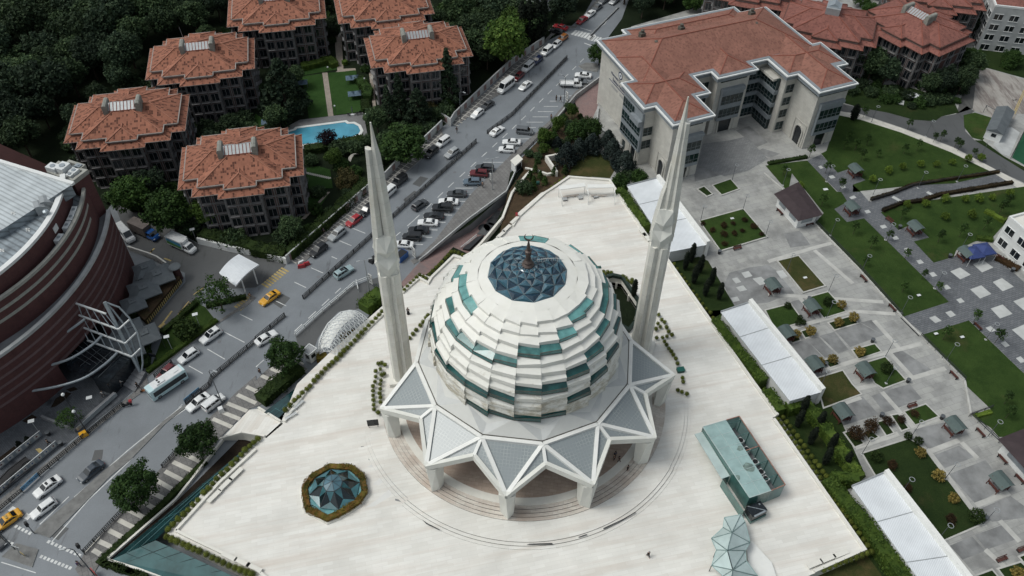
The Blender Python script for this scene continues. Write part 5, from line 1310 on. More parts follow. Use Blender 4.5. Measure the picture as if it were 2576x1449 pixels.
for i,(x,y)in enumerate(((510,505),(558,588),(596,643),(390,330),(440,405))):
    p=PV(x,y,ZP+1.3);t=thing('condenser_unit','small condenser unit with black round fan inside the glass pavilion','air conditioner',(p.x,p.y,ZP+.05),R(-56),'condensers in the glass pavilion')
    mb=MB();mb.box((0,0,0),(1.0,1.0,1.2));part(mb,'casing',M['steel_white'],t);mb=MB();mb.lathe((0,0,1.2),[(.42,0),(.42,.12)],14);part(mb,'fan',M['plastic_black'],t)
bx=thing('service_box','black framed glass hut at the near end of the teal pavilion','glass hut',PV(520,950,ZP))
k4=[PV(435,882,ZP+2),PV(550,828,ZP+2),PV(612,905,ZP+2),PV(490,965,ZP+2)]
mb=MB();mb.prism(k4,ZP+.5,ZP+2.0);part(mb,'cabin',M['dark_pane'],bx,True);mb=MB();mb.prism(inset(k4,-.1),ZP,ZP+.55);part(mb,'base',M['pavilion_dark'],bx,True)
mb=MB();mb.bar(lerp(k4[0],k4[1],.1)+Vector((0,0,.06)),lerp(k4[2],k4[3],.1)+Vector((0,0,.06)),.1,.08);mb.bar(lerp(k4[3],k4[2],.1)+Vector((0,0,.06)),lerp(k4[3],k4[2],.9)+Vector((0,0,.06)),.25,.08);mb.bar(lerp(k4[0],k4[1],.75)+Vector((.3,-.4,.06)),lerp(k4[1],k4[2],.5)+Vector((-.6,.2,.06)),.25,.08)
part(mb,'vent_strip',M['steel'],bx,True)

# folded glass canopy over the stair
fg=thing('folded_glass_canopy','folded polyhedral pale green glass canopy at the foot of the plaza','glass canopy',PV(300,1240,ZP))
P={k:PV(x,y,z)for k,x,y,z in(('a',255,968,5.5),('b',390,943,5.5),('c',245,1050,5.3),('d',318,1092,7.0),('e',425,1003,5.6),('f',148,1140,5.0),('g',280,1238,7.2),('h',467,1172,5.2),('i',190,1235,5.4),('j',428,1240,5.3),('k',150,1362,5.0),('l',325,1400,7.2),('m',435,1325,5.4),('n',245,1449,5.2),('o',530,1449,5.2),('p',300,1520,5.5),('q',480,1530,5.3),('r',370,1100,6.2))}
gt=MB();gb=MB()
for s in('abd','adc','bed','dhe','cdf','fdg','fgi','dgh','ghj','igk','kgl','gjl','jml','kln','lnp','lmo','lop','opq'):
    pts_=[P[c]for c in s];gt.poly(pts_)
    for i in range(3):gb.bar(pts_[i]+Vector((0,0,.02)),pts_[(i+1)%3]+Vector((0,0,.02)),.1,.08)
part(gt,'glass_panel',M['frost_glass'],fg,True);part(gb,'frame',M['pavilion_glass'],fg,True)
for c in 'ceikm':
    mb=MB();mb.tube(V3(P[c],ZP),P[c],.06,.06,6);part(mb,'post',M['dark_metal'],fg,True)
mb=MB();mb.prism([PV(475,1170,ZP),PV(640,1350,ZP),PV(690,1500,ZP),PV(470,1560,ZP),PV(435,1240,ZP)],ZP,ZP+.5)
single(mb,'stair_parapet',M['white_paint'],'bright white sloping slab behind the folded glass canopy','parapet')

# white lattice tunnel roof over the underpass mouth
LT=lambda x,y,z:Q('F',(1100+x/5.572-960)*2.0125,(1120+y/5.572-720)*2.0125,z)
lt=thing('lattice_canopy','white triangulated lattice canopy arching over the underpass mouth','lattice canopy',LT(520,1180,0))
edgeL=[LT(520,1190,.5),LT(540,880,2.5),LT(620,690,3.2),LT(720,520,3.6),LT(850,400,3.8),LT(985,280,3.6),LT(1180,240,2.6)]
edgeR=[LT(900,1180,3.0),LT(1010,1080,3.0),LT(1130,960,3.0),LT(1240,820,3.0),LT(1370,690,3.0),LT(1500,590,3.0),LT(1620,490,3.0)]
NU,NV=18,8;grid=[]
def samp(e,f):
    f*=len(e)-1;i=min(int(f),len(e)-2);return lerp(e[i],e[i+1],f-i)
for i in range(NU+1):
    row=[]
    for j in range(NV+1):
        f=j/NV;p=lerp(samp(edgeL,i/NU),samp(edgeR,i/NU),f);p=p+Vector((0,0,2.0*math.sin(math.pi*f)*(math.sin(math.pi*min(1,max(0,(i+3)/(NU+5)))))**.5));row.append(p)
    grid.append(row)
mb=MB()
for i in range(NU+1):
    for j in range(NV+1):
        if j<NV:mb.bar(grid[i][j],grid[i][j+1],.09,.09)
        if i<NU and j%NV==0:mb.bar(grid[i][j],grid[i+1][j],.16,.12)
        if i<NU and j<NV:
            if(i+j)%2:mb.bar(grid[i][j],grid[i+1][j+1],.09,.09)
            else:mb.bar(grid[i+1][j],grid[i][j+1],.09,.09)
part(mb,'lattice',M['steel_white'],lt,True)
mb=MB()
for i in range(1,NU-1):
    for j in range(1,5):
        if i>14 and j>3:continue
        mb.poly([grid[i][j]-Vector((0,0,.08)),grid[i+1][j]-Vector((0,0,.08)),grid[i+1][j+1]-Vector((0,0,.08)),grid[i][j+1]-Vector((0,0,.08))])
part(mb,'white_membrane',M['white_paint'],lt,True)
kb=thing('guard_booth','small pale guard booth with ribbed roof beside the lattice canopy','guard booth',LT(330,1200,0))
k4=[LT(180,1115,2.8),LT(330,955,2.8),LT(495,1050,2.8),LT(330,1190,2.8)]
mb=MB();mb.prism(inset(k4,.2),.1,2.7);part(mb,'wall',M['uni_trim'],kb,True);mb=MB();mb.prism(k4,2.7,2.95);part(mb,'roof',M['grey_sheet'],kb,True)
w4=inset(k4,.17)
for a,b in((0,1),(1,2),(2,3),(3,0)):
    mb=MB();A,B=V3(w4[a],1.2),V3(w4[b],1.2);A2,B2=lerp(A,B,.22),lerp(A,B,.78);mb.bar(A2+Vector((0,0,.5)),B2+Vector((0,0,.5)),.05,.9);part(mb,'window',M['dark_pane'],kb,True)
mb=MB()
for i in range(4):mb.bar(V3(k4[i],2.98),V3(k4[(i+1)%4],2.98),.15,.15)
part(mb,'roof_edge',M['steel_white'],kb,True)

# corrugated white roofs between hedge and park
def shed(s,label,zt=4.6):
    p=QM(s,zt);c=sum(p,Vector())/len(p);t=thing('white_shed',label,'shed',(c.x,c.y,ZK),0,'white corrugated roofs along the park')
    mb=MB();mb.prism(inset(p,.25),ZK-.5,zt-.15);part(mb,'wall',M['uni_trim'],t,True)
    # roof sheet with ribs across, raised white parapet on the long right side
    mb=MB();mb.prism(p,zt-.15,zt);part(mb,'roof',M['white_corrugated'],t,True)
    mb=MB();a,b=p[1],p[2];n=(p[0]-p[1]).normalized()*.75;mb.prism([a,b,b+n,a+n],ZK-.45,zt+1.0);part(mb,'parapet',M['white_paint'],t,True)
    mb=MB()
    for f in(.3,.62):mb.bar(lerp(p[0],p[3],f)+Vector((0,0,.03)),lerp(p[1],p[2],f)+n+Vector((0,0,.03)),.12,.05)
    mb.bar(p[0]+Vector((0,0,.1)),p[1]+Vector((0,0,.1)),.2,.3)
    part(mb,'roof_joint',M['galv'],t,True)
    c0=p[2]-n*0;d=(p[3]-p[2]).normalized();mb=MB();q=p[2]+d*1.5;q2=p[2]+d*3.6;nn=Vector((-d.y,d.x,0))*(-.03)
    return t
shed('C 868,1402 1110,1340 G 1490,395 1190,452','long white corrugated roof behind the far minaret, nearest the university',4.4)
shed('G 1575,905 1805,828 L 425,55 165,128','long white corrugated roof in the middle, between tall hedge and small flower beds')
shed('L 632,772 895,662 L 1720,1720 L 1330,1740','long white corrugated roof beside the big dark lawn, cut off by the lower picture edge')

# kiosks with brown roofs
def kiosk(s,zt,label,loc):
    p=QM(s,zt);c=sum(p,Vector())/4;t=thing('park_kiosk',label,'kiosk',(c.x,c.y,ZK),0,'brown roofed kiosks in the park')
    q=inset(p,.9);mb=MB();mb.prism(q,ZK,zt-.1);part(mb,'wall',M['uni_trim'],t,True)
    mb=MB();r0=[V3(v,zt-.12)for v in inset(p,0)];r1=[V3(v,zt+.45)for v in inset(p,2.2)]
    mb.loft([r0,r1]);part(mb,'roof',M['brown_roof'],t,True)
    for i in range(4):
        a,b=V3(q[i],ZK+1.2),V3(q[(i+1)%4],ZK+1.2);L=(b-a).length;k=2 if L>8 else 1
        for u in range(k):
            mb=MB();x,y=lerp(a,b,(u+.2)/k),lerp(a,b,(u+.8)/k);nn=Vector(((b-a).y,-(b-a).x,0)).normalized()*.03;mb.bar(x+nn+Vector((0,0,.5)),y+nn+Vector((0,0,.5)),.06,1.1);part(mb,'window',M['steel'],t,True)
kiosk('H 45,12 232,-80 418,170 230,218',4.2,'white kiosk with flat dark brown roof by the long lawn near the university',None)
kiosk('L 1735,412 1932,335 2250,650 2050,760',4.2,'white kiosk with dark brown roof at the right edge of the picture',None)
# white two storey building and apartment block, white house at the top, hut
def block(name,foot,z0,z1,label,cat,wallm,roofm,rows,par=.5,kmax=6):
    c=sum(foot,Vector())/len(foot);t=thing(name,label,cat,(c.x,c.y,z0));mb=MB();mb.prism(foot,z0-.5,z1);part(mb,'wall',M[wallm],t,True)
    p0=inset(foot,-.05);p1=inset(foot,.35);mb=MB()
    for i in range(len(p0)):
        j=(i+1)%len(p0);mb.prism([p0[i],p0[j],p1[j],p1[i]],z1-.1,z1+par,0,0,True)
    part(mb,'parapet',M['uni_trim'],t,True)
    mb=MB();tess(mb,[V3(p,0)for p in p1],(),z1+.02);part(mb,'roof',M[roofm],t,True)
    q=inset(foot,0)
    for i in range(len(q)):
        a,b=V3(q[i],0),V3(q[(i+1)%len(q)],0);d=b-a;L=d.length;d.normalize();n=Vector((d.y,-d.x,0));k=max(1,min(kmax,int(L/3.6)))
        if L<3:continue
        for u in range(k):
            for zz in rows:
                cpt=a+d*(L*(u+.5)/k)+Vector((0,0,zz));mb=MB();w_=min(1.1,L/k*.33)
                mb.poly([cpt+n*.03-d*w_,cpt+n*.03+d*w_,cpt+n*.03+d*w_+Vector((0,0,1.7)),cpt+n*.03-d*w_+Vector((0,0,1.7))],0);mb.bar(cpt+n*.06,cpt+n*.06+Vector((0,0,1.7)),.1,.08,1,n);mb.bar(cpt-d*w_*1.1+n*.06,cpt+d*w_*1.1+n*.06,.25,.1,1)
                mb.bar(cpt-d*w_*1.05+n*.05+Vector((0,0,1.72)),cpt+d*w_*1.05+n*.05+Vector((0,0,1.72)),.1,.1,1)
                part(mb,'window',[M['dark_pane'],M['uni_trim']],t,True)
    return t
f0=Q('H',1815,195,ZK+7.4);fd=Vector((math.cos(R(-70)),math.sin(R(-70)),0));fe=Vector((math.cos(R(20)),math.sin(R(20)),0));f0=V3(f0,0)
block('white_building',[f0,f0+fd*18,f0+fd*18+fe*14,f0+fe*14],ZK,ZK+7.4,'white two storey building with flat roof at the right edge, behind blue canopies','building','uni_trim','white_stone',(ZK+.9,ZK+4.2))
f1=V3(Q('D',1690,150,0.5),0);ga=R(-12);gd=Vector((math.cos(ga),math.sin(ga),0));ge=Vector((-gd.y,gd.x,0))
f1=V3(PX((2880+1668/2.0125)/1.4907,(150/2.0125)/1.4907,10),0)
block('apartment_block',[f1,f1+gd*16,f1+gd*16+ge*16,f1+ge*16],0,14,'pale grey apartment block with white barred windows in the far right corner','apartment building','concrete','clay_roof_old',(1.2,4.2,7.2,10.2),.4)
h0=V3(Q('C',205,95,4),0);gd=Vector((math.cos(R(-22)),math.sin(R(-22)),0));ge=Vector((-gd.y,gd.x,0))
block('white_house',[h0,h0-gd*14,h0-gd*14+ge*12,h0+ge*12],0,10,'pale house with white window frames at the top edge, left of the street','house','uni_trim','concrete',(1,4,7),.3)
ht=thing('garden_hut','white hut with grey barrel roof on the patch beside the sports pitch','hut',Q('D',1700,1060,ZK))
hp_=[Q('D',1622,1040,ZK),Q('D',1742,1078,ZK),Q('D',1822,905,ZK),Q('D',1700,870,ZK)]
hp_=[V3(v,0)for v in hp_]
mb=MB();mb.prism(hp_,ZK,ZK+2.5);part(mb,'wall',M['uni_trim'],ht,True)
o_=inset(hp_,-.25);a,b,c,d=[V3(v,ZK+2.45)for v in o_]
mb=MB();m1,m2=lerp(a,b,.5)+Vector((0,0,1.0)),lerp(d,c,.5)+Vector((0,0,1.0));mb.poly([a,m1,m2,d]);mb.poly([m1,b,c,m2]);mb.poly([a,b,m1]);mb.poly([c,d,m2]);part(mb,'roof',M['tent_grey'],ht,True)
mb=MB();x,y=lerp(hp_[0],hp_[1],.35),lerp(hp_[0],hp_[1],.65);nn=Vector((0.25,-1,0)).normalized()*.05;mb.bar(V3(x,ZK+1.5)+nn,V3(y,ZK+1.5)+nn,.06,.9);part(mb,'window',M['dark_pane'],ht,True)
mb=MB();p=Q('D',1745,345,ZK);mb.lathe(p,[(1.0,0),(1.0,1.3),(.75,1.3),(.75,1.0)],16);single(mb,'concrete_well',M['concrete'],'round concrete well ring on the rough grass at far right','well',p)
mb=MB();q=QM('D 1050,700 1100,695 1215,725 1200,740 1060,728',2.2);mb.prism(q,1.9,2.1);q=QM('D 980,740 1035,745 1030,775 975,760',2.0);
single(mb,'sheet_roof',M['white_corrugated'],'pale overgrown sheet roof among the bushes beyond the track','sheet roof',q[0])
mb=MB();mb.prism(q,1.2,1.4);single(mb,'sheet_roof',M['pale_slab'],'small fallen grey panel left of the overgrown sheet roof','sheet roof',q[0])

# mall terrace awnings: grey pyramid canopies
aw=None
AW=[('E',1085,558,4.4,'grey pyramid awning at the far end of the terrace row'),('E',1178,605,5.6,'largest grey pyramid awning in the terrace row, by the brick chimney'),('E',1075,708,5.6,'grey pyramid awning in the middle of the terrace row'),('E',995,818,4.4,'grey pyramid awning at the near end of the terrace row'),
      ('E',975,1005,4.4,'grey pyramid awning behind the steel bow'),('E',1085,1055,4.8,'grey pyramid awning outermost by the hedge, right of the steel bow'),('E',975,1165,4.4,'grey pyramid awning at the foot of the steel bow'),('E',850,1110,4.0,'grey pyramid awning half under the steel rafters')]
for t_,x,y,s,l in AW:
    c=Q(t_,x,y,3.9);t=thing('terrace_awning',l,'awning',(c.x,c.y,0),R(33),'grey awnings on the mall terrace')
    mb=MB();h=s/2;mb.loft([[Vector((a*h,b*h,2.7))for a,b in((-1,-1),(1,-1),(1,1),(-1,1))],[Vector((a*h,b*h,2.95))for a,b in((-1,-1),(1,-1),(1,1),(-1,1))],[Vector((a*h*.18,b*h*.18,3.8))for a,b in((-1,-1),(1,-1),(1,1),(-1,1))]])
    part(mb,'canopy',M['tent_grey'],t);mb=MB();mb.box((0,0,3.75),(s*.3,s*.3,.14));mb.lathe((0,0,3.88),[(.14,0),(.14,.14)],8);part(mb,'vent_cap',M['tent_grey'],t)
    for a,b in((-1,-1),(1,-1),(1,1),(-1,1)):
        mb=MB();mb.tube((a*h*.94,b*h*.94,0),(a*h*.94,b*h*.94,2.75),.05,.05,6);part(mb,'post',M['dark_metal'],t)
# blue gazebos by the white building
for x,y,l in((1560,440,'blue pop-up canopy next to the green roofed swing'),(1645,415,'blue pop-up canopy against the white building')):
    c=Q('H',x,y,ZK+2.8);t=thing('popup_canopy',l,'canopy',(c.x,c.y,ZK),R(12),'blue canopies');mb=MB();h=1.75
    mb.loft([[Vector((a*h,b*h,2.0))for a,b in((-1,-1),(1,-1),(1,1),(-1,1))],[Vector((a*h,b*h,2.25))for a,b in((-1,-1),(1,-1),(1,1),(-1,1))],[Vector((a*.06,b*.06,3.2))for a,b in((-1,-1),(1,-1),(1,1),(-1,1))]]);part(mb,'canopy',M['tent_blue'],t)
    for a,b in((-1,-1),(1,-1),(1,1),(-1,1)):
        mb=MB();mb.tube((a*h,b*h,0),(a*h,b*h,2.1),.04,.04,6);part(mb,'leg',M['steel_white'],t)

# steel bow and rafters over the mall entrance
sb=thing('entrance_canopy','grey steel bow with white beams, rafters and three curved arms at the mall entrance','entrance canopy',Q('E',1065,1378,0))
base=Q('E',1065,1375,.3);top=Q('E',790,830,14.5)
def on_mast(f):return lerp(base,top,f)
mb=MB();mb.tube(base,top,.28,.34,10);part(mb,'mast',M['steel'],sb,True)
mb=MB();bl=Q('E',995,1250,4.2)
for bow in(((900,870,13),(975,950,10.8),(1035,1060,8),(1065,1170,5.4),(1078,1290,2.4)),((850,890,12.6),(925,985,10),(975,1080,7.4),(1010,1190,4.6),(1040,1300,2))):
    mb.path([top]+[Q('E',*b)for b in bow]+[base],.17,8)
part(mb,'bow',M['steel'],sb,True)
beams=[((530,826,12.5),(800,920,12.5)),((545,912,10),(895,1037,10)),((605,1015,7),(945,1142,7)),((660,1120,4.4),(995,1243,4.4))]
bp=[(Q('E',*a),Q('E',*b))for a,b in beams]
mb=MB()
for a,b in bp:mb.bar(a,b,.28,.3)
for a,b in(((895,1037,10),(978,962,10.5)),((945,1142,7),(1032,1058,8)),((995,1243,4.4),(1062,1178,5.2))):mb.bar(Q('E',*a),Q('E',*b),.22,.25)
part(mb,'white_beam',M['steel_white'],sb,True)
mb=MB()
for f in(.03,.22,.42,.62,.82,.97):
    pp=[lerp(a,b,f)for a,b in bp]
    pp=[lerp(a,b,min(.99,f+.0))for a,b in bp]
    for p_,q_ in zip(pp[:-1],pp[1:]):mb.bar(p_,q_,.13,.13)
part(mb,'rafter',M['steel'],sb,True)
for pts_,l in((((640,957,10),(560,1018,9.6),(430,1100,9),(300,1147,8.6)),0),(((770,1082,7),(680,1165,6.7),(500,1270,6.3),(245,1337,6)),1),(((885,1212,4.6),(790,1300,4.5),(640,1400,4.4),(440,1465,4.3),(215,1505,4.2)),2)):
    mb=MB();P_=[Q('E',*p)for p in pts_]
    sm=[]
    for i in range(len(P_)-1):
        for q in range(5):
            f=q/5;p0=P_[max(i-1,0)];p1=P_[i];p2=P_[i+1];p3=P_[min(i+2,len(P_)-1)]
            sm.append(.5*((2*p1)+(p2-p0)*f+(2*p0-5*p1+4*p2-p3)*f*f+(3*p1-p0-3*p2+p3)*f*f*f))
    sm.append(P_[-1]);mb.path(sm,.24,8);part(mb,'curved_arm',M['steel'],sb,True)
gp=[Q('E',470,1235,4),Q('E',660,1100,4),Q('E',985,1255,3.8),Q('E',812,1442,3.8),Q('E',520,1335,4)]
mb=MB();mb.prism(gp,3.7,3.8,0,0,True);g_=part(mb,'dark_glass_roof',M['dark_pane'],sb,True)
mb=MB()
for f in(.2,.4,.6,.8):mb.bar(lerp(gp[0],gp[1],f)+Vector((0,0,.04)),lerp(gp[4],gp[2],f*.5+.25)+Vector((0,0,.1)),.08,.08);mb.bar(lerp(gp[1],gp[2],f)+Vector((0,0,.06)),lerp(gp[0],gp[3],f)+Vector((0,0,.06)),.06,.06)
part(mb,'glazing_bar',M['lamp_grey'],g_,True)
mb=MB();mb.prism([gp[2],gp[3],lerp(gp[3],gp[4],.4),lerp(gp[2],gp[1],.4)],.1,3.65);part(mb,'glass_lobby',M['dark_pane'],sb,True)
mb=MB()
for i in range(5):
    a,b=lerp(*QM('E 870,1449 930,1380'),i/5),0
    s=[Q('E',985-18*i,1310+26*i,0),Q('E',1110-18*i,1385+26*i,0),Q('E',1092-18*i,1411+26*i,0),Q('E',967-18*i,1336+26*i,0)]
    mb.prism(s,0,.95-.15*i)
single(mb,'entrance_steps',M['concrete_dark'],'broad dark steps descending from the mall entrance to the pavement','steps',Q('E',1000,1400,0))
# chevron retaining wall, terrace hedge box, brick chimney, gatehouse canopy
mb=MB();mb.prism(QM('E 1110,1005 1375,680 1345,650 1300,640 1035,935',0),0,1.5,0,0);cw_=single(mb,'ramp_wall',M['soil'],'brown planter wall with yellow and black chevrons beside the ramp','retaining wall',Q('E',1100,1000,0))
mb=MB();a,b=Q('E',1122,1003,0),Q('E',1380,684,0);N=22;n=Vector(((b-a).y,-(b-a).x,0)).normalized()*.06
for i in range(N):
    p,q=lerp(a,b,i/N)+n,lerp(a,b,(i+.5)/N)+n;mb.poly([V3(p,.25),V3(q,.25),V3(q,1.35),V3(p,1.35)],0);p,q=lerp(a,b,(i+.5)/N)+n,lerp(a,b,(i+1)/N)+n;mb.poly([V3(p,.25),V3(q,.25),V3(q,1.35),V3(p,1.35)],1)
o_=bpy.data.objects.new('chevron_board',mb.mesh('chevron_board',[M['line_yellow'],M['plastic_black']],False,Vector(cw_.location)));COL.objects.link(o_);o_.parent=cw_
p=Q('E',1355,655,0);ch=thing('brick_chimney','short round brick chimney with wide cap at the end of the awnings','chimney',p);mb=MB();mb.lathe((0,0,0),[(.75,0),(.7,3.4)],12);part(mb,'shaft',M['brick_wall'],ch);mb=MB();mb.lathe((0,0,3.4),[(1.15,0),(1.2,.2),(.9,.35)],14);part(mb,'cap',M['tent_grey'],ch)
gc=thing('gate_canopy','white curved canopy roof over the mall car park gate','canopy',Q('E',1800,640,0))
ga_=[Q('E',1655,640,4.6),Q('E',1785,690,4.6)];gb_=[Q('F',-60,445,4.2),Q('F',75,510,4.2)]
ga_=[Q('E',1650,600,4.4),Q('E',1775,700,4.4)];gb_=[Q('E',1800,460,4.4),Q('F',20,540,4.4)]
mb=MB();rows=[]
for i in range(9):
    f=i/8;dz=.5*math.sin(math.pi*f)-.3;rows.append([lerp(ga_[0],gb_[0],f)+Vector((0,0,dz)),lerp(ga_[1],gb_[1],f)+Vector((0,0,dz))])
for i in range(8):mb.poly([rows[i][0],rows[i][1],rows[i+1][1],rows[i+1][0]]);mb.poly([rows[i+1][0]-Vector((0,0,.3)),rows[i+1][1]-Vector((0,0,.3)),rows[i][1]-Vector((0,0,.3)),rows[i][0]-Vector((0,0,.3))]);mb.poly([rows[i][1],rows[i][1]-Vector((0,0,.3)),rows[i+1][1]-Vector((0,0,.3)),rows[i+1][1]])
part(mb,'roof',M['white_corrugated'],gc,True)
for p_ in(rows[2][0],rows[2][1],rows[6][0],rows[6][1]):
    mb=MB();mb.tube(V3(p_,0),p_-Vector((0,0,.3)),.15,.15,8);part(mb,'post',M['steel_white'],gc,True)
mb=MB();mb.strip(QM('E 975,438 1120,485 1195,515 1275,570',0),.3,0,1.2);single(mb,'low_wall',M['white_stone'],'low white wall along the delivery yard behind the awnings','low wall',Q('E',975,438,0))

# perimeter walls of the houses: grey wall with brick red panels
pp_me=None
def perimeter(s,label,n,h=2.2):
    global pp_me
    pts_=QM(s,0);t=thing('perimeter_wall',label,'wall',pts_[0],0,'perimeter walls of the brick houses');mb=MB();mb.strip(pts_,.3,0,h);part(mb,'wall',M['concrete'],t,True)
    tot=sum((b-a).length for a,b in zip(pts_[:-1],pts_[1:]));k=0
    for a,b in zip(pts_[:-1],pts_[1:]):
        d=b-a;L=d.length;d.normalize();m_=int(L/3.0)
        for i in range(m_):
            if pp_me is None:
                q=MB();q.box((0,0,.35),(1.25,.42,1.5));pp_me=q.mesh('brick_panel',[M['red_paver']])
            o_=bpy.data.objects.new('brick_panel',pp_me);COL.objects.link(o_);o_.parent=t;p=a+d*L*(i+.5)/m_;o_.location=p-pts_[0];o_.rotation_euler=(0,0,ang(a,b))
perimeter('F 235,540 850,0 B 990,1345 1085,1240','grey wall with red panels along the lower street pavement, by the hedge',14)
perimeter('B 1270,1090 1405,960','short grey wall with red panels at the garden gate',3)
perimeter('B 1400,905 1470,950 1500,900 C 0,490 240,330','grey wall with red panels along the upper street, behind parked cars',14)
mb=MB();mb.strip(QM('E 1500,385 1760,450 1932,478 F 110,508 238,540',0),.5,0,1.6);single(mb,'garden_wall',M['uni_trim'],'pale wall curving round the dark hedge behind the delivery trucks','wall',Q('E',1500,385,0))
# parapet of the lane, white garden walls by the lane mouth
mb=MB();mb.strip(QM('F 1232,524 1290,480 1345,432 1600,218 1890,5 C 60,1225',.1),.25,-.05,.75);single(mb,'lane_parapet',M['concrete'],'long grey parapet between the parked cars and the sunken lane','parapet',Q('F',1232,524,0))
CZ=lambda x,y,z:Q('C',(1950+x/6.0375-1920)*2.0125,(560+y/6.0375)*2.0125,z)
gw=thing('garden_wall','zigzag white garden wall on the slope at the mouth of the lane','wall',CZ(590,150,0));mb=MB()
mb.strip([CZ(860,100,2.2),CZ(600,150,2.2),CZ(840,500,2.2)],.5,-3,2.2);mb.strip([CZ(840,500,1.2),CZ(620,550,1.2),CZ(400,470,1.2)],.5,-3,1.2);part(mb,'upper_run',M['white_stone'],gw,True)
mb=MB();mb.strip([CZ(115,410,1.0),CZ(290,440,1.0)],.35,-3,1.0);mb.strip([CZ(290,430,1.2),CZ(150,560,1.2),CZ(0,740,1.2),Q('C',0,1449,1.2),Q('F',1860,190,1.2),Q('F',1700,380,1.2),Q('F',1600,480,1.2)],.5,-3.5,1.2);part(mb,'lower_run',M['white_stone'],gw,True)
mb=MB();mb.strip(QM('C 445,1145 545,1115 680,1080 760,1070 790,1150 830,1190',ZK),.5,-1,ZK+.6);single(mb,'planter_wall',M['white_stone'],'white planter edge around the blue spruces before the university','low wall',Q('C',445,1145,0))
mb=MB();mb.strip(QM('C 650,820 640,930 700,1010 830,1120',ZK),.35,-3,ZK+.7);single(mb,'terrace_wall',M['concrete'],'grey terrace wall below the university sign wall','wall',Q('C',650,820,0))
mb=MB();c=Q('C',30,1215,2.6);k4=QM('C -5,1210 45,1170 75,1200 25,1245',2.6);mb.prism(k4,0,2.45);kx=thing('gate_kiosk','narrow white gate kiosk at the corner of the parking row','kiosk',(c.x,c.y,0));part(mb,'cabin',M['uni_trim'],kx,True);mb=MB();mb.prism(inset(k4,-.2),2.45,2.6);part(mb,'roof',M['white_stone'],kx,True);mb=MB();a,b=V3(k4[3],1.2),V3(k4[2],1.2);mb.bar(lerp(a,b,.2)+Vector((.1,-.1,0)),lerp(a,b,.8)+Vector((.1,-.1,0)),.1,1.6);part(mb,'door',M['dark_pane'],kx,True)
# escalator pit with glass screens on the forecourt
es=thing('escalator_entrance','escalator opening with poster covered glass screens on the mall forecourt','escalator',Q('I',150,700,0))
EZ=lambda x,y,z:Q('I',x/4.83*2.0125,(1560-1440+y/4.83)*2.0125,z)
mb=MB();tess(mb,[EZ(-100,1500,.15),EZ(20,1080,.15),EZ(460,730,.15),EZ(590,850,.15),EZ(200,1260,.15),EZ(-60,1500,.15)],(),.14);part(mb,'shaft',M['plastic_black'],es,True)
mb=MB()
for pts_ in(((470,735),(150,975),(-50,1190)),((540,790),(430,850),(130,1290)),((640,870),(330,1110),(60,1330))):
    mb.path([EZ(x,y,1.1)for x,y in pts_],.12,6)
part(mb,'handrail',M['plastic_black'],es,True)
for(a,b,l)in(((-20,985),(775,350),0),((-100,1500),(1060,530),1)):
    A,B=EZ(*a,.12),EZ(*b,.12);mb=MB();mb.bar(A+Vector((0,0,.75)),B+Vector((0,0,.75)),.08,1.3);mb.bar(A+Vector((0,0,1.42)),B+Vector((0,0,1.42)),.1,.06,1)
    gs=part(mb,'glass_screen',[M['steel'],M['steel_white']],es,True)
    N=9 if l else 5
    for i in range(N):
        p,q=lerp(A,B,(i+.15)/N),lerp(A,B,(i+.75)/N);n=Vector(((B-A).y,-(B-A).x,0)).normalized()*.06;mb=MB();mb.poly([p+n+Vector((0,0,.35)),q+n+Vector((0,0,.35)),q+n+Vector((0,0,1.2)),p+n+Vector((0,0,1.2))],0)
        m_=lerp(p,q,.5);mb.bar(lerp(p,q,.35)+n*1.3+Vector((0,0,.8)),lerp(p,q,.65)+n*1.3+Vector((0,0,.8)),.02,.3,1)
        part(mb,'poster',[M['c_white'],M['c_blue']if i%2 else M['p_maroon']],es,True)
mb=MB();tess(mb,[EZ(640,600,.15),EZ(720,580,.15),EZ(860,690,.15),EZ(780,745,.15)],(),.14);part(mb,'tactile_strip',M['line_yellow'],es,True)
# forecourt glass parapet and low walls
mb=MB();mb.strip(QM('I 580,355 880,90',0),.5,.1,1.1);mb.bar(Q('I',580,345,1.6),Q('I',880,75,1.6),.06,.9,1);single(mb,'terrace_parapet',[M['concrete_dark'],M['steel']],'dark parapet topped with glass along the forecourt edge','parapet',Q('I',580,355,0))
mb=MB();mb.strip(QM('I 325,260 580,365',0),.4,.1,.9);single(mb,'low_wall',M['concrete_dark'],'low dark wall crossing the forecourt toward the lamp post','low wall',Q('I',325,260,0))
mb=MB();mb.strip(QM('I 0,610 140,500',0),1.6,.1,.6);single(mb,'planter_box',M['dark_soil'],'long brown planter beside the upper escalator screen','planter',Q('I',0,610,0))
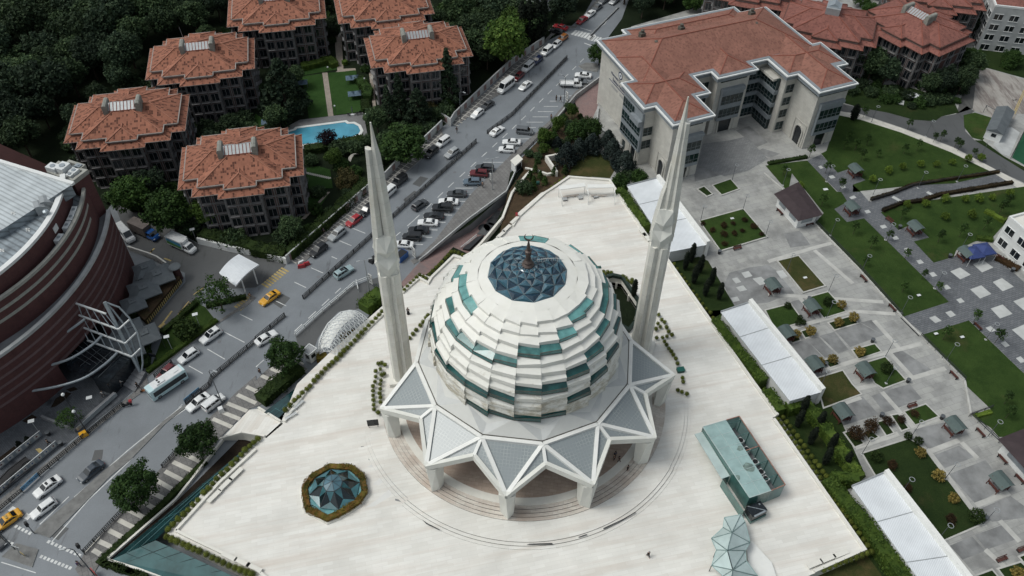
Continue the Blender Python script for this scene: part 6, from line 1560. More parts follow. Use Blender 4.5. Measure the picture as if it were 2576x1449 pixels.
# ================================================================ PLANTS
import numpy as np
rng=np.random.default_rng(11)
def leafmesh(name,clumps,per,size,mat,out=.6,core=None,flat=0.0):
    """clumps: (x,y,z,r); many small leaf faces through and on every clump"""
    C=np.array([c[:3]for c in clumps],float);rr=np.array([c[3]for c in clumps],float)
    n=len(clumps)*per
    idx=np.repeat(np.arange(len(clumps)),per)
    d=rng.normal(size=(n,3));d/=np.linalg.norm(d,axis=1)[:,None]
    rad=rr[idx]*(rng.random(n)**.33)*(.72+.4*rng.random(n))
    pos=C[idx]+d*rad[:,None]*np.array([1,1,1-flat*.5])
    nrm=d*out+rng.normal(size=(n,3))*(1-out)*.8+np.array([0,0,.25]);nrm/=np.linalg.norm(nrm,axis=1)[:,None]
    t=np.cross(nrm,rng.normal(size=(n,3)));t/=np.linalg.norm(t,axis=1)[:,None];b=np.cross(nrm,t)
    s=size*(.6+.8*rng.random(n))[:,None];a=s*(.55+.3*rng.random(n))[:,None]
    v=np.stack([pos-t*s,pos-b*a*.9,pos+t*s,pos+b*a],1).reshape(-1,3)
    me=bpy.data.meshes.new(name);f=np.arange(n*4).reshape(-1,4)
    me.vertices.add(n*4);me.vertices.foreach_set('co',v.ravel().astype(np.float32))
    me.loops.add(n*4);me.loops.foreach_set('vertex_index',f.ravel().astype(np.int32))
    me.polygons.add(n);me.polygons.foreach_set('loop_start',(np.arange(n)*4).astype(np.int32));me.polygons.foreach_set('loop_total',np.full(n,4,np.int32))
    me.materials.append(mat);me.update();me.validate();return me
def ellip_clumps(n,R_,H,z0,cr,jit=.25,shell=.75,seed=0):
    r=random.Random(seed);o=[]
    for i in range(n):
        u=(i+.5)/n;th=i*2.39996;zz=1-1.75*u;s=math.sqrt(max(0,1-zz*zz));k=shell+(1-shell)*r.random();k*=1+jit*(r.random()-.5)
        o.append((R_*s*k*math.cos(th),R_*s*k*math.sin(th),z0+H/2+H/2*zz*k,cr*(.75+.5*r.random())))
    return o
def cone_clumps(n,R_,H,z0,cr,seed=0,power=1.0):
    r=random.Random(seed);o=[]
    for i in range(n):
        u=(i+.5)/n;th=i*2.39996+r.random()*.4;k=(1-u)**power*R_*(.75+.35*r.random());o.append((k*math.cos(th),k*math.sin(th),z0+H*u,cr*(1.15-.75*u)*(.8+.4*r.random())))
    return o
def trunkmesh(name,h,r,lean=0,limbs=4,seed=0,spread=1.5):
    rr=random.Random(seed);mb=MB();mb.path([(0,0,-.1),(lean*.4,0,h*.5),(lean,.1,h)],[r,r*.75,r*.4],7)
    for i in range(limbs):
        a=6.28*i/limbs+rr.random();s=Vector((lean*.5,0,h*(.5+.12*i/limbs)));e=s+Vector((spread*math.cos(a),spread*math.sin(a),h*.42));mb.path([s,lerp(s,e,.5)+Vector((0,0,-.15)),e],[r*.45,r*.3,r*.12],5)
    return mb.mesh(name,[M['trunk']])
def plant(name,crown,trunk,label,cat,group=None,crown_name='crown'):
    t=thing(name,label,cat,(0,0,-500),0,group)
    o=bpy.data.objects.new(crown_name,crown);COL.objects.link(o);o.parent=t
    if trunk:
        o=bpy.data.objects.new('trunk',trunk);COL.objects.link(o);o.parent=t
    return t
PROTOS=[]
class Sp:
    def __init__(s,name,crown,trunk,cat,group):s.p=plant(name,crown,trunk,None,cat,group);s.used=False;s.g=group;PROTOS.append(s)
    def put(s,pos,scale=1.0,label=None,rz=None,group=None):
        rz=random.random()*6.28 if rz is None else rz
        if not s.used:
            s.used=True;o=s.p;o.location=pos;o.rotation_euler=(0,0,rz);o.scale=(scale,)*3 if not isinstance(scale,tuple)else scale
            if label:o['label']=label
            if group:o['group']=group
            return o
        return dup(s.p,pos,rz,scale,label,group)
wood=[Sp('forest_tree',leafmesh('crown',ellip_clumps(46,3.7,7.0,3.6,1.25,.45,.6,k),85,.30,M[m],.55),trunkmesh('trunk',6.5,.28,.3,4,k),'tree','trees of the dark wood')for k,m in((1,'f_forest'),(2,'f_pine'),(3,'f_forest'))]
pine=Sp('cedar_tree',leafmesh('crown',cone_clumps(60,5.0,12,1.2,1.5,5,.8),75,.34,M['f_pine'],.45,None,.8),trunkmesh('trunk',11,.35,.1,5,5,2.5),'tree','dark conifers by the houses')
conif=Sp('conifer_tree',leafmesh('crown',cone_clumps(52,2.5,12.5,.9,.95,6,.9),80,.24,M['f_pine'],.5,None,.6),trunkmesh('trunk',11,.26,0,3,6,1),'tree','dark conifers by the houses')
broad=Sp('broadleaf_tree',leafmesh('crown',ellip_clumps(52,4.2,6.4,2.4,1.25,.4,.65,8),95,.27,M['f_green'],.55),trunkmesh('trunk',5.5,.28,.2,5,8,2),'tree','broadleaf trees')
lightt=Sp('light_green_tree',leafmesh('crown',ellip_clumps(46,4.0,7.0,3.0,1.2,.45,.6,9),95,.27,M['f_light'],.55),trunkmesh('trunk',6.5,.3,.2,5,9,2),'tree','light green trees')
street=Sp('street_tree',leafmesh('crown',ellip_clumps(50,3.5,5.2,2.9,1.0,.6,.62,10),120,.21,M['f_street'],.6),trunkmesh('trunk',5.2,.16,.15,5,10,1.6),'tree','street trees on the striped pavement')
airy=Sp('airy_tree',leafmesh('crown',ellip_clumps(40,3.9,5.6,2.0,1.0,.7,.45,12),36,.22,M['f_green'],.4),trunkmesh('trunk',5.4,.17,.25,9,12,2.6),'tree',None)
spruce=Sp('blue_spruce',leafmesh('crown',cone_clumps(46,2.1,4.6,.5,.85,14,.7),90,.17,M['f_spruce'],.5),trunkmesh('trunk',3.6,.13,0,3,14,.8),'tree','blue spruces before the university')
cyp=Sp('cypress',leafmesh('crown',[(0.1*math.sin(i*2.4),0.1*math.cos(i*2.4),.5+4.6*i/22,.62*math.sin(math.pi*min(1,(i+3)/25.))**.6+.06)for i in range(23)],150,.12,M['f_cypress'],.7),trunkmesh('trunk',3,.09,0,0,15),'cypress','cypresses in the strip garden')
sapl=Sp('young_tree',leafmesh('crown',ellip_clumps(12,.55,1.7,1.0,.30,.7,.5,16),30,.10,M['f_sapling'],.4),trunkmesh('trunk',2.4,.035,.08,3,16,.5),'young tree','young trees on the lawns')
lime=Sp('lime_shrub',leafmesh('crown',ellip_clumps(14,.75,1.2,.5,.34,.6,.5,17),46,.11,M['f_lime'],.4),trunkmesh('trunk',1.2,.03,.05,3,17,.4),'shrub','lime green shrubs on the lawns')
ballp=Sp('clipped_ball',leafmesh('foliage',[(0,0,.55,.56)],1000,.06,M['f_ball'],.92),None,'shrub','clipped balls round the plaza')
yell=Sp('yellow_shrub',leafmesh('foliage',[(0,0,.75,.7)]+ellip_clumps(20,.72,1.35,.12,.3,.25,.9,19),60,.085,M['f_yellow'],.6),None,'shrub','round yellow shrubs in the park')
gsh=Sp('green_shrub',leafmesh('foliage',[(0,0,.75,.7)]+ellip_clumps(20,.78,1.35,.1,.32,.25,.9,20),60,.085,M['f_hedge_dark'],.6),None,'shrub','round green shrubs in the park')
reds=Sp('red_shrub',leafmesh('foliage',ellip_clumps(20,.95,1.3,.1,.36,.5,.6,21),55,.085,M['f_red'],.45),None,'shrub','red brown shrubs in the park')
bush=Sp('garden_bush',leafmesh('foliage',ellip_clumps(26,1.7,2.3,-.1,.75,.4,.7,22),70,.19,M['f_forest'],.55),None,'bush','dark garden bushes')
bushg=Sp('garden_bush',leafmesh('foliage',ellip_clumps(26,1.6,2.2,-.1,.7,.4,.7,23),70,.18,M['f_green'],.55),None,'bush','green garden bushes')
smallc=Sp('small_conifer',leafmesh('crown',cone_clumps(24,.7,2.3,.2,.36,24,.8),60,.09,M['f_sapling'],.5),trunkmesh('trunk',1.6,.05,0,0,24),'conifer','small conifers on the slope')

# houses' footprints are kept clear
HOUSES=[(-58.7,141.5,12.4),(-88.2,156.8,11.8),(-78.5,182.6,13),(-65,208.1,12.3),(-36.3,210.9,14.2),(-25,189.5,14.6),(106.6,202.3,-56),(118,221.5,-12),(67,223,-20),(83.6,203,-22)]
def in_house(p,mx=13.6,my=13):
    for x,y,a in HOUSES:
        dx,dy=p[0]-x,p[1]-y;c,s=math.cos(R(a)),math.sin(R(a));u,v=dx*c+dy*s,-dx*s+dy*c
        if abs(u)<mx and abs(v)<my:return True
    return False
def inpoly(p,poly):
    c=False
    for i in range(len(poly)):
        a,b=poly[i],poly[i-1]
        if(a[1]>p[1])!=(b[1]>p[1])and p[0]<(b[0]-a[0])*(p[1]-a[1])/(b[1]-a[1])+a[0]:c=not c
    return c
CLEAR=[QM(s)for s in('B 320,560 520,530 640,500 640,440 780,500 840,840 590,890 380,910','B 140,1010 330,890 830,835 860,1050 700,1110 350,1140 220,1120','B 360,1260 560,1260 590,1430 380,1440','B 585,250 660,250 680,540 600,540','B 835,520 895,550 930,940 880,930','F 330,210 540,-20 580,0 380,220','D 50,60 140,-20 560,-30 760,0 740,40 560,60 330,30','C -60,270 250,230 330,60 260,-60 -60,-60')]
SPOTS=[]
def scatter(poly,n,dmin,seed,margin=0,tall=True,avoid=True):
    r=random.Random(seed);xs=[p[0]for p in poly];ys=[p[1]for p in poly];out=[]
    for _ in range(n*30):
        p=(r.uniform(min(xs),max(xs)),r.uniform(min(ys),max(ys)))
        if not inpoly(p,poly):continue
        if in_house(p,13.6+margin,13+margin):continue
        if avoid and any(inpoly(p,c)for c in CLEAR):continue
        if any((p[0]-q[0])**2+(p[1]-q[1])**2<dmin*dmin for q in out):continue
        if any((p[0]-q[0])**2+(p[1]-q[1])**2<(dmin*.6)**2 for q in SPOTS):continue
        out.append(p)
        if len(out)>=n:break
    return out
# single trees that can be told apart
def at(sp,t_,x,y,s,label,z=0.0):
    p=Q(t_,x,y,z);SPOTS.append((p.x,p.y));return sp.put(p,s,label)
at(pine,'B',240,850,1.15,'big dark cedar on the lawn left of the pool path');at(conif,'B',1455,790,1.2,'tall pointed dark conifer in front of the house by the street wall');at(conif,'B',1100,905,1.0,'dark pointed conifer beside the garden path, left of the pair by the street')
at(conif,'B',1010,920,.8,'shorter dark conifer right beside the garden path');at(pine,'B',1230,930,.75,'broad dark cedar between path and street wall');at(broad,'B',1120,1215,(1.25,1.25,.95),'broad grey green tree leaning over the street wall beyond the left minaret')
plum=Sp('plum_tree',leafmesh('crown',ellip_clumps(36,2.0,3.0,1.2,.7,.45,.6,31),70,.15,M['f_plum'],.5),trunkmesh('trunk',2.6,.1,.1,5,31,.9),'tree',None)
at(plum,'B',555,1105,1.0,'dark purple leaved plum tree standing at the pool edge')
at(lightt,'B',1890,520,1.45,'large light green tree towering over the parked van, beside the street');at(lightt,'C',10,330,1.05,'light green tree right behind the parked white vans');at(lightt,'B',600,1260,.5,'small bright green tree between pool hedge and stepping stones')
golden=Sp('golden_shrub',leafmesh('foliage',ellip_clumps(30,2.3,3.4,-.2,.8,.4,.7,32),75,.17,foliage('leaf_golden',(.045,.045,.018),(.12,.10,.045),.1),.5),None,'shrub',None)
at(golden,'B',690,1400,1.1,'large golden brown shrub behind the tip of the left minaret');at(golden,'B',1320,850,.8,'golden brown shrub between the dark conifers and the street wall')
at(lightt,'E',1600,260,.85,'bright green tree in front of the nearest orange roofed house');at(broad,'E',1330,300,1.1,'dark green tree beside the delivery yard, behind the blue truck');at(broad,'E',1050,150,1.0,'dark green tree at the corner of the mall and delivery yard')
at(airy,'E',1680,890,1.0,'thin leaved tree in front of the white gate canopy')
at(gsh,'E',1425,1085,2.6,'big round green shrub on the grass strip before the mall terrace');at(airy,'I',545,320,.55,'small sparse tree in the planter by the forecourt lamp')
at(street,'F',245,1345,.88,'round street tree nearest the guard booth');at(street,'I',1535,530,.86,'round street tree beside the marble ramp');at(street,'I',1090,900,.98,'round street tree over the advertising stand')
at(broad,'C',655,490,.7,'leafy tree at the corner of the university by the street');at(broad,'D',1810,520,.6,'rounded bush tree beside the sports court')
for x,y,s,l in((345,1010,.95,'upright young tree highest on the slope beside the parking'),(240,1110,1.0,'upright young tree by the fence below the parked grey van'),(450,900,.8,'small tree at the fence corner near the university'),(480,1075,1.15,'bushy green tree in the middle of the slope garden'),(590,1060,1.2,'bushy green tree closest to the university terrace wall'),(240,1180,.7,'low tree at the foot of the slope garden')):
    at(lightt if s<1.1 else broad,'C',x,y,(s*.42,s*.42,s*.55)if s<1.1 else s*.55,l,.6)
for i,(x,y,s)in enumerate(((410,1240,1.2),(500,1180,1.0),(600,1150,1.05),(720,1110,.95),(755,1190,1.05),(850,1290,1.1),(795,1260,.9),(340,1110,.6))):
    at(spruce,'C',x,y,s,'blue grey spruce in the cluster between slope lawn and university',.8)
for i,(x,y)in enumerate(((175,1300),(213,1350),(247,1390),(315,1320),(398,1310),(165,1430),(135,1345),(165,1390))):at(smallc,'C',x,y,1.0,'small bright conifer on the bare soil slope by the plaza corner',.65)
for x,y,s,l in((815,1400,1.2,'dense yellow green bush at the plaza corner by the white post'),(955,1360,1.1,'dense yellow green bush at the head of the white roof'),(85,1440,1.0,'brownish bush at the low end of the soil slope'),(870,1340,.8,'dark bush between spruces and white roof')):at(bushg if 'yellow' in l else bush,'C',x,y,s,l,.8)
for x,y,l in((640,905,'dark upright conifer at the start of the big lawn, by the track'),):at(cyp,'D',x,y,(1.6,1.6,.9),l,ZK)
# the wood
k=0
for p in scatter(QM('A -500,1180 -700,-500 2000,-520 2000,60 1700,120 1650,300 1150,380 1000,620 520,760 440,1080 200,1220'),190,5.2,3,1.5,True,False):
    SPOTS.append(p);wood[k%3].put(Vector((p[0],p[1],0)),.8+.6*random.random(),'dark green tree in the dense wood at the upper left' if k%3!=1 else 'dark rounded pine in the dense wood at the upper left');k+=1
for p in scatter(QM('B 1320,-400 C 600,-420 560,60 440,200 220,270 0,480 B 1720,640 1640,600 1620,420 1350,100'),60,5.0,4,1.0):
    SPOTS.append(p);wood[k%3].put(Vector((p[0],p[1],0)),.7+.5*random.random(),'dark tree crowding behind the upper street wall');k+=1
for p in scatter(QM('C 840,60 880,-420 1500,-420 1450,60 1350,120 880,180'),26,5.0,5,1.0):
    SPOTS.append(p);(wood[k%3]if k%4 else broad).put(Vector((p[0],p[1],0)),.7+.4*random.random(),'dark tree right of the street top, beyond the university roof',None,'trees beyond the street top');k+=1
for p in scatter(QM('D 640,420 900,420 1380,520 1500,480 1520,620 1400,760 1200,780 640,640'),38,3.6,6,.2):
    SPOTS.append(p);(broad if k%5==0 else wood[k%3]).put(Vector((p[0],p[1],.8)),.55+.4*random.random(),'tree in the thicket between the red roofed houses and the track',None,'thicket trees');k+=1
for p in scatter(QM('D 1480,300 1620,60 1700,-200 2200,-200 2200,420 1932,380 1800,240 1640,260 1540,480'),30,5,8,.5):
    SPOTS.append(p);wood[k%3].put(Vector((p[0],p[1],.5)),.55+.4*random.random(),'dark tree on the rough ground at the far right');k+=1
for p in scatter(QM('D 560,0 900,-100 960,160 760,200'),8,4,9,.5):
    SPOTS.append(p);broad.put(Vector((p[0],p[1],.5)),.6,'green tree between the red roofed houses by the small pool');k+=1
# gardens round the houses: bushes and a few trees
RES=QM('A 1750,250 1900,-300 B 1400,-300 1650,430 1640,640 1440,900 1380,960 960,1300 F 820,0 240,480 E 1932,420 1500,350 1180,190 800,60 A 560,1300 480,1000 900,720 1150,500')
for p in scatter(RES,260,2.5,12,-1.2):
    x=random.random();z=Vector((p[0],p[1],0))
    if x<.75:bush.put(z,.7+.6*random.random(),'dark bush filling the gardens round the orange roofed houses')
    else:bushg.put(z,.6+.6*random.random(),'green bush in the gardens round the orange roofed houses')
for p in scatter(RES,34,6.5,14,2.0):
    wood[k%3].put(Vector((p[0],p[1],0)),.5+.35*random.random(),'dark garden tree between the orange roofed houses');k+=1
for p in scatter(QM('D 620,380 1500,400 1560,560 1420,800 1100,860 600,720'),60,2.4,15,-1.0):
    (bush if random.random()<.7 else bushg).put(Vector((p[0],p[1],.8)),.6+.5*random.random(),'bush in the thicket below the red roofed houses',None,'thicket bushes')
for p in scatter(QM('C 60,1215 440,800 640,1060 800,1200 700,1120 440,1180 250,1140 200,1250'),26,1.8,16,0,False,False):
    (bushg if random.random()<.5 else bush).put(Vector((p[0],p[1],.6)),.35+.3*random.random(),'low bush on the slope garden between lane and university',None,'slope garden bushes')

# cypresses
for i,(t_,x,y,s,l)in enumerate((('G',1302,585,1.0,0),('G',1348,528,1.05,0),('G',1368,690,1.05,0),('G',1412,610,1.0,0),('G',1453,785,1.0,0),('G',1498,705,1.0,0),('G',1557,812,.95,0),('L',215,322,1.0,1),('L',248,225,1.05,1),('L',312,455,1.0,1),('L',372,335,1.0,1),('L',422,605,1.0,1),('L',462,500,1.0,1),('L',572,625,.9,1))):
    cyp.put(Q(t_,x,y,ZK),s,('dark slim cypress in the upper strip garden between two white roofs','dark slim cypress in the lower strip garden beside the rows of clipped balls')[l])
for x,y in((70,345),(122,338),(178,330),(228,318)):cyp.put(Q('C',x,y,0),(2.4,2.4,2.6),'very tall dark cypress in the group behind the upper street wall',None,'tall cypresses at the street')
cyp.put(Q('G',915,790,ZP),.95,'dark slim cypress beside the sunken court and far minaret')
# clipped balls
def balls(s,label,z=ZP,sc=1.0):
    for p in QM(s,z):ballp.put(p+Vector((0,0,-.05)),sc*(.9+.2*random.random()),label)
balls('I 1275,1105 1310,1070 1350,1030 1392,995 1425,960 1460,920 1500,885 1545,830 1580,800 1610,760 1640,725 1680,690 1720,655 1755,615 1790,580 1825,545 1855,510 1890,480 1920,452 J 18,425','clipped green ball in the row along the tapering dark glass roof')
balls('I 1265,1162 1305,1182 1345,1200 1390,1218 1430,1238 1470,1255 1512,1273 1565,1296 1612,1320 1650,1338 1692,1358 1735,1380 1780,1398 1822,1415 1865,1432 1905,1447','clipped green ball in the row above the broad teal glass roof',ZP,1.1)
balls('J 225,205 262,172 295,135 325,110 352,78 385,50 410,25 F 440,1435 470,1405 498,1375 525,1345 553,1320 580,1297 610,1270 640,1240 665,1210 692,1185 718,1158 748,1130 773,1102 800,1075 825,1048 852,1020 878,995 905,965 930,940 952,912','clipped green ball in the long row beside the white lattice canopy')
balls('F 1120,748 1143,723 1167,698 1190,678 1213,655 1235,633 1262,645 1285,660 1310,630 1335,605 1360,580 1382,558 1405,535 1430,505 1452,485 1475,462 1500,460 1530,470 1560,485 1590,490','clipped green ball on the stepped plaza edge above the red lane',ZP,.85)
balls('F 1160,1110 1185,1080 1210,1050 1240,1015 1262,990 1285,960 1300,940','clipped green ball beside the bare soil bed at the dome',ZP,.85)
balls('F 925,1305 950,1300 975,1312 905,1360 940,1345 970,1380 905,1402 950,1390 945,1430 900,1440 J 885,25 885,60 885,95 888,130 890,165 893,200 940,10 940,45 935,80 940,110 940,145 925,225','clipped green ball in the double bed left of the star canopy',ZP+.3,.8)
balls('G 645,590 690,612 700,632 722,612 748,618 835,648 855,660 870,682 905,672 900,692','clipped green ball behind the sunken court',ZP,.85)
balls('G 1105,935 1128,972 1100,1000 1150,990 1118,1027 1165,1030 1180,1062 1085,1042 1135,1106 1090,1108 1168,1098 1205,1087 1150,1137 1165,1162 1182,1190 1200,1212 1215,1237 1235,1266 1248,1302 1285,1410 1290,1440 K 1250,55 1280,68 1317,82','clipped green ball in the bed at the foot of the far minaret',ZP+.2,.8)
balls('G 1222,552 1245,590 1275,635 1298,660 1315,687 1335,712 1365,760 1392,790 1410,820 1435,852 1465,890 1495,920 1515,960','clipped green ball along the plaza edge beside the upper cypresses',ZP-1.2,.75)
balls('L 70,275 95,308 120,345 147,380 172,420 200,455 228,492 253,530 280,568 303,605 328,640 358,678 388,720 412,760 443,800 473,842 497,880 528,920 557,963 588,1008 618,1050 650,1092 682,1135 713,1183 743,1228 777,1275','clipped green ball in the long row hugging the plaza edge, beside the lower cypresses',ZP-.9,.9)
balls('L 110,260 137,295 163,328 188,366 217,402 243,440 270,478 297,515 325,555 352,595 380,627 408,670 435,703 460,745 513,823 545,865 575,908 605,950 630,995 665,1050','clipped green ball in the outer row of the pair, away from the plaza edge',ZP-1.2,.85)
balls('L 413,1410 457,1393 500,1375 538,1360 577,1345 617,1332 657,1315 697,1300 740,1285','clipped green ball in the short row behind the three stone benches',ZP-.6,.95)
balls('C 455,1345 490,1350 520,1352 555,1356 590,1358 625,1362 660,1366 700,1370 395,1350 360,1375 330,1395 300,1420','clipped shrub outside the far plaza corner parapet',ZK+.4,.8)
# hedges
def hedge(s,w_,h,label,mat='f_hedge',z=0.0,name='hedge',dens=26,size=.14,cat='hedge',wob=.12,zt=None):
    pts_=[V3(p,z)for p in QM(s,z if zt is None else zt)];org=pts_[0];C_=[];mbq=MB();L_,R2=offset_line(pts_,w_*.42)
    for i in range(len(pts_)-1):mbq.prism([L_[i]-org.xy,L_[i+1]-org.xy,R2[i+1]-org.xy,R2[i]-org.xy],-.1,h*.9)
    P_=[];N_=[]
    for a,b in zip(pts_[:-1],pts_[1:]):
        L=(b-a).length;d=(b-a).normalized();n=Vector((-d.y,d.x,0));k=int(L*(w_+2*h)*dens)
        for _ in range(k):
            f=random.random()*L;u=random.random()*(w_+2*h);bump=1+wob*math.sin(f*2.1+a.x)+wob*math.sin(f*.9+a.y)+wob*(random.random()-.5)
            if u<w_:p=a+d*f+n*(u-w_/2)+Vector((0,0,h*bump));nn=Vector((0,0,1))
            elif u<w_+h:p=a+d*f+n*(w_/2*bump)+Vector((0,0,u-w_));nn=n
            else:p=a+d*f-n*(w_/2*bump)+Vector((0,0,u-w_-h));nn=-n
            P_.append(p-org);N_.append(nn)
    Pn=np.array([tuple(p)for p in P_]);Nn=np.array([tuple(p)for p in N_])+rng.normal(size=(len(P_),3))*.55;Nn/=np.linalg.norm(Nn,axis=1)[:,None]
    t=np.cross(Nn,rng.normal(size=Nn.shape));t/=np.linalg.norm(t,axis=1)[:,None];b=np.cross(Nn,t);s_=size*(.6+.8*rng.random(len(P_)))[:,None]
    v=np.stack([Pn-t*s_,Pn-b*s_*.6,Pn+t*s_,Pn+b*s_*.6],1).reshape(-1,3)
    n0=len(mbq.v);me=bpy.data.meshes.new(name)
    me.from_pydata([tuple(q)for q in mbq.v]+[tuple(q)for q in v],[],mbq.f+[[n0+4*i,n0+4*i+1,n0+4*i+2,n0+4*i+3]for i in range(len(P_))])
    me.materials.append(M[mat]);me.update()
    o=bpy.data.objects.new(name,me);COL.objects.link(o);o.location=org;return props(o,label,cat)
hedge('I 1060,1449 768,1345 1200,950 1555,590',1.1,.75,'long narrow clipped hedge between striped pavement and white wall','f_hedge_dark')
hedge('I 768,1345 1110,1470',1.2,.75,'short clipped hedge turning the plaza corner at the bottom','f_hedge_dark')
hedge('J 40,150 190,20 F 335,1345',3.0,2.0,'thick dark hedge under the street tree by the marble ramp','f_hedge_dark',0,'hedge',18,.17)
hedge('F 815,905 955,785',3.2,2.2,'thick two toned hedge behind the foot of the left minaret','f_hedge',0,'hedge',18,.17)
hedge('F 460,1270 540,1255',1.6,1.2,'yellow green bushes at the guard booth','f_flower',0,'hedge',24,.14)
hedge('F 650,1130 760,1070',1.8,1.0,'yellow green planting seen through the white lattice','f_flower',0,'hedge',20,.14)
hedge('E 1115,1365 1640,975',1.0,.8,'clipped hedge along the street pavement before the mall terrace');hedge('E 1225,1075 1500,830',1.1,.9,'hedge between the yellow ramp lines and the grass strip','f_hedge_dark');hedge('E 1560,870 1860,800',1.0,.9,'low hedge at the foot of the thin leaved tree','f_hedge_dark')
hedge('E 1010,960 1280,640',1.6,2.4,'dark hedge behind the chevron wall and awnings','f_hedge_dark',0,'hedge',18,.17);hedge('E 1100,1330 1110,1140 1200,1080',1.8,1.4,'bushy hedge beside the foot of the steel bow','f_hedge_dark',0,'hedge',18,.17)
mb=MB();tess(mb,QM('E 1120,1380 1640,985 1550,870 1490,840 1230,1085'),(),.05);struct(mb,'lawn',M['lawn'])
hedge('C 790,1420 840,1440 G 905,90 1020,245',2.0,3.0,'tall bright hedge between plaza and the upper white roof','f_hedge',ZK,'hedge',18,.17,'hedge',.06,3.9)
hedge('G 1535,950 1695,1160 1905,1415',2.0,3.0,'tall bright hedge between plaza and the middle white roof','f_hedge',ZK,'hedge',18,.17,'hedge',.06,3.9);hedge('L -5,30 105,190',2.0,3.0,'low end of the bright hedge beside the middle white roof','f_hedge',ZK,'hedge',18,.17,'hedge',.06,3.9)
hedge('L 150,165 290,130 480,370 700,695',2.0,2.4,'hedge bordering the lower strip garden on its park side','f_hedge',ZK,'hedge',18,.17,'hedge',.12,3.2);hedge('L 490,690 690,700',2.0,2.6,'short cross hedge at the head of the lowest white roof','f_hedge',ZK,'hedge',18,.17,'hedge',.12,3.4)
hedge('L 450,705 725,1015 1075,1490',2.4,3.0,'broad bright hedge along the lowest white roof','f_hedge',ZK,'hedge',16,.18,'hedge',.06,3.9)
hedge('F 255,505 550,240 840,-30',2.4,2.4,'lush dark hedge behind the red panelled street wall','f_hedge_dark',0,'hedge',16,.2);hedge('E 1530,350 1800,415 F 60,470 230,500',3.0,2.2,'dark hedge above the pale garden wall behind the trucks','f_hedge_dark',0,'hedge',14,.2)
hedge('B 350,525 450,500 560,470 600,510',2.4,1.5,'bright clipped hedge at the head of the lawns','f_hedge');hedge('B 825,775 835,850',2.2,1.3,'green hedge along the lawn next to the pool deck','f_hedge_dark');hedge('B 655,490 690,480',1.4,1.2,'small bright hedge block by the garden path','f_hedge')
hedge('B 780,620 850,700 840,760',2.6,1.7,'loose green hedge between lawn and garden path','f_green',0,'hedge',16,.2);hedge('B 370,1150 560,1120 820,1070',2.6,1.6,'dark hedge along the lower side of the pool deck','f_hedge_dark',0,'hedge',14,.2)
hedge('H 775,62 940,12 1090,-50 D 1740,1305',.7,.7,'dark brown hedge above the sloping garden walk','f_brown',ZK,'hedge',22,.13);hedge('H 862,148 1000,92 1150,75 1290,28 D 1840,1385',.9,.8,'dark brown hedge below the sloping garden walk','f_brown',ZK,'hedge',22,.13)
hedge('H 1720,500 1890,590',1.8,.6,'brown low hedge in front of the white building','f_red',ZK);hedge('H 1570,355 1690,370',1.2,.8,'bright low hedge by the blue canopies','f_hedge',ZK);hedge('H 1635,150 1780,230',1.2,.8,'yellow green low hedge behind the white building','f_lime',ZK)
hedge('D 0,1240 290,1190',1.0,.6,'low green hedge below the university portal','f_hedge_dark',ZK);hedge('L 1550,250 1680,215',.9,.5,'yellow flowering low hedge inside the fence corner','f_lime',ZK)
ring=o11+[o11[0]]
def ring_hedge():
    pts_=[V3(p,ZP+.5)for p in inset(rim9,-.5)];s=pts_+[pts_[0]]
    global QM;_q=QM
    QM=lambda _s,z=0:s
    o=hedge('',1.05,.55,'ring of yellow flowering plants round the nine sided glass roof light','f_flower',ZP+.5,'flower_ring',60,.10,'flower bed',.2);QM=_q;return o
ring_hedge()
# park shrubs and young trees
for s,sp,l in(('H 548,868',yell,'single round yellow shrub at the right corner of the small square lawn'),('H 525,1000',yell,'round yellow shrub, left of the pair in the small twin bed'),('H 638,965',yell,'round yellow shrub, right of the pair in the small twin bed'),('H 208,1090',yell,'round yellow shrub beside the swing roof, left of two'),('H 315,1070',yell,'round yellow shrub in the square bed beside the white roof'),('H 380,1305',yell,'round yellow shrub left beside the bin'),('H 480,1278',yell,'round yellow shrub in the bed right of the bin'),('H 685,1225',yell,'flat yellow shrub on the narrow green bed'),
                 ('L 1140,535',yell,'round yellow shrub nearest the two green balls'),('L 1275,710',yell,'largest round yellow shrub at the lamp on the big dark lawn'),('L 1388,880',yell,'round yellow shrub lowest of three on the big dark lawn'),('L 1870,1445',yell,'small yellow shrub cut by the lower edge')):
    p=QM(s,ZK+.1)[0];sp.put(p,1.0+.25*random.random(),l)
for s,k_,l in(('H 145,870',.8,'small dark green ball shrub on the corner lawn'),('H 445,845',1.1,'green ball shrub in the middle of the square lawn'),('H 235,960',.65,'trio of green balls, upper one'),('H 222,1000',.65,'trio of green balls, left one'),('H 262,995',.65,'trio of green balls, right one'),('H 885,1350',1.3,'big green ball shrub on the lawn beside the ring lamp'),('L 1050,405',.8,'green ball shrub at the foot of the ring lamp by the four small beds'),('L 1125,445',.9,'green ball shrub right of the lamp by the four small beds'),('L 808,565',1.15,'wide green shrub at the upper end of the big dark lawn'),('L 1555,1020',1.45,'large round green shrub at the lower corner of the big dark lawn')):
    gsh.put(QM(s,ZK+.1)[0],k_,l)
for s,k_,l in(('L 655,395',1.5,'red brown bush in the first small bed beside the hedge'),('L 765,340',1.4,'red brown bush in the second small bed'),('L 895,295',1.0,'red brown bush in the third small bed'),('L 1000,280',.8,'red brown bush in the fourth small bed'),('L 1100,235',.8,'red brown bush on the small sloping lawn by a bench'),('L 930,620',.9,'dull red bush on the big dark lawn near the white roof'),('L 1370,1030',.9,'dark red bush low on the big dark lawn'),('L 1050,790',.7,'dark bush beside the white roof on the big lawn')):
    reds.put(QM(s,ZK+.1)[0],k_,l)
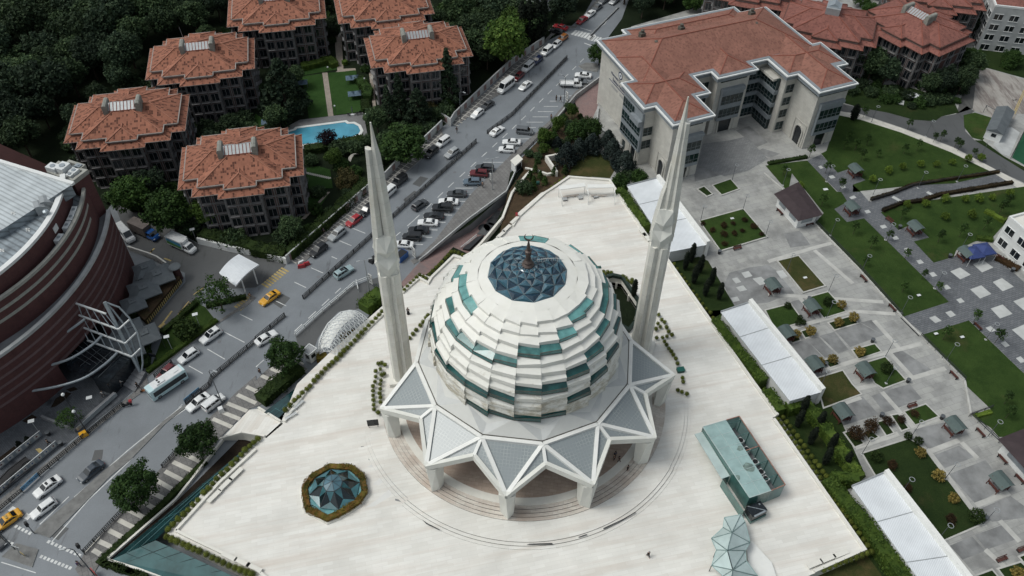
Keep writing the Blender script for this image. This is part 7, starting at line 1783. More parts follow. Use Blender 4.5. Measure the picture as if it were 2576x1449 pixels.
for i,(x,y)in enumerate(((1440,245),(1512,295),(1595,262),(1668,245),(1752,220),(1820,270),(1735,300),(1675,320),(1600,330),(1880,325),(1600,400))):reds.put(Q('G',x,y,ZK+.3),.55+.12*(i%3),'withered brown shrub on the kerbed lawn behind the far minaret')
for s in('D 715,890','D 1050,980','D 1300,1065','D 1405,1115','D 1430,1140','D 1245,1075','D 1540,1190','D 600,1070','D 660,1130','D 740,1100','D 700,1210','D 820,1190','D 570,1130','D 650,1140','D 1120,1140','D 1020,1165'):sapl.put(QM(s,ZK)[0],1.0+.4*random.random(),'young tree on the large curved lawn beside the track')
for s in('D 430,1310','D 540,1440','D 110,1330','D 310,1190','H 400,110','H 640,320','H 720,560','H 770,430','H 900,370','H 1030,510','H 1160,660','H 1270,760','H 1010,760'):sapl.put(QM(s,ZK)[0],1.1+.5*random.random(),'young tree on the long lawn between kiosk and grey path')
for s in('H 1545,985','H 1710,1140','H 1320,1115','L 1780,150','L 1790,260','H 1280,380','H 1440,340','H 1620,290','H 1740,170','H 1790,110','H 1000,210'):sapl.put(QM(s,ZK)[0],1.3+.4*random.random(),'young tree near the wide grey paved square')
for s in('D 900,1310','D 1005,1280','D 1140,1260','D 1260,1260','D 1380,1245','D 1500,1220','D 1595,1215','D 780,1375','D 240,1425'):lime.put(QM(s,ZK)[0],.9+.3*random.random(),'lime green shrub in the row across the large curved lawn')
for s in('H 1180,110','H 1325,75','H 1475,75','H 1580,75','H 1680,62','H 1810,35','H 1525,195','H 1325,210','H 1040,115'):lime.put(QM(s,ZK)[0],.9+.3*random.random(),'lime green shrub below the brown hedges of the garden walk')
for s in('D 1290,700','D 1160,660','D 1800,510'):bushg.put(QM(s,ZK)[0],1.0,'bright bush climbing beside the overgrown sheet roof')
palm=Sp('palm_tree',leafmesh('crown',[(1.2*math.cos(a)*f,1.2*math.sin(a)*f,2.2+.5*f-.9*f*f,.22)for a in[i*.7 for i in range(9)]for f in(.3,.7,1.1,1.5)],14,.14,M['f_sapling'],.3),trunkmesh('trunk',2.2,.13,0,0,40),'palm',None)
palm.put(Q('B',190,975,0),1.2,'small palm at the left end of the pool behind the orange roof')
for s_ in PROTOS:
    if not s_.used:
        for ch in list(s_.p.children):bpy.data.objects.remove(ch)
        bpy.data.objects.remove(s_.p)
# ================================================================ VEHICLES
def carparts(L,W,H,belt,cb,cr,nose=.62,tail=.8,clear=.2,boxy=False,wheelr=.32,wx=None):
    """cb: cabin base (rear x, front x), cr: roof (rear x, front x)"""
    h=L/2;w_=W/2;st_=[]
    prof=[(-h,.86,.34,tail-.12),(-h+.12,.95,clear+.06,tail),(-h+.5,1,clear,tail+.03 if not boxy else belt),(cb[0]+.25,1,clear,belt),(0,1.0,clear,belt),(cb[1],1,clear,belt-.03),(cb[1]+(h-cb[1])*.55,.98,clear,nose+(belt-nose)*.55),(h-.22,.93,clear+.03,nose+.05),(h-.04,.8,.32,nose-.1)]
    for x,k,zb,zt in prof:
        y=w_*k;st_.append([Vector((x,sy*y*a,zb+(zt-zb)*b))for sy,a,b in((-1,.9,0),(-1,1,.3),(-1,1,.78),(-1,.86,1),(1,.86,1),(1,1,.78),(1,1,.3),(1,.9,0))])
    body=MB();body.loft(st_)
    yb,yr=w_*.90,w_*(.80 if boxy else .70)
    zb,zr=belt-.04,H
    b0,b1,r0,r1=cb[0],cb[1],cr[0],cr[1];e=.09
    B=[Vector((b0,-yb,zb)),Vector((b1,-yb*.92,zb)),Vector((b1,yb*.92,zb)),Vector((b0,yb,zb))]
    T1=[Vector((r0,-yr,zr-e)),Vector((r1,-yr,zr-e)),Vector((r1,yr,zr-e)),Vector((r0,yr,zr-e))]
    T2=[Vector((r0+.15,-yr*.86,zr)),Vector((r1-.2,-yr*.86,zr)),Vector((r1-.2,yr*.86,zr)),Vector((r0+.15,yr*.86,zr))]
    for A,C in((B,T1),(T1,T2)):
        for i in range(4):j=(i+1)%4;body.poly([A[i],A[j],C[j],C[i]])
    body.poly(T2)
    gl=[]
    def inq(a,b,c,d,s0,s1,t0,t1,push):
        f=lambda u,v:lerp(lerp(a,b,u),lerp(d,c,u),v);q=[f(s0,t0),f(s1,t0),f(s1,t1),f(s0,t1)];n=(q[1]-q[0]).cross(q[3]-q[0]).normalized();return[p+n*push for p in q]
    f_=MB();f_.poly(inq(B[1],B[2],T1[2],T1[1],.05,.95,.12,.97,.015));gl.append(('windscreen',f_))
    f_=MB();f_.poly(inq(B[3],B[0],T1[0],T1[3],.08,.92,.25,.95,.015));gl.append(('rear_window',f_))
    for a,b,c,d in((B[0],B[1],T1[1],T1[0]),(B[2],B[3],T1[3],T1[2])):
        f_=MB()
        for s0,s1 in((.05,.36),(.39,.66),(.69,.94))if L>4.3 else((.07,.46),(.5,.93)):f_.poly(inq(a,b,c,d,s0,s1,.14,.9,.012))
        gl.append(('side_window',f_))
    wb=wx or(-h+.78,h-.85)
    wh=MB();wh.path([(0,-.11,0),(0,.11,0)],wheelr,14,0);wh.path([(0,-.118,0),(0,.118,0)],wheelr*.6,12,1)
    lights=[]
    for s in(-1,1):
        q=MB();q.box((h-.16,s*w_*.66,nose-.16),(.22,.36,.13));lights.append(('headlight',q,'headlight'))
        q=MB();q.box((-h+.07,s*w_*.7,tail-.26),(.12,.32,.16));lights.append(('taillight',q,'taillight'))
    return body,gl,wh,wb,w_,wheelr,lights
CARP={}
def car_proto(kind):
    K=dict(sedan=(4.6,1.8,1.43,.93,(-1.75,1.0),(-.98,.22),.68,.92),hatch=(4.1,1.76,1.50,.95,(-1.98,.95),(-1.62,.12),.72,.9),suv=(4.45,1.86,1.68,1.06,(-2.12,.95),(-1.85,.18),.84,1.0,.26),
             wagon=(4.25,1.66,1.42,.9,(-2.0,.75),(-1.85,.2),.7,.85),van=(4.5,1.84,1.88,1.1,(-2.18,1.35),(-2.12,.72),.86,1.05,.22,True),minibus=(6.0,2.05,2.65,1.25,(-2.92,2.35),(-2.88,1.5),1.0,1.2,.3,True,.36),bigvan=(5.6,2.05,2.6,1.35,(-2.72,2.2),(-2.68,1.35),1.0,1.3,.3,True,.36),cab=(2.3,2.0,2.15,1.2,(-1.1,.62),(-1.06,.1),.95,1.1,.35,True,.38,(2.0,.55)))[kind]
    body,gl,wh,wb,w_,wr,lights=carparts(*K)
    t=thing('parked_car' if kind not in('van','minibus','bigvan','cab')else{'van':'parked_van','minibus':'minibus','bigvan':'delivery_van','cab':'truck'}[kind],None,'car',(0,0,-400))
    part(body,'body',M['p_white'],t,False,True)
    for p in t.children:
        if p.name.startswith('body'):p.data.polygons.foreach_set('use_smooth',[False]*len(p.data.polygons))
    for n,g_ in gl:part(g_,n,M['car_glass'],t)
    wme=wh.mesh('wheel',[M['rubber'],M['rim']])
    if kind!='cab':
        for x in wb:
            for s in(-1,1):
                o=bpy.data.objects.new('wheel',wme);COL.objects.link(o);o.parent=t;o.location=(x,s*(w_-.1),wr)
        for n,q,m in lights:part(q,n,M[m],t)
    return t,wme
def carsetup(kind):
    if kind not in CARP:CARP[kind]=[*car_proto(kind),False]
    return CARP[kind]
def place_car(kind,col,s,label,cat='car',name=None,z=0.0,scale=1.0,group='cars on and along the street',extra=None):
    a,b=QM(s,z);c=lerp(a,b,.5);rz=ang(a,b);pr=carsetup(kind)
    o=dup(pr[0],c,rz,scale)
    o['label']=label;o['category']=cat;o['group']=group
    o.name=name or o.name
    for ch in o.children:
        if ch.name.startswith('body'):setmat(ch,0,M['p_'+col])
    if extra:extra(o)
    return o
def taxi_sign(o):
    mb=MB();mb.box((-.25,0,1.43),(.25,.75,.17));part(mb,'roof_sign',M['line_yellow'],o)
def roof_glass(o,x0=-.75,x1=.1,z=1.69,w_=.9):
    mb=MB();mb.poly([(x0,-w_/2,z),(x1,-w_/2,z),(x1,w_/2,z),(x0,w_/2,z)]);part(mb,'roof_window',M['car_glass'],o)
def sunroof(o):roof_glass(o,-.35,.05,1.44,.7)
def rails(o):
    mb=MB()
    for s in(-1,1):mb.bar((-1.5,s*.55,1.72),(.1,s*.55,1.72),.05,.05)
    part(mb,'roof_rail',M['plastic_black'],o)
P_=place_car
P_('sedan','white','I 472,712 262,868','white sedan with dark sunroof, near the blue banner of the kerb fence','car','sedan',extra=sunroof)
P_('sedan','slate','I 782,602 603,745','dark blue grey sedan alone in the lane beside the pointed traffic island','car','sedan')
P_('wagon','white','I 430,885 243,1022','old boxy white estate car right beside the tip of the traffic island','car','estate_car')
P_('sedan','taxi','I 150,985 -25,1108','yellow taxi cut off by the left picture edge','taxi','taxi',group='yellow taxis',extra=taxi_sign)
P_('sedan','darkgrey','I -95,1130 30,1245','dark car nose only, at the left edge below the taxi','car','sedan')
P_('suv','white','E 1668,1050 1522,1152','white off-roader with glass roof, upper of two white cars by the mall hedge','car','off_roader',extra=roof_glass)
P_('hatch','white','E 1492,1207 1362,1296','white hatchback, lower of two white cars by the mall hedge','car','hatchback')
P_('sedan','taxi','F 170,768 42,858','yellow taxi passing the yellow zebra crossing','taxi','taxi',group='yellow taxis',extra=taxi_sign)
P_('suv','black','F 520,418 427,490','black off-roader parked lowest in the row, next to the red barrier','car','off_roader')
P_('suv','silver','F 663,295 563,375','silver crossover parked between black off-roader and red hatchback','car','crossover')
P_('hatch','red','F 785,198 692,266','bright red hatchback parked below the red panelled wall','car','hatchback')
P_('sedan','black','F 872,112 802,182','black car half hidden behind the left minaret','car','sedan')
P_('van','black','B 1142,1335 1022,1430','black van parked under the street wall just above the left minaret','van','parked_van')
P_('suv','black','B 1365,1128 1278,1206','black off-roader parked right behind a white small van','car','off_roader')
P_('van','white','B 1455,1055 1368,1120','white small van with dark windows parked at the garden gate gap','van','parked_van',scale=.93)
P_('hatch','silver','B 1525,1138 1432,1202','silver people carrier driving along the median railing','car','people_carrier',scale=1.04)
P_('hatch','white','B 1705,845 1630,902','white hatchback parked nearest the garden gate on the upper street','car','hatchback')
P_('sedan','darkgrey','B 1782,782 1708,832','dark metallic sedan parked between white hatchback and white minibus','car','sedan',scale=.95)
P_('minibus','white','B 1955,618 1815,728','white minibus with long dark side windows parked along the upper street','minibus','minibus')
P_('sedan','white','C 135,632 62,690','white sedan driving down the street beside the minibus','car','sedan')
P_('hatch','maroon','C 82,562 12,622','dark red hatchback parked right above the white minibus','car','hatchback')
P_('van','white','C 155,490 82,556','white panel van parked between dark red hatchback and navy car','van','parked_van')
P_('hatch','navy','C 220,445 157,495','navy blue car squeezed between two white vans','car','hatchback')
P_('van','white','C 300,370 225,432','white panel van parked below a white car, uppermost of the vans','van','parked_van')
P_('hatch','white','C 362,325 302,375','white car parked between upper white van and orange car','car','hatchback')
P_('hatch','orange','C 410,280 348,326','orange car with dark roof parked by the parking bay entrance','car','hatchback')
P_('sedan','black','C 392,262 285,238','black sedan parked crosswise in the bay before the zebra crossing','car','sedan')
P_('sedan','red','C 412,230 318,204','bright red sedan parked crosswise behind the black one','car','sedan')
P_('sedan','red','C 560,140 492,192','red sedan parked just above the white zebra crossing','car','sedan')
P_('sedan','white','C 620,95 552,146','white sedan parked right behind the red sedan at the crossing','car','sedan')
P_('sedan','grey','C 672,45 605,96','grey sedan third in the row above the crossing','car','sedan')
P_('sedan','grey','C 722,-5 658,38','grey sedan fourth in the row, at the upper picture edge','car','sedan')
P_('sedan','silver','C 800,-8 740,44','silver sedan driving down at the top of the street','car','sedan')
P_('van','white','F 1030,-5 965,50','white van half hidden behind the left minaret, by the street wall','van','parked_van')
P_('sedan','white','B 1782,1030 1858,975','white sedan driving up at the gap in the median railing','car','sedan')
P_('sedan','white','C 62,1090 B 1862,1085','white sedan, upper of two white cars parked nose in near the kiosk','car','sedan')
P_('hatch','white','C 22,1146 B 1832,1138','white hatchback, lower of two white cars parked nose in near the kiosk','car','hatchback')
P_('van','grey','C 35,998 158,1012','grey people carrier parked alone in the marked bays','car','people_carrier',scale=.96)
P_('suv','darkgrey','B 1790,1287 1660,1280','dark grey off-roader parked directly above the maroon one','car','off_roader')
P_('suv','maroon','B 1752,1330 1615,1318','maroon off-roader with roof box parked beside the lamp post','car','off_roader',extra=rails)
P_('hatch','bluegrey','B 1700,1388 1563,1388','blue grey hatchback parked below the maroon off-roader','car','hatchback',scale=1.05)
P_('sedan','darkgrey','F 1580,28 1452,28','dark grey saloon parked at the upper end of the long nose in row','car','sedan')
P_('sedan','white','F 1525,90 1380,84','white sedan parked between dark grey saloon and big black off-roader','car','sedan')
P_('suv','black','F 1485,140 1332,132','large black off-roader with long roof in the nose in row','car','off_roader',scale=1.08)
P_('sedan','black','F 1418,198 1266,192','black sedan directly below the large black off-roader','car','sedan')
P_('sedan','white','F 1373,248 1222,243','white sedan between two black sedans in the nose in row','car','sedan')
P_('sedan','black','F 1308,305 1147,298','black sedan below the white sedan in the nose in row','car','sedan')
P_('van','black','F 1240,358 1118,352','black people carrier next to last in the nose in row','car','people_carrier',scale=.95)
P_('sedan','white','F 1180,415 1040,405','white sedan at the end of the row, partly behind the left minaret','car','sedan')
P_('suv','darkgrey','F 1190,145 1285,78','dark grey crossover driving up beside the dashed line','car','crossover',scale=.95)
P_('suv','paleblue','F 610,655 722,585','pale teal crossover with dark glass roof driving past the street lamp','car','crossover',extra=roof_glass)
P_('sedan','white','F 25,1150 138,1080','white car mostly hidden behind the street tree crown','car','sedan')
P_('sedan','white','I 1572,98 1428,208','white sedan parked beside the white small van at the striped pavement','car','sedan')
P_('van','white','I 1548,212 1692,100','white small van with black windows parked by the striped pavement and crate','van','parked_van',scale=.95)
P_('sedan','grey','C 462,622 562,630','grey sedan hidden behind the white flatbed truck','car','sedan',scale=.95)
P_('sedan','white','C 595,588 476,576','white sedan parked at the head of the bays, by the round island','car','sedan')
P_('hatch','maroon','E 1312,1330 1210,1425','dull pinkish car parked behind the white bus at the kerb','car','hatchback')
P_('bigvan','white','E 880,255 1038,425','white delivery van squeezed behind the brick mall corner','van','delivery_van')
# trucks: cab + load body
def truck(s,label,col,L,loadmat,flat=False,crew=False,logo=None,zbox=2.9,wbox=2.15):
    a,b=QM(s,0);rz=ang(a,b);d=(b-a).normalized();t=thing('truck',label,'truck',lerp(a,b,.5),rz,'trucks');pr,wme,_=carsetup('cab')
    cx=L/2-1.15
    for ch in pr.children:
        o=ch.copy();COL.objects.link(o);o.parent=t;o.location=(cx,0,0);
        if o.name.startswith('body'):setmat(o,0,M['p_'+col]);o.name='cab'
    x0,x1=-L/2,cx-1.05
    mb=MB();mb.box(((x0+x1)/2,0,.55),(x1-x0+.6,.9,.25));part(mb,'chassis',M['plastic_black'],t)
    mb=MB()
    if flat:
        mb.box(((x0+x1)/2,0,.85),(x1-x0,2.0,.12))
        for y in(-1,1):mb.box(((x0+x1)/2,y,.95),(x1-x0,.06,.4))
        mb.box((x0,0,.95),(.06,2.0,.4));part(mb,'flatbed',M['p_white'],t)
    else:
        mb.box(((x0+x1)/2,0,.8),(x1-x0-.1,wbox,zbox-.8));part(mb,'load_box',loadmat,t)
    for x in(x0+.9,cx+.45):
        for y in(-1,1):o=bpy.data.objects.new('wheel',wme);COL.objects.link(o);o.parent=t;o.location=(x,y*.85,.38)
    for y in(-1,1):mb=MB();mb.box((L/2-.08,y*.7,.75),(.16,.35,.16));part(mb,'headlight',M['headlight'],t)
    if logo:logo(t,x0,x1)
    return t
truck('E 990,272 1222,378','blue cab lorry with grey tarpaulin box in the delivery yard','blue',7.0,plain('tarp',(.14,.12,.11),.8,.2,1),zbox=3.1)
def fridge(t,x0,x1):
    for y in(-1,1):
        mb=MB();mb.poly([(x0+.15,y*1.085,1.0),(x1-.15,y*1.085,1.0),(x1-.15,y*1.085,1.6),(x0+.15,y*1.085,1.9)]);mb.poly([(x0+.15,y*1.085,1.9),(x1-.15,y*1.085,1.6),(x1-.15,y*1.085,2.6),(x0+.15,y*1.085,2.6)],1);part(mb,'side_print',[plain('print_green',(.08,.22,.05),.5,.3,2),plain('print_blue',(.06,.25,.42),.5,.25,1.5)],t)
    mb=MB();mb.box((x1+.05,0,2.3),(.5,1.5,.6));part(mb,'cooling_unit',M['p_white'],t)
truck('E 1265,372 1505,478','white refrigerated box truck with blue and green printed sides','white',6.6,M['p_white'],logo=fridge,zbox=2.95)
truck('C 362,650 525,655','white crew cab flatbed truck parked in the bays near two pedestrians','white',5.9,None,True)
# bus
a,b=QM('E 1392,1395 I 1152,108',0);bs=thing('bus','pale turquoise city midibus with white roof at the mall stop','bus',lerp(a,b,.5),ang(a,b));L=7.2
mb=MB();mb.loft([[Vector((x,y*1.12*k,z))for y,z in((-1,.35),(-1,1.3),(-1,2.3),(-.86,2.75),(.86,2.75),(1,2.3),(1,1.3),(1,.35))]for x,k in((-L/2,.94),(-L/2+.15,1),(L/2-.35,1),(L/2,.9))]);part(mb,'body',M['p_cyan'],bs)
mb=MB();mb.box((-.3,0,2.74),(L-1.4,1.75,.1));mb.box((1.0,0,2.84),(1.6,1.3,.22));mb.box((-2.2,0,2.84),(.9,.7,.12));part(mb,'roof_unit',M['p_white'],bs)
for s in(-1,1):
    mb=MB();mb.poly([(-L/2+.2,s*1.135,1.1),(L/2-.5,s*1.135,1.1),(L/2-.5,s*1.135,2.3),(-L/2+.2,s*1.135,2.3)]);part(mb,'side_window',M['car_glass'],bs)
    mb=MB();mb.lathe((1.2,.3*s,3.06),[(.22,0),(.22,.03)],12);part(mb,'roof_fan',M['plastic_black'],bs)
    mb=MB();mb.box((L/2-.03,s*.8,.6),(.08,.35,.2));part(mb,'headlight',M['headlight'],bs)
    for x in(-2.3,2.3):o=bpy.data.objects.new('wheel',carsetup('minibus')[1]);COL.objects.link(o);o.parent=bs;o.location=(x,s*1.0,.4);o.scale=(1.1,)*3
mb=MB();mb.poly([(L/2+.02,-.95,1.0),(L/2+.02,.95,1.0),(L/2-.02,.95,2.4),(L/2-.02,-.95,2.4)]);part(mb,'windscreen',M['car_glass'],bs)
for v in CARP.values():
    for ch in list(v[0].children):bpy.data.objects.remove(ch)
    bpy.data.objects.remove(v[0])
# scooters
def scooter(t_,x,y,rz,col,label,box=None):
    p=Q(t_,x,y,.14);t=thing('scooter',label,'motor scooter',p,R(rz),'motor scooters');mb=MB()
    mb.loft([[Vector((xx,yy*w_,zz+dz))for yy,dz in((-1,0),(-1,h_),(1,h_),(1,0))]for xx,w_,zz,h_ in((-.75,.12,.5,.25),(-.4,.2,.35,.5),(0,.16,.25,.2),(.35,.15,.25,.25),(.55,.16,.35,.6))]);part(mb,'body',M[col],t)
    mb=MB();mb.box((-.35,0,.84),(.65,.28,.1));part(mb,'seat',M['plastic_black'],t)
    mb=MB();mb.bar((.5,-.35,1.05),(.5,.35,1.05),.05,.05);mb.bar((.5,0,.9),(.5,0,1.05),.06,.06);part(mb,'handlebar',M['plastic_black'],t)
    for xx in(-.6,.65):mb=MB();mb.path([(xx,-.06,.25),(xx,.06,.25)],.25,12);part(mb,'wheel',M['rubber'],t)
    if box:mb=MB();mb.box((-.75,0,.85),(.5,.5,.5));part(mb,'top_box',M[box],t)
scooter('I',965,165,200,'plastic_black','black scooter with red delivery box at the end of the kerb fence','p_red');scooter('I',1100,55,200,'p_orange','orange scooter parked in front of the bus','p_orange');scooter('F',812,182,225,'plastic_black','black scooter parked beside the black car at the wall');scooter('D',1850,778,200,'plastic_black','black scooter standing on the worn sports court')

# ================================================================ STREET FURNITURE
def railing(name,s,label,h=1.05,step=2.0,mat='dark_metal',rails_=(.95,.55,.2),balus=True,z=0.14,post=.13,group=None,w_=.09):
    pts_=QM(s,z);t=thing(name,label,'railing',pts_[0],0,group);mb=MB()
    for a,b in zip(pts_[:-1],pts_[1:]):
        for r in rails_:mb.bar(a+Vector((0,0,r*h)),b+Vector((0,0,r*h)),w_,w_)
        if balus:
            d=b-a;k=int(d.length/.34)
            for i in range(k):p=a+d*(i+.5)/k;mb.bar(p+Vector((0,0,rails_[-1]*h)),p+Vector((0,0,rails_[0]*h)),.07,.07)
    part(mb,'rail',M[mat],t,True)
    q=MB();q.box((0,0,-.1),(post,post,h+.1));me=q.mesh('post',[M[mat]])
    tot=sum((b-a).length for a,b in zip(pts_[:-1],pts_[1:]));step=max(step,tot/95)
    for a,b in zip(pts_[:-1],pts_[1:]):
        k=max(1,round((b-a).length/step))
        for i in range(k+1):
            if i==k and b is not pts_[-1]:continue
            o=bpy.data.objects.new('post',me);COL.objects.link(o);o.parent=t;o.location=lerp(a,b,i/k)-pts_[0];o.rotation_euler=(0,0,ang(a,b))
    return t
gm_='black median railings'
railing('median_railing','F 218,936 0,1117 E 1932,1127 1600,1405 I 1580,10 1405,155','black median railing from the street tree down past the mall entrance',group=gm_);railing('median_railing','F 356,805 B 1240,1452 1662,1072','long black median railing passing behind the left minaret',group=gm_);railing('median_railing','B 1745,1007 1932,870 C 415,440','black median railing of the upper street up to the crossing',group=gm_);railing('median_railing','C 592,270 803,60','low median rail at the top of the street',.5,3,'concrete',(.9,.4),False,.1,.14,gm_)
gk='black kerb fences'
railing('kerb_fence','I -100,1040 172,815','black kerb fence at the left edge below the blue banner',group=gk);railing('kerb_fence','I 300,695 640,400','black kerb fence between blue banner and yellow grit box',group=gk);railing('kerb_fence','I 668,378 928,162','black kerb fence from grit box to scooter',group=gk);railing('kerb_fence','I 638,1275 1005,880','black fence along the striped pavement below the advertising stand',group=gk);railing('kerb_fence','I 1228,632 1388,462','short black fence between the two street trees',group=gk)
railing('kerb_fence','E 1170,1400 1300,1290','short black fence behind the bus',group=gk)
railing('white_railing','F 300,1092 505,906 620,810 740,706 855,662','white double railing curving along the underpass lane',1.1,2.6,'steel_white',(.95,.5),False,0.0,.14,None,.1);railing('white_railing','F 760,690 775,755','short stub of white railing at the underpass lane',1.1,2.6,'steel_white',(.95,.5),False,0.0,.14,None,.1)
gp_='dark park fences'
railing('park_fence','H 358,238 690,575 1012,938','thin dark fence along the long lawn between kiosk and drain channel',.9,1.8,'dark_metal',(.95,.5),False,ZK+.28,.06,gp_);railing('park_fence','H 1152,1088 1485,1420','thin dark fence along the lawn beside the wide paved square',.9,1.8,'dark_metal',(.95,.5),False,ZK+.28,.06,gp_);railing('park_fence','L 1515,243 1690,180','thin dark fence corner by the yellow flowering hedge',.9,1.6,'dark_metal',(.95,.5),False,ZK+.1,.06,gp_);railing('park_fence','L 1530,240 1740,440','thin dark fence leading to the kiosk at the right edge',.9,1.6,'dark_metal',(.95,.5),False,ZK+.28,.06,gp_)
railing('park_fence','H 765,75 940,20 1090,-40 D 1740,1300','dark fence above the sloping garden walk',.9,2.2,'dark_metal',(.95,.5),False,ZK+.1,.06,gp_);railing('park_fence','H 855,140 1010,90','dark fence stub below the sloping garden walk',.9,2,'dark_metal',(.95,.5),False,ZK+.1,.06,gp_)
railing('slope_fence','C 52,1205 300,952 440,795','dark fence between parking pavement and slope garden',1.1,2.2,'dark_metal',(.95,.3),True,.14,.08,None);railing('lane_rail','F 1345,430 1600,214 1890,2 C 60,1222','thin pale handrail on the lane parapet',.5,3,'steel_white',(.95,),False,.75,.05,None);railing('stair_rail','F 1545,440 1665,345','white stair rail in the lane beside the dark stair opening',1.0,1.2,'steel_white',(.95,.5),True,-1.9,.06,None)
mb=MB();mb.prism(QM('F 1560,455 1670,365 1720,350 1610,460',-2),-2.15,-.9);single(mb,'stair_opening',M['dark_metal'],'dark stair opening in the red lane beside the white stair rail','stair',Q('F',1600,440,-2))
def banner(s,label,h0,h1,mat,z=.14):
    a,b=QM(s,z);t=thing('fence_banner',label,'banner',a,0);mb=MB();mb.bar(a+Vector((0,0,(h0+h1)/2)),b+Vector((0,0,(h0+h1)/2)),.06,h1-h0);o=part(mb,'cloth',M[mat],t,True)
    mb=MB();n=Vector(((b-a).y,-(b-a).x,0)).normalized()*.045
    for i in range(9):
        p,q=lerp(a,b,(i+.2+.2*hashf(i,1,2))/9),lerp(a,b,(i+.55+.4*hashf(i,4,2))/9);zz=h0+(h1-h0)*(.35+.35*hashf(i,7,1));mb.bar(p+n+Vector((0,0,zz)),q+n+Vector((0,0,zz)),.02,.22)
    part(mb,'print',M['c_white' if mat=='print_blue_' else 'c_navy'],t,True)
M['banner_blue']=plain('banner_blue',(.16,.32,.48),.7,.25,1.5)
banner('I 175,812 300,695','pale blue printed banner on the kerb fence beside the white sedan',.15,1.15,'banner_blue');banner('I 1395,145 1510,50','pale blue printed banner on the median beside the parked white cars',.15,1.1,'banner_blue')
def pole(s,label,H_,kind='ring',z=ZK,cat='lamp post',group='ring headed park lamps',sc_=1.0,rz=0):
    p=QM(s,z)[0];t=thing('lamp_post',label,cat,p,rz,group);mb=MB()
    if kind=='ring':
        mb.path([(0,0,0),(0,0,.5),(.02,0,H_)],[.08,.055,.04],7);part(mb,'pole',M['lamp_grey'],t);mb=MB()
        mb.path([(.42*math.cos(a)+.25,.42*math.sin(a),H_+.05)for a in[i*math.pi/9 for i in range(18)]],.055,6,0,False,True);mb.path([(0,0,H_-.1),(.0,0,H_+.05),(-.16,0,H_+.05)],.04,5);part(mb,'lamp_ring',M['galv'],t)
        mb=MB();mb.box((0,0,-.02),(.45,.45,.14));part(mb,'foot',M['pale_slab'],t)
    elif kind=='arm':
        mb.path([(0,0,0),(0,0,1),(0,0,H_-.5),(.3,0,H_),(1.1,0,H_+.15)],[.11,.09,.07,.06,.05],8);part(mb,'pole',M['lamp_grey'],t);mb=MB();mb.box((1.4,0,H_+.1),(.8,.28,.12));part(mb,'lamp_head',M['galv'],t)
    elif kind=='double':
        mb.path([(0,0,0),(0,0,1),(0,0,H_)],[.12,.1,.07],8);mb.path([(-1.0,0,H_+.1),(0,0,H_),(1.0,0,H_+.1)],.05,6);part(mb,'pole',M['galv'],t)
        for x in(-1.2,1.2):mb=MB();mb.box((x,0,H_+.08),(.75,.28,.12));part(mb,'lamp_head',M['galv'],t)
    elif kind=='panel':
        mb.path([(0,0,0),(0,0,H_)],.06,7);part(mb,'pole',M['galv'],t);mb=MB();mb.box((0,0,H_),(1.0,.7,.08),R(20));part(mb,'lamp_head',M['steel_white'],t)
    elif kind=='ball':
        mb.path([(0,0,0),(0,0,H_)],[.1,.06],8);mb.path([(0,0,H_*.6),(.5,0,H_*.62)],.04,6);part(mb,'pole',M['dark_metal'],t)
        for x,zz in((0,H_+.2),(.55,H_*.62+.2)):mb=MB();mb.lathe((x,0,zz-.25),[(.06,0),(.25,.1),(.3,.28),(.2,.48),(.05,.55)],12);part(mb,'lamp_globe',M['steel_white'],t)
    return t
RL=[('C 1660,1365','ring headed lamp by the university drive, at the small square beds'),('G 1420,228','ring headed lamp at the far left corner of the kerbed lawn'),('G 1738,150','ring headed lamp at the far right corner of the kerbed lawn'),('G 1908,345','ring headed lamp at the near right corner of the kerbed lawn'),('H 143,595','ring headed lamp on the dry brown lawn'),('H 456,752','ring headed lamp between dry lawn and square lawn'),('H 470,330','ring headed lamp on the long lawn just below the brown roofed kiosk'),('H 885,362','ring headed lamp on the grey path opposite a swing'),('H 705,602','ring headed lamp inside the long lawn by the fence, beside a yellowish tree'),('H 1002,915','ring headed lamp at the lower tip of the long lawn'),('H 1256,730','ring headed lamp where the grey path meets the paved square'),('H 885,1243','ring headed lamp at the pale bands above the ball shrub lawn'),('H 1345,1268','ring headed lamp on the right lawn near the fence'),('H 1642,1115','ring headed lamp on the edge of the paved square'),('H 440,950','ring headed lamp beside the ball shrub in the square lawn'),('H 890,1445','ring headed lamp beside the large ball shrub'),('H 1450,440','ring headed lamp on the lawn near the blue canopies'),('H 392,1475','ring headed lamp at the brownish lawn beside the white roof'),('L 708,530','ring headed lamp at the upper corner of the big dark lawn'),('L 1078,402','ring headed lamp between two green balls by the small beds'),('L 1335,718','ring headed lamp halfway along the big dark lawn'),('L 1622,1058','ring headed lamp at the bin by the large green ball'),('L 1000,830','ring headed lamp just behind the parapet of the lowest white roof'),('L 1280,1175','ring headed lamp low behind the white parapet'),('L 1655,400','ring headed lamp on the right lawn near the edge kiosk'),('D 440,1372','ring headed lamp along the grey path below the university'),('D 780,922','ring headed lamp on the track near the university corner'),('D 1190,1032','ring headed lamp halfway along the track'),('D 1425,1372','ring headed lamp at the right end of the large curved lawn'),('D 1130,1420','ring headed lamp in the lower middle of the large curved lawn'),('D 790,1475','ring headed lamp at the lower left of the large curved lawn'),('D 1600,1190','ring headed lamp at the far end of the track'),('D 110,1400','ring headed lamp inside the small tree on the upper long lawn')]
for s,l in RL:pole(s,l,4.6)
gs='street lamps'
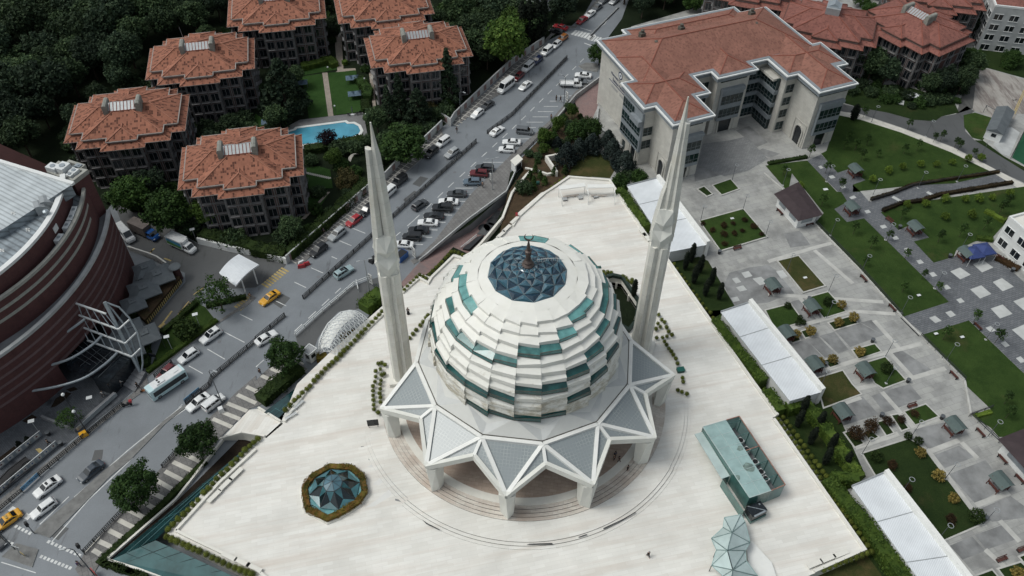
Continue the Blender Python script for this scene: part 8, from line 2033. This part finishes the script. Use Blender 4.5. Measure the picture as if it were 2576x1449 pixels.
pole('F 860,768','double headed street lamp at the end of the white railing',9.5,'double',0,'street lamp',gs,1,R(20));pole('B 1545,908','street lamp at the garden gate in front of the dark conifers',8.5,'arm',0,'street lamp',gs,1,R(-30));pole('C 390,808','street lamp beside the two pedestrians and the flatbed truck',9,'arm',0,'street lamp',gs,1,R(150));pole('B 1785,1435','street lamp beside the maroon off-roader',9,'double',0,'street lamp',gs,1,R(15))
pole('I 1680,150','dark street lamp over the white small van',10,'arm',0,'street lamp',gs,1,R(-20));pole('I 662,368','tall dark lamp with two white globes on the mall forecourt',11,'ball',.1,'street lamp',gs,1,R(-50));pole('I 310,385','small white headed lamp at the upper escalator screen',4.2,'panel',.1,'street lamp',gs);pole('I 715,1445','grey street lamp rising at the lower crossing',9,'arm',0,'street lamp',gs,1,R(190));pole('I 115,1250','grey lamp pole on the little traffic island',8,'arm',0,'street lamp',gs,1,R(160))
gq='flat white headed lamps'
pole('E 1515,1032','flat white headed lamp over the big round shrub',4.2,'panel',0,'street lamp',gq);pole('E 1305,1200','flat white headed lamp over the hedge near the steel bow',4.2,'panel',0,'street lamp',gq);pole('E 1480,365','flat white headed lamp at the pale garden wall behind the box truck',3.2,'panel',0,'street lamp',gq);pole('I 712,168','flat white headed lamp on the forecourt parapet',2.6,'panel',.1,'street lamp',gq)
for s,l in(('B 605,868','short globe lamp at the foot of the lawn path'),('B 838,930','short globe lamp at the right end of the pool deck'),('B 828,660','short globe lamp at the right edge of the lawn'),('B 130,960','short globe lamp left of the pool'),('B 552,575','short globe lamp at the head of the lawn path')):
    p=QM(s,0)[0];t=thing('garden_lamp',l,'garden lamp',p,0,'globe lamps in the pool garden');mb=MB();mb.path([(0,0,0),(0,0,2.6)],.05,6);part(mb,'pole',M['dark_metal'],t);mb=MB();mb.lathe((0,0,2.55),[(.08,0),(.22,.12),(.2,.34),(.05,.44)],10);part(mb,'lamp_globe',M['steel_white'],t)
# traffic lights
for s,rz,l in(('I 262,1130',30,'black traffic light at the tip of the long traffic island'),('I 645,1292',200,'black traffic light at the end of the kerb fence by the crossing')):
    p=QM(s,0)[0];t=thing('traffic_light',l,'traffic light',p,R(rz),'traffic lights');mb=MB();mb.path([(0,0,0),(0,0,3.0)],.07,7);part(mb,'pole',M['lamp_grey'],t);mb=MB();mb.box((0,0,2.6),(.38,.45,1.1));part(mb,'signal_head',M['plastic_black'],t)
p=Q('I',185,1300,.14);t=thing('chevron_sign','yellow and black chevron sign on the little traffic island','road sign',p,R(-30));mb=MB();mb.bar((-.45,0,.75),(.45,0,.75),.06,.7,0)
for i in range(3):mb.bar((-.35+i*.3,-.04,.95),(-.2+i*.3,-.04,.75),.03,.12,1);mb.bar((-.2+i*.3,-.04,.75),(-.35+i*.3,-.04,.55),.03,.12,1)
part(mb,'board',[M['line_yellow'],M['plastic_black']],t);mb=MB();mb.path([(0,0,0),(0,0,.5)],.05,6);part(mb,'post',M['galv'],t)
p=Q('I',150,1285,.14);mb=MB();mb.path([p,p+Vector((.3,.2,2.4))],.06,6);mb.bar(p+Vector((-.5,.3,2.35)),p+Vector((.9,-.1,2.35)),.08,.08);single(mb,'sign_gantry',M['galv'],'pale T shaped signal mast on the little traffic island','signal mast',p)
# signs and boards
def board(s,label,w_,h_,z0,mat,rz,z=.14,legs=True,name='sign_board',tilt=None,graphic=None):
    p=QM(s,z)[0];t=thing(name,label,'sign',p,R(rz));mb=MB();mb.box((0,0,z0),(w_,.14,h_));part(mb,'panel',M[mat],t)
    mb=MB()
    for i in range(4):
        zz=z0+h_*(.85-.2*i);mb.bar((-w_*.4,-.08,zz),(w_*(.4 if i%2 else .1),-.08,zz),.02,h_*.07)
    part(mb,'print',M[graphic or 'c_navy'],t)
    if legs:
        for x in(-w_*.4,w_*.4):mb=MB();mb.box((x,0,-.05),(.08,.08,z0+.06));part(mb,'leg',M['lamp_grey'],t)
    return t
board('F 872,705','white printed banner board hanging at the double headed lamp',1.0,2.6,.6,'c_white',-40,0);board('F 1195,500','tall grey printed board at the end of the parking row',1.3,2.6,.5,'c_white',-55,0);board('C 412,765','white printed board beside the street lamp near two pedestrians',1.1,2.4,.4,'c_white',-60,.14);board('B 1770,1380','small pale board fixed low on the lamp by the maroon car',.6,1.8,1.0,'c_white',-60,.14)
board('I 1048,960','dark framed advertising stand under the street tree',1.6,1.5,.3,'plastic_black',-35,.13,True,'advertising_stand',None,'c_grey');board('I 725,1440','small red framed photo board at the lower crossing',1.2,1.3,.3,'p_red',-40,.13,True,'sign_board',None,'c_tan')
board('J 888,325','black framed display case at the end of the planted bed',1.9,1.6,.5,'plastic_black',8,ZP,True,'display_case',None,'c_grey');board('E 1160,1260','dark framed board behind the hedge beside the steel bow',1.3,.8,.8,'plastic_black',-10,0)
for s,l in(('G 1270,1352','green metal lid box in the planted bed near the far minaret'),('G 655,605','small green metal box behind the dome'),('G 1238,500','green box on a post near the upper cypresses'),('C 195,1410','dark green box on a post on the soil slope')):
    z=ZP if 'lid' in l or 'dome' in l else .7;p=QM(s,z)[0];t=thing('service_cabinet',l,'cabinet',p,R(12));mb=MB()
    big='lid' in l;mb.box((0,0,.0 if big else .9),(1.3 if big else .7,.9 if big else .6,.6));part(mb,'cabinet',plain('green_metal',(.015,.07,.06),.5,.2,3),t);mb=MB();mb.box((0,0,-.1),(.12,.12,1.05))if not big else mb.box((0,0,.6),(1.4,1.0,.08));part(mb,'stand' if not big else 'lid',M['dark_metal']if not big else plain('green_lid',(.02,.12,.10),.4,.2,3),t)
# red plastic barriers, grit box, container, trailer, crate, red bin
def solid(name,label,cat,s,dims,mat,rz,z=0,extra=None,taper=.85):
    p=QM(s,z)[0];t=thing(name,label,cat,p,R(rz));mb=MB();a,b,c=dims;mb.loft([[Vector((x*a/2*k,y*b/2*k,zz))for x,y in((-1,-1),(1,-1),(1,1),(-1,1))]for k,zz in((1,0),(1,c*.3),(taper,c))]);part(mb,'shell',M[mat],t)
    mb=MB();mb.box((0,0,c),(a*taper*.9,b*taper*.9,.06));part(mb,'lid',M[extra or mat],t);return t
solid('road_barrier','red plastic road barrier lying nearest the yellow zebra crossing','barrier','F 345,570',(1.6,.5,.8),'p_red',15);solid('road_barrier','red plastic road barrier, right one of the pair by the black off-roader','barrier','F 385,552',(1.4,.5,.8),'p_red',25);solid('road_barrier','white plastic road barrier behind the red pair','barrier','F 345,543',(1.4,.45,.8),'p_white',40)
solid('grit_box','yellow plastic grit box at the kerb fence below the forecourt lamp','grit box','I 635,390',(1.4,.9,.9),'p_taxi',40,.14);solid('skip_container','blue steel skip at the lane mouth behind the left minaret','container','F 1098,500',(2.6,1.7,1.4),'p_blue',55,0,'plastic_black',1.05);solid('small_trailer','dark flat trailer peeking out left of the minaret','trailer','F 885,520',(1.8,1.2,.8),'plastic_black',55);solid('white_crate','white crate standing beside the white small van','crate','I 1672,205',(.95,.95,.95),'p_white',30,.13);solid('litter_bin','bright red bin at the left plaza edge beyond the dome','bin','G 35,190',(.6,.6,1.1),'p_red',0,ZP)
GB='dark round park bins'
for s,l in(('H 785,1132','dark bin beside the narrow yellow shrub bed'),('H 430,1310','dark bin between two round yellow shrubs'),('H 1052,1435','dark bin at the end of the ball shrub lawn'),('H 1368,495','dark bin left of the swing by the blue canopies'),('H 990,275','dark bin at the fence stub by a swing'),('H 305,818','dark bin at the corner of the square lawn'),('L 853,245','dark bin above the second small bed'),('L 1308,262','dark bin at the right corner of the sloping lawn'),('L 1635,1025','dark bin at the lamp by the large green ball'),('G 1563,465','dark bin at the near corner of the kerbed lawn'),('H 1840,600','grey bin by the corner of the white building'),('I 370,385','round dark bin at the upper escalator screen'),('I 465,460','round dark bin at the lower escalator screen')):
    z=ZK if not s.startswith('I')else .12;p=QM(s,z)[0];t=thing('litter_bin',l,'bin',p,0,GB);mb=MB();mb.lathe((0,0,0),[(.3,0),(.36,.8),(.38,.85)],12);part(mb,'drum',M['dark_metal'],t);mb=MB();mb.lathe((0,0,.85),[(.4,0),(.4,.08),(.26,.1)],12);part(mb,'rim',M['lamp_grey'],t)
# benches
def bench_proto():
    t=thing('park_bench',None,'bench',(0,0,-300),0,'dark red park benches');mb=MB()
    for y in(-.18,0,.18):mb.box((0,y,.42),(1.9,.15,.06))
    part(mb,'seat',M['dark_red_wood'],t);mb=MB()
    for zz in(.6,.78):mb.box((0,.3,zz),(1.9,.06,.13))
    part(mb,'backrest',M['dark_red_wood'],t)
    for x in(-.8,.8):mb=MB();mb.box((x,0,0),(.09,.5,.42));mb.box((x,.33,0),(.09,.07,.9));part(mb,'leg',M['dark_metal'],t)
    return t
bp_=bench_proto()
for s,rz,l in(('H 88,158',112,'dark red bench at the long side of the brown roofed kiosk'),('H 312,250',20,'dark bench at the short side of the brown roofed kiosk'),('H 910,222',-62,'red bench on the grey path near the upper swing'),('H 720,660',110,'red bench at the fence halfway along the long lawn'),('H 935,882',110,'red bench at the fence near the drain channel'),('H 1580,1022',112,'dark red bench at the tip of the right lawn by a young tree'),('H 1735,508',-60,'orange red bench before the white building'),('H 1400,1390',112,'red bench at the lower end of the fence'),('L 1085,172',20,'pale red bench above the small sloping lawn'),('L 1600,375',112,'red bench at the fence near the edge kiosk'),('L 1765,575',112,'dark red bench before the edge kiosk, upper one'),('L 1895,725',112,'dark red bench before the edge kiosk, lower one'),('L 1915,1255',20,'red bench at the right picture edge low down'),('L 1760,1330',20,'red bench above the lowest small lawns'),('G 1700,432',20,'red bench along the near side of the kerbed lawn')):
    dup(bp_,QM(s,ZK)[0],R(rz),None,l,'dark red park benches')
for ch in list(bp_.children):bpy.data.objects.remove(ch)
bpy.data.objects.remove(bp_)
for s,rz,l in(('I 1785,690',57,'stone bench, upper of three by the row of clipped balls'),('I 1705,768',57,'stone bench, middle of three by the row of clipped balls'),('I 1622,855',57,'stone bench, lower of three by the row of clipped balls'),('I 1735,1312',-24,'stone bench, upper of three by the broad glass roof'),('I 1833,1354',-24,'stone bench, middle of three by the broad glass roof'),('I 1922,1395',-24,'stone bench, lower of three by the broad glass roof'),('L 348,1365',22,'stone bench, left of three at the lower right plaza corner'),('L 447,1325',22,'stone bench, middle of three at the lower right plaza corner'),('L 545,1290',22,'stone bench, right of three at the lower right plaza corner'),('F 1892,285',55,'stone bench farthest up on the plaza edge above the lane'),('F 1850,330',55,'stone bench second on the plaza edge above the lane'),('F 1805,380',55,'stone bench third on the plaza edge above the lane'),('G 985,315',-65,'stone bench, upper of two behind the far minaret'),('G 1012,350',-65,'stone bench, lower of two behind the far minaret'),('G 20,222',55,'stone bench beside the red bin')):
    p=QM(s,ZP)[0];t=thing('stone_bench',l,'bench',p,R(rz),'stone benches on the plaza');mb=MB();mb.box((0,0,.38),(2.6,.75,.14));part(mb,'seat',M['white_stone'],t)
    for x in(-.9,.9):mb=MB();mb.box((x,0,0),(.3,.6,.38));part(mb,'leg',M['white_stone'],t)
for s,rz,l in(('J 325,165',55,'white slatted bench along the ball hedge, upper of two'),('J 265,250',40,'white slatted bench beside the ramp, lower of two')):
    p=QM(s,ZP)[0];t=thing('white_bench',l,'bench',p,R(rz),'white slatted benches');mb=MB()
    for i in range(4):mb.box((0,-.2+.13*i,.42),(2.2,.09,.05))
    part(mb,'seat',M['steel_white'],t);mb=MB()
    for i in range(12):mb.bar((-1.05+i*.19,.3,.45),(-1.05+i*.19,.38,.95),.05,.04)
    mb.bar((-1.1,.38,.95),(1.1,.38,.95),.06,.06);part(mb,'backrest',M['steel_white'],t)
    for x in(-.95,.95):mb=MB();mb.box((x,0,0),(.07,.5,.42));part(mb,'leg',M['steel_white'],t)
# roofed swing seats of the park
def swing_proto():
    t=thing('roofed_picnic_seat',None,'picnic shelter',(0,0,-300));mb=MB();y0,y1=-1.55,1.55
    prof=[(-1.45,2.05),(-.95,2.5),(0,2.78),(.95,2.5),(1.45,2.05)]
    for(xa,za),(xb,zb_)in zip(prof[:-1],prof[1:]):mb.prism([(0,0)],0,0)if False else None;mb.poly([(xa,y0,za),(xb,y0,zb_),(xb,y1,zb_),(xa,y1,za)]);mb.poly([(xa,y1,za-.07),(xb,y1,zb_-.07),(xb,y0,zb_-.07),(xa,y0,za-.07)])
    for y in(y0,y1):
        for(xa,za),(xb,zb_)in zip(prof[:-1],prof[1:]):mb.poly([(xa,y,za-.07),(xb,y,zb_-.07),(xb,y,zb_),(xa,y,za)])
    for x in(prof[0],prof[-1]):mb.poly([(x[0],y0,x[1]-.07),(x[0],y1,x[1]-.07),(x[0],y1,x[1]),(x[0],y0,x[1])])
    part(mb,'roof',M['green_roof'],t)
    for x in(-1.1,1.1):
        for y in(-1.1,1.1):mb=MB();mb.bar((x*1.15,y,0),(x,y,2.4),.11,.11);part(mb,'post',M['dark_red_wood'],t)
    mb=MB();mb.box((0,0,.72),(.75,2.2,.07));mb.box((0,-.7,0),(.1,.1,.72));mb.box((0,.7,0),(.1,.1,.72));part(mb,'table',M['dark_red_wood'],t)
    for s in(-1,1):
        mb=MB();mb.box((s*.85,0,.42),(.42,2.2,.07));mb.box((s*1.08,0,.55),(.06,2.2,.4));mb.box((s*.85,-.8,0),(.08,.3,.42));mb.box((s*.85,.8,0),(.08,.3,.42));part(mb,'bench',M['dark_red_wood'],t)
    return t
swp=swing_proto()
for s,rz,l in(('D 648,1325',20,'green roofed picnic seat on the paved bay below the university'),('H 622,160',20,'green roofed picnic seat on the paved bay beside the garden walk'),('H 1095,310',20,'green roofed picnic seat on the bay near a red bench'),('H 1475,505',20,'green roofed picnic seat left of the blue canopies'),('H 318,910',20,'green roofed picnic seat at the square lawn with yellow shrub'),('H 25,750',20,'green roofed picnic seat on the dark checker paving by the upper cypresses'),('H 125,1110',20,'green roofed picnic seat half behind the middle white roof, upper one'),('H 335,1345',20,'green roofed picnic seat half behind the middle white roof, lower one'),('H 715,1390',20,'green roofed picnic seat beside the big ball shrub lawn'),('L 545,255',20,'green roofed picnic seat at the end of the middle white roof'),('L 1385,355',20,'green roofed picnic seat on the dark square right of the sloping lawn'),('L 1725,775',20,'green roofed picnic seat on the largest dark square')):
    dup(swp,QM(s,ZK)[0],R(rz),.98,l,'green roofed picnic seats in the park')
for ch in list(swp.children):bpy.data.objects.remove(ch)
bpy.data.objects.remove(swp)
# garden pavilion tents on the lawn, poolside things
for s,l in(('B 730,618','slate blue garden pavilion at the upper right of the lawn'),('B 748,738','slate blue garden pavilion lower at the right of the lawn'),('B 345,655','slate blue garden pavilion half behind the cedar'),('B 100,950','slate blue garden pavilion left of the pool')):
    p=QM(s,0)[0];t=thing('garden_pavilion',l,'pavilion',p,R(12),'slate blue garden pavilions')
    for ix in(-1,1):
        mb=MB();mb.loft([[Vector((ix*.85+a*.85,b*1.2,1.3))for a,b in((-1,-1),(1,-1),(1,1),(-1,1))],[Vector((ix*.85+a*.05,b*.05,2.0))for a,b in((-1,-1),(1,-1),(1,1),(-1,1))]]);part(mb,'roof',plain('slate_blue',(.09,.14,.19),.6,.2,1),t)
    for x in(-1.6,1.6):
        for y in(-1.1,1.1):mb=MB();mb.box((x,y,0),(.08,.08,1.35));part(mb,'post',M['lamp_grey'],t)
p=Q('B',730,870,0);t=thing('closed_parasol','closed grey parasol standing at the pool deck','parasol',p);mb=MB();mb.lathe((0,0,1.0),[(.12,0),(.16,.5),(.08,1.5),(.02,1.7)],8);part(mb,'cloth',M['tent_grey'],t);mb=MB();mb.path([(0,0,0),(0,0,1.1)],.04,6);part(mb,'pole',M['steel_white'],t);mb=MB();mb.box((0,0,0),(.9,.5,.3));part(mb,'base',M['steel_white'],t)
for s,l in(('B 700,872','dark garden chair left of the closed parasol'),('B 765,868','dark garden chair right of the closed parasol'),('B 790,862','dark garden chair farther right of the closed parasol'),('B 765,1030','dark garden chair at the rounded end of the pool')):
    p=QM(s,.05)[0];t=thing('garden_chair',l,'chair',p,random.random()*6,'dark garden chairs by the pool');mb=MB();mb.box((0,0,.4),(.5,.5,.06));part(mb,'seat',M['dark_metal'],t);mb=MB();mb.box((0,.24,.46),(.5,.05,.45));part(mb,'backrest',M['dark_metal'],t)
    for x in(-.2,.2):
        for y in(-.2,.2):mb=MB();mb.box((x,y,0),(.05,.05,.4));part(mb,'leg',M['dark_metal'],t)
for s,l in(('B 668,315','striped half round awning at the entrance of the rear house'),('B 915,630','striped half round awning at the entrance of the street house'),('B 755,1245','striped half round awning behind the golden shrub')):
    p=QM(s,0)[0];mb=MB();mb.loft([[Vector((1.6*math.cos(a)*k,1.6*math.sin(a)*k,z))for a in[math.pi*i/8-math.pi/2+2.6 for i in range(9)]]for k,z in((1,2.0),(.75,2.5),(.4,2.9),(.05,3.0))],0,False,False)
    mm=ribbed('striped_cloth',(.42,.40,.36),.5,.8,.2)if 'striped' not in M else M['striped'];M['striped']=mm
    o=single(mb,'entrance_awning',mm,l,'awning',p,0,'striped entrance awnings',False)
# white pergolas at the far end of the plaza
for(a,b),l in((((885,880),(1475,800)),'white pergola beam frame, left of two at the far plaza end'),(((1530,835),(2130,830)),'white pergola beam frame, right of two at the far plaza end')):
    A,B=CZ(*a,ZP+2.6),CZ(*b,ZP+2.6);t=thing('white_pergola',l,'pergola',V3(lerp(A,B,.5),ZP),0,'white pergolas');d=(B-A).normalized();n=Vector((d.y,-d.x,0));mb=MB()
    mb.prism([A-n*.6,B-n*.6,B+n*.6,A+n*.6],ZP+2.5,ZP+2.65,0,0,True);part(mb,'roof',M['white_paint'],t,True)
    for p_ in(A,B):
        mb=MB();mb.bar(V3(p_,ZP),p_,.12,.12);mb.bar(V3(p_+n*3.2,ZP),p_+n*2.4+Vector((0,0,-.3)),.14,.14);mb.bar(p_,p_+n*2.4+Vector((0,0,-.3)),.12,.12);part(mb,'support',M['white_paint'],t,True)
    for f in(.3,.6):mb=MB();c=lerp(A,B,f)-n*-.5;mb.bar(V3(c,ZP+.4)-d*.9,V3(c,ZP+.4)+d*.9,.4,.1);mb.bar(V3(c,ZP),V3(c,ZP+.4),.4,.3);part(mb,'bench',M['marble_step'],t,True)
for x,y in((1012,1145),(1365,1110),(1708,1085)):
    p=CZ(x,y,ZP);t=thing('stone_stool','small grey stone block standing before the white pergolas','stone block',p,R(14),'stone blocks before the pergolas');mb=MB();mb.box((0,0,0),(.9,.9,.35));part(mb,'block',M['park_dark'],t);mb=MB();mb.box((0,0,.35),(1.0,1.0,.08));part(mb,'top',M['concrete'],t)
p=CZ(2320,520,ZK);mb=MB();mb.loft([[Vector((x*.55,y*.55,0))for x,y in((-1,-1),(1,-1),(1,1),(-1,1))],[Vector((x*.55,y*.55,1.6))for x,y in((-1,-1),(1,-1),(1,1),(-1,1))],[Vector((x*.05,y*.05,2.1))for x,y in((-1,-1),(1,-1),(1,1),(-1,1))]]);single(mb,'gate_post',M['white_stone'],'stout white stone post with pointed cap among the spruces','post',p,R(20),None,False)
for x,y,l in((435,1428,'white paper sheet on the long lawn near the kiosk'),):
    p=Q('D',x,y,ZK+.07);mb=MB();mb.box((0,0,0),(1.1,.7,.02));single(mb,'lawn_sign',M['steel_white'],'flat white sign lying on the long lawn near the kiosk','sign',p,.2,None,False)
for s,l in(('H 278,652','flat white sign lying on the dry brown lawn'),('H 1135,785','small white sign lying on the long lawn'),('H 1265,1075','white sign lying on the right lawn near its tip'),('H 1462,1100','white sign lying farther inside the right lawn'),('G 1660,205','grey sign lying on the kerbed lawn')):
    p=QM(s,ZK+.1)[0];mb=MB();mb.box((0,0,.25),(.8,.5,.04));mb.box((0,0,0),(.1,.1,.25));single(mb,'lawn_sign',M['steel_white'],l,'sign',p,.3,None,False)
# goal frame on the court
gq_=QM('D 1622,850 1700,890',ZK);mb=MB();a,b=gq_;up=Vector((0,0,2.2))
for p,q in((a,a+up),(b,b+up),(a+up,b+up),(a+up,a+Vector((1.5,1,0))),(b+up,b+Vector((1.5,1,0)))):mb.bar(p,q,.09,.09)
single(mb,'goal_frame',M['lamp_grey'],'bare goal frame at the near end of the worn sports court','goal',a)
railing('pitch_fence','D 1830,1195 1935,985','tall dark mesh fence along the green sports pitch',3.0,2.5,'dark_metal',(.98,.5,.05),False,ZK,.1,None)

# ================================================================ PEOPLE
def person(s,label,top,legs,hair='hair',rz=0,z=0.0,stride=.35,pose='walk',scale=1.0,skirt=False):
    p=QM(s,z)[0];t=thing('person',label,'person',p,R(rz),'pedestrians');t.scale=(scale,)*3
    def skin(name,V,E,rad,mat,sub=1):
        me=bpy.data.meshes.new(name);me.from_pydata(V,E,[]);me.materials.append(mat);o=bpy.data.objects.new(name,me);COL.objects.link(o);o.parent=t
        sk=o.modifiers.new('skin','SKIN');sk.use_smooth_shade=True
        for i,r in enumerate(rad):me.skin_vertices[0].data[i].radius=(r,r)if not isinstance(r,tuple)else r
        me.skin_vertices[0].data[0].use_root=True
        if sub:m=o.modifiers.new('subd','SUBSURF');m.levels=sub;m.render_levels=sub
        return o
    k=stride if pose=='walk' else .06
    V=[(0,0,.95),(0,0,1.15),(.01,0,1.38),(.01,0,1.5),(.03,0,1.60),(.04,0,1.72)];E=[(0,1),(1,2),(2,3),(3,4),(4,5)];rad=[(.15,.11),(.14,.10),(.17,.11),.055,.10,.085]
    for s_,f in((1,1),(-1,-1)):
        n=len(V);V+=[(0,.095*s_,.88),(k*.42*f+.03,.10*s_,.5),(k*f-.02,.10*s_,.09),(k*f+.13,.105*s_,.04)];E+=[(0,n),(n,n+1),(n+1,n+2),(n+2,n+3)];rad+=[.095,.065,.045,(.045,.035)]
        n=len(V);a=-.28*f if pose=='walk' else .05
        V+=[(0,.2*s_,1.41),(a*.5,.25*s_,1.14),(a+.1,.235*s_,.92),(a+.13,.235*s_,.84)];E+=[(2,n),(n,n+1),(n+1,n+2),(n+2,n+3)];rad+=[.06,.045,.034,(.034,.02)]
        w_=n+3
        for q,(dx,dy,dz)in enumerate(((-.03,-.006,-.075),(-.01,0,-.09),(.012,0,-.085),(.03,0,-.07))):m=len(V);V+=[(a+.13+dx,.235*s_+dy,.84+dz)];E+=[(w_,m)];rad+=[.0095]
        m=len(V);V+=[(a+.13+.055,.225*s_,.81)];E+=[(w_,m)];rad+=[.0105]
    skin('body',V,E,rad,M['skin'])
    J=[(0,0,.93),(0,0,1.15),(.01,0,1.40),(.01,0,1.47)];JE=[(0,1),(1,2),(2,3)];jr=[(.175,.135),(.165,.125),(.2,.135),(.08,.08)]
    for s_,f in((1,1),(-1,-1)):
        a=-.28*f if pose=='walk' else .05;n=len(J);J+=[(0,.2*s_,1.41),(a*.5,.25*s_,1.14),(a+.09,.235*s_,.95)];JE+=[(2,n),(n,n+1),(n+1,n+2)];jr+=[.078,.062,.05]
    skin('jacket',J,JE,jr,M['c_'+top])
    if skirt:
        mb=MB();mb.loft([[Vector((r*1.0*math.cos(a),r*math.sin(a),z_))for a in[i*math.pi/5 for i in range(10)]]for r,z_ in((.34,.06),(.26,.5),(.18,.98))]);part(mb,'long_skirt',M['c_'+legs],t,False,True)
    else:
        T=[(0,0,.96)];TE=[];tr=[(.165,.125)]
        for s_,f in((1,1),(-1,-1)):n=len(T);T+=[(0,.095*s_,.86),(k*.42*f+.03,.10*s_,.5),(k*f-.02,.10*s_,.12)];TE+=[(0,n),(n,n+1),(n+1,n+2)];tr+=[.112,.082,.066]
        skin('trousers',T,TE,tr,M['c_'+legs])
    hm=MB();hm.lathe((.02,0,1.64),[(.105,-.02),(.118,.06),(.105,.13),(.05,.175),(.01,.18)],12);part(hm,'hair',M[hair],t,False,True)
    fc=MB()
    for s_ in(-1,1):fc.box((.135,s_*.035,1.655),(.012,.022,.012))
    fc.box((.135,0,1.60),(.012,.045,.012));fc.box((.142,0,1.625),(.02,.022,.03));part(fc,'facial_features',M['hair'],t)
    return t
ph_=ZP+1.12
person('K 1025,1303','person in dark suit with pale hair walking alone across the lower plaza','black','black','rim',-70,ZP,.3)
person('K 775,552','person in dark jacket with blue shirt, farthest of three under the canopy','navy','black','hair',-60,ph_,.1,'stand');person('K 768,575','person in black coat, left of three talking under the canopy','black','black','hair',20,ph_,.1,'stand');person('K 806,590','person in dark suit with white shirt, right of three under the canopy','black','grey','hair',160,ph_,.25)
person('K 870,655','person in black jacket standing at the white curb of the porch','black','black','hair',-30,ph_,.12,'stand');person('F 1150,920','person in long black dress with brown bag walking beside the left minaret','black','black','hair',-110,ZP,.2,'walk',1.0,True)
person('B 1517,1000','person in black walking by the garden gate on the upper street','black','black','hair',240,.05,.3);person('C 333,762','person in black, left of two by the printed board','black','black','hair',-40,.02,.2,'stand');person('C 366,768','person in black, right of two by the printed board','black','navy','hair',-60,.02,.3)
person('F 515,315','person in dark clothes on the red panelled wall pavement','navy','black','hair',230,.14,.3);person('F 35,1375','person in black standing near the striped pavement below the street tree','black','navy','hair',120,.05,.25);person('E 1895,805','person in dark clothes at the yellow crossing by the gate','black','grey','hair',60,.05,.35)
person('I 605,1375','person in purple top walking at the lower crossing','purple','navy','hair',150,.13,.3);person('I 375,460','person in black walking at the escalator landing','black','black','hair',30,.15,.3);person('I 150,210','person in dark clothes on the shaded forecourt under the brick wall','navy','black','hair',100,.12,.3);person('I 785,95','person in white top by the forecourt parapet','white','black','hair',200,.12,.3);person('I 1045,30','person in black at the foot of the mall steps near the bus','black','black','hair',-20,.14,.35);person('I 920,10','person in white walking on the mall steps','white','grey','hair',60,.4,.3);person('C 295,905','person in black by the fence of the slope garden','black','black','hair',60,.14,.15,'stand');person('B 1710,1415','person in pale grey by the parked blue grey hatchback','grey','grey','hair',60,.14,.2,'stand')
for x,y,l in((160,480,'dark conical planter shrub beside the escalator screen, larger'),(225,445,'dark conical planter shrub beside the escalator screen, smaller')):
    p=Q('I',x,y,.1);t=thing('planter_shrub',l,'shrub',p);o=bpy.data.objects.new('foliage',leafmesh('foliage',cone_clumps(20,.55,1.7,.2,.3,x,.6),60,.09,M['f_cypress'],.5));COL.objects.link(o);o.parent=t;mb=MB();mb.lathe((0,0,0),[(.3,0),(.4,.35)],10);part(mb,'pot',M['dark_metal'],t)
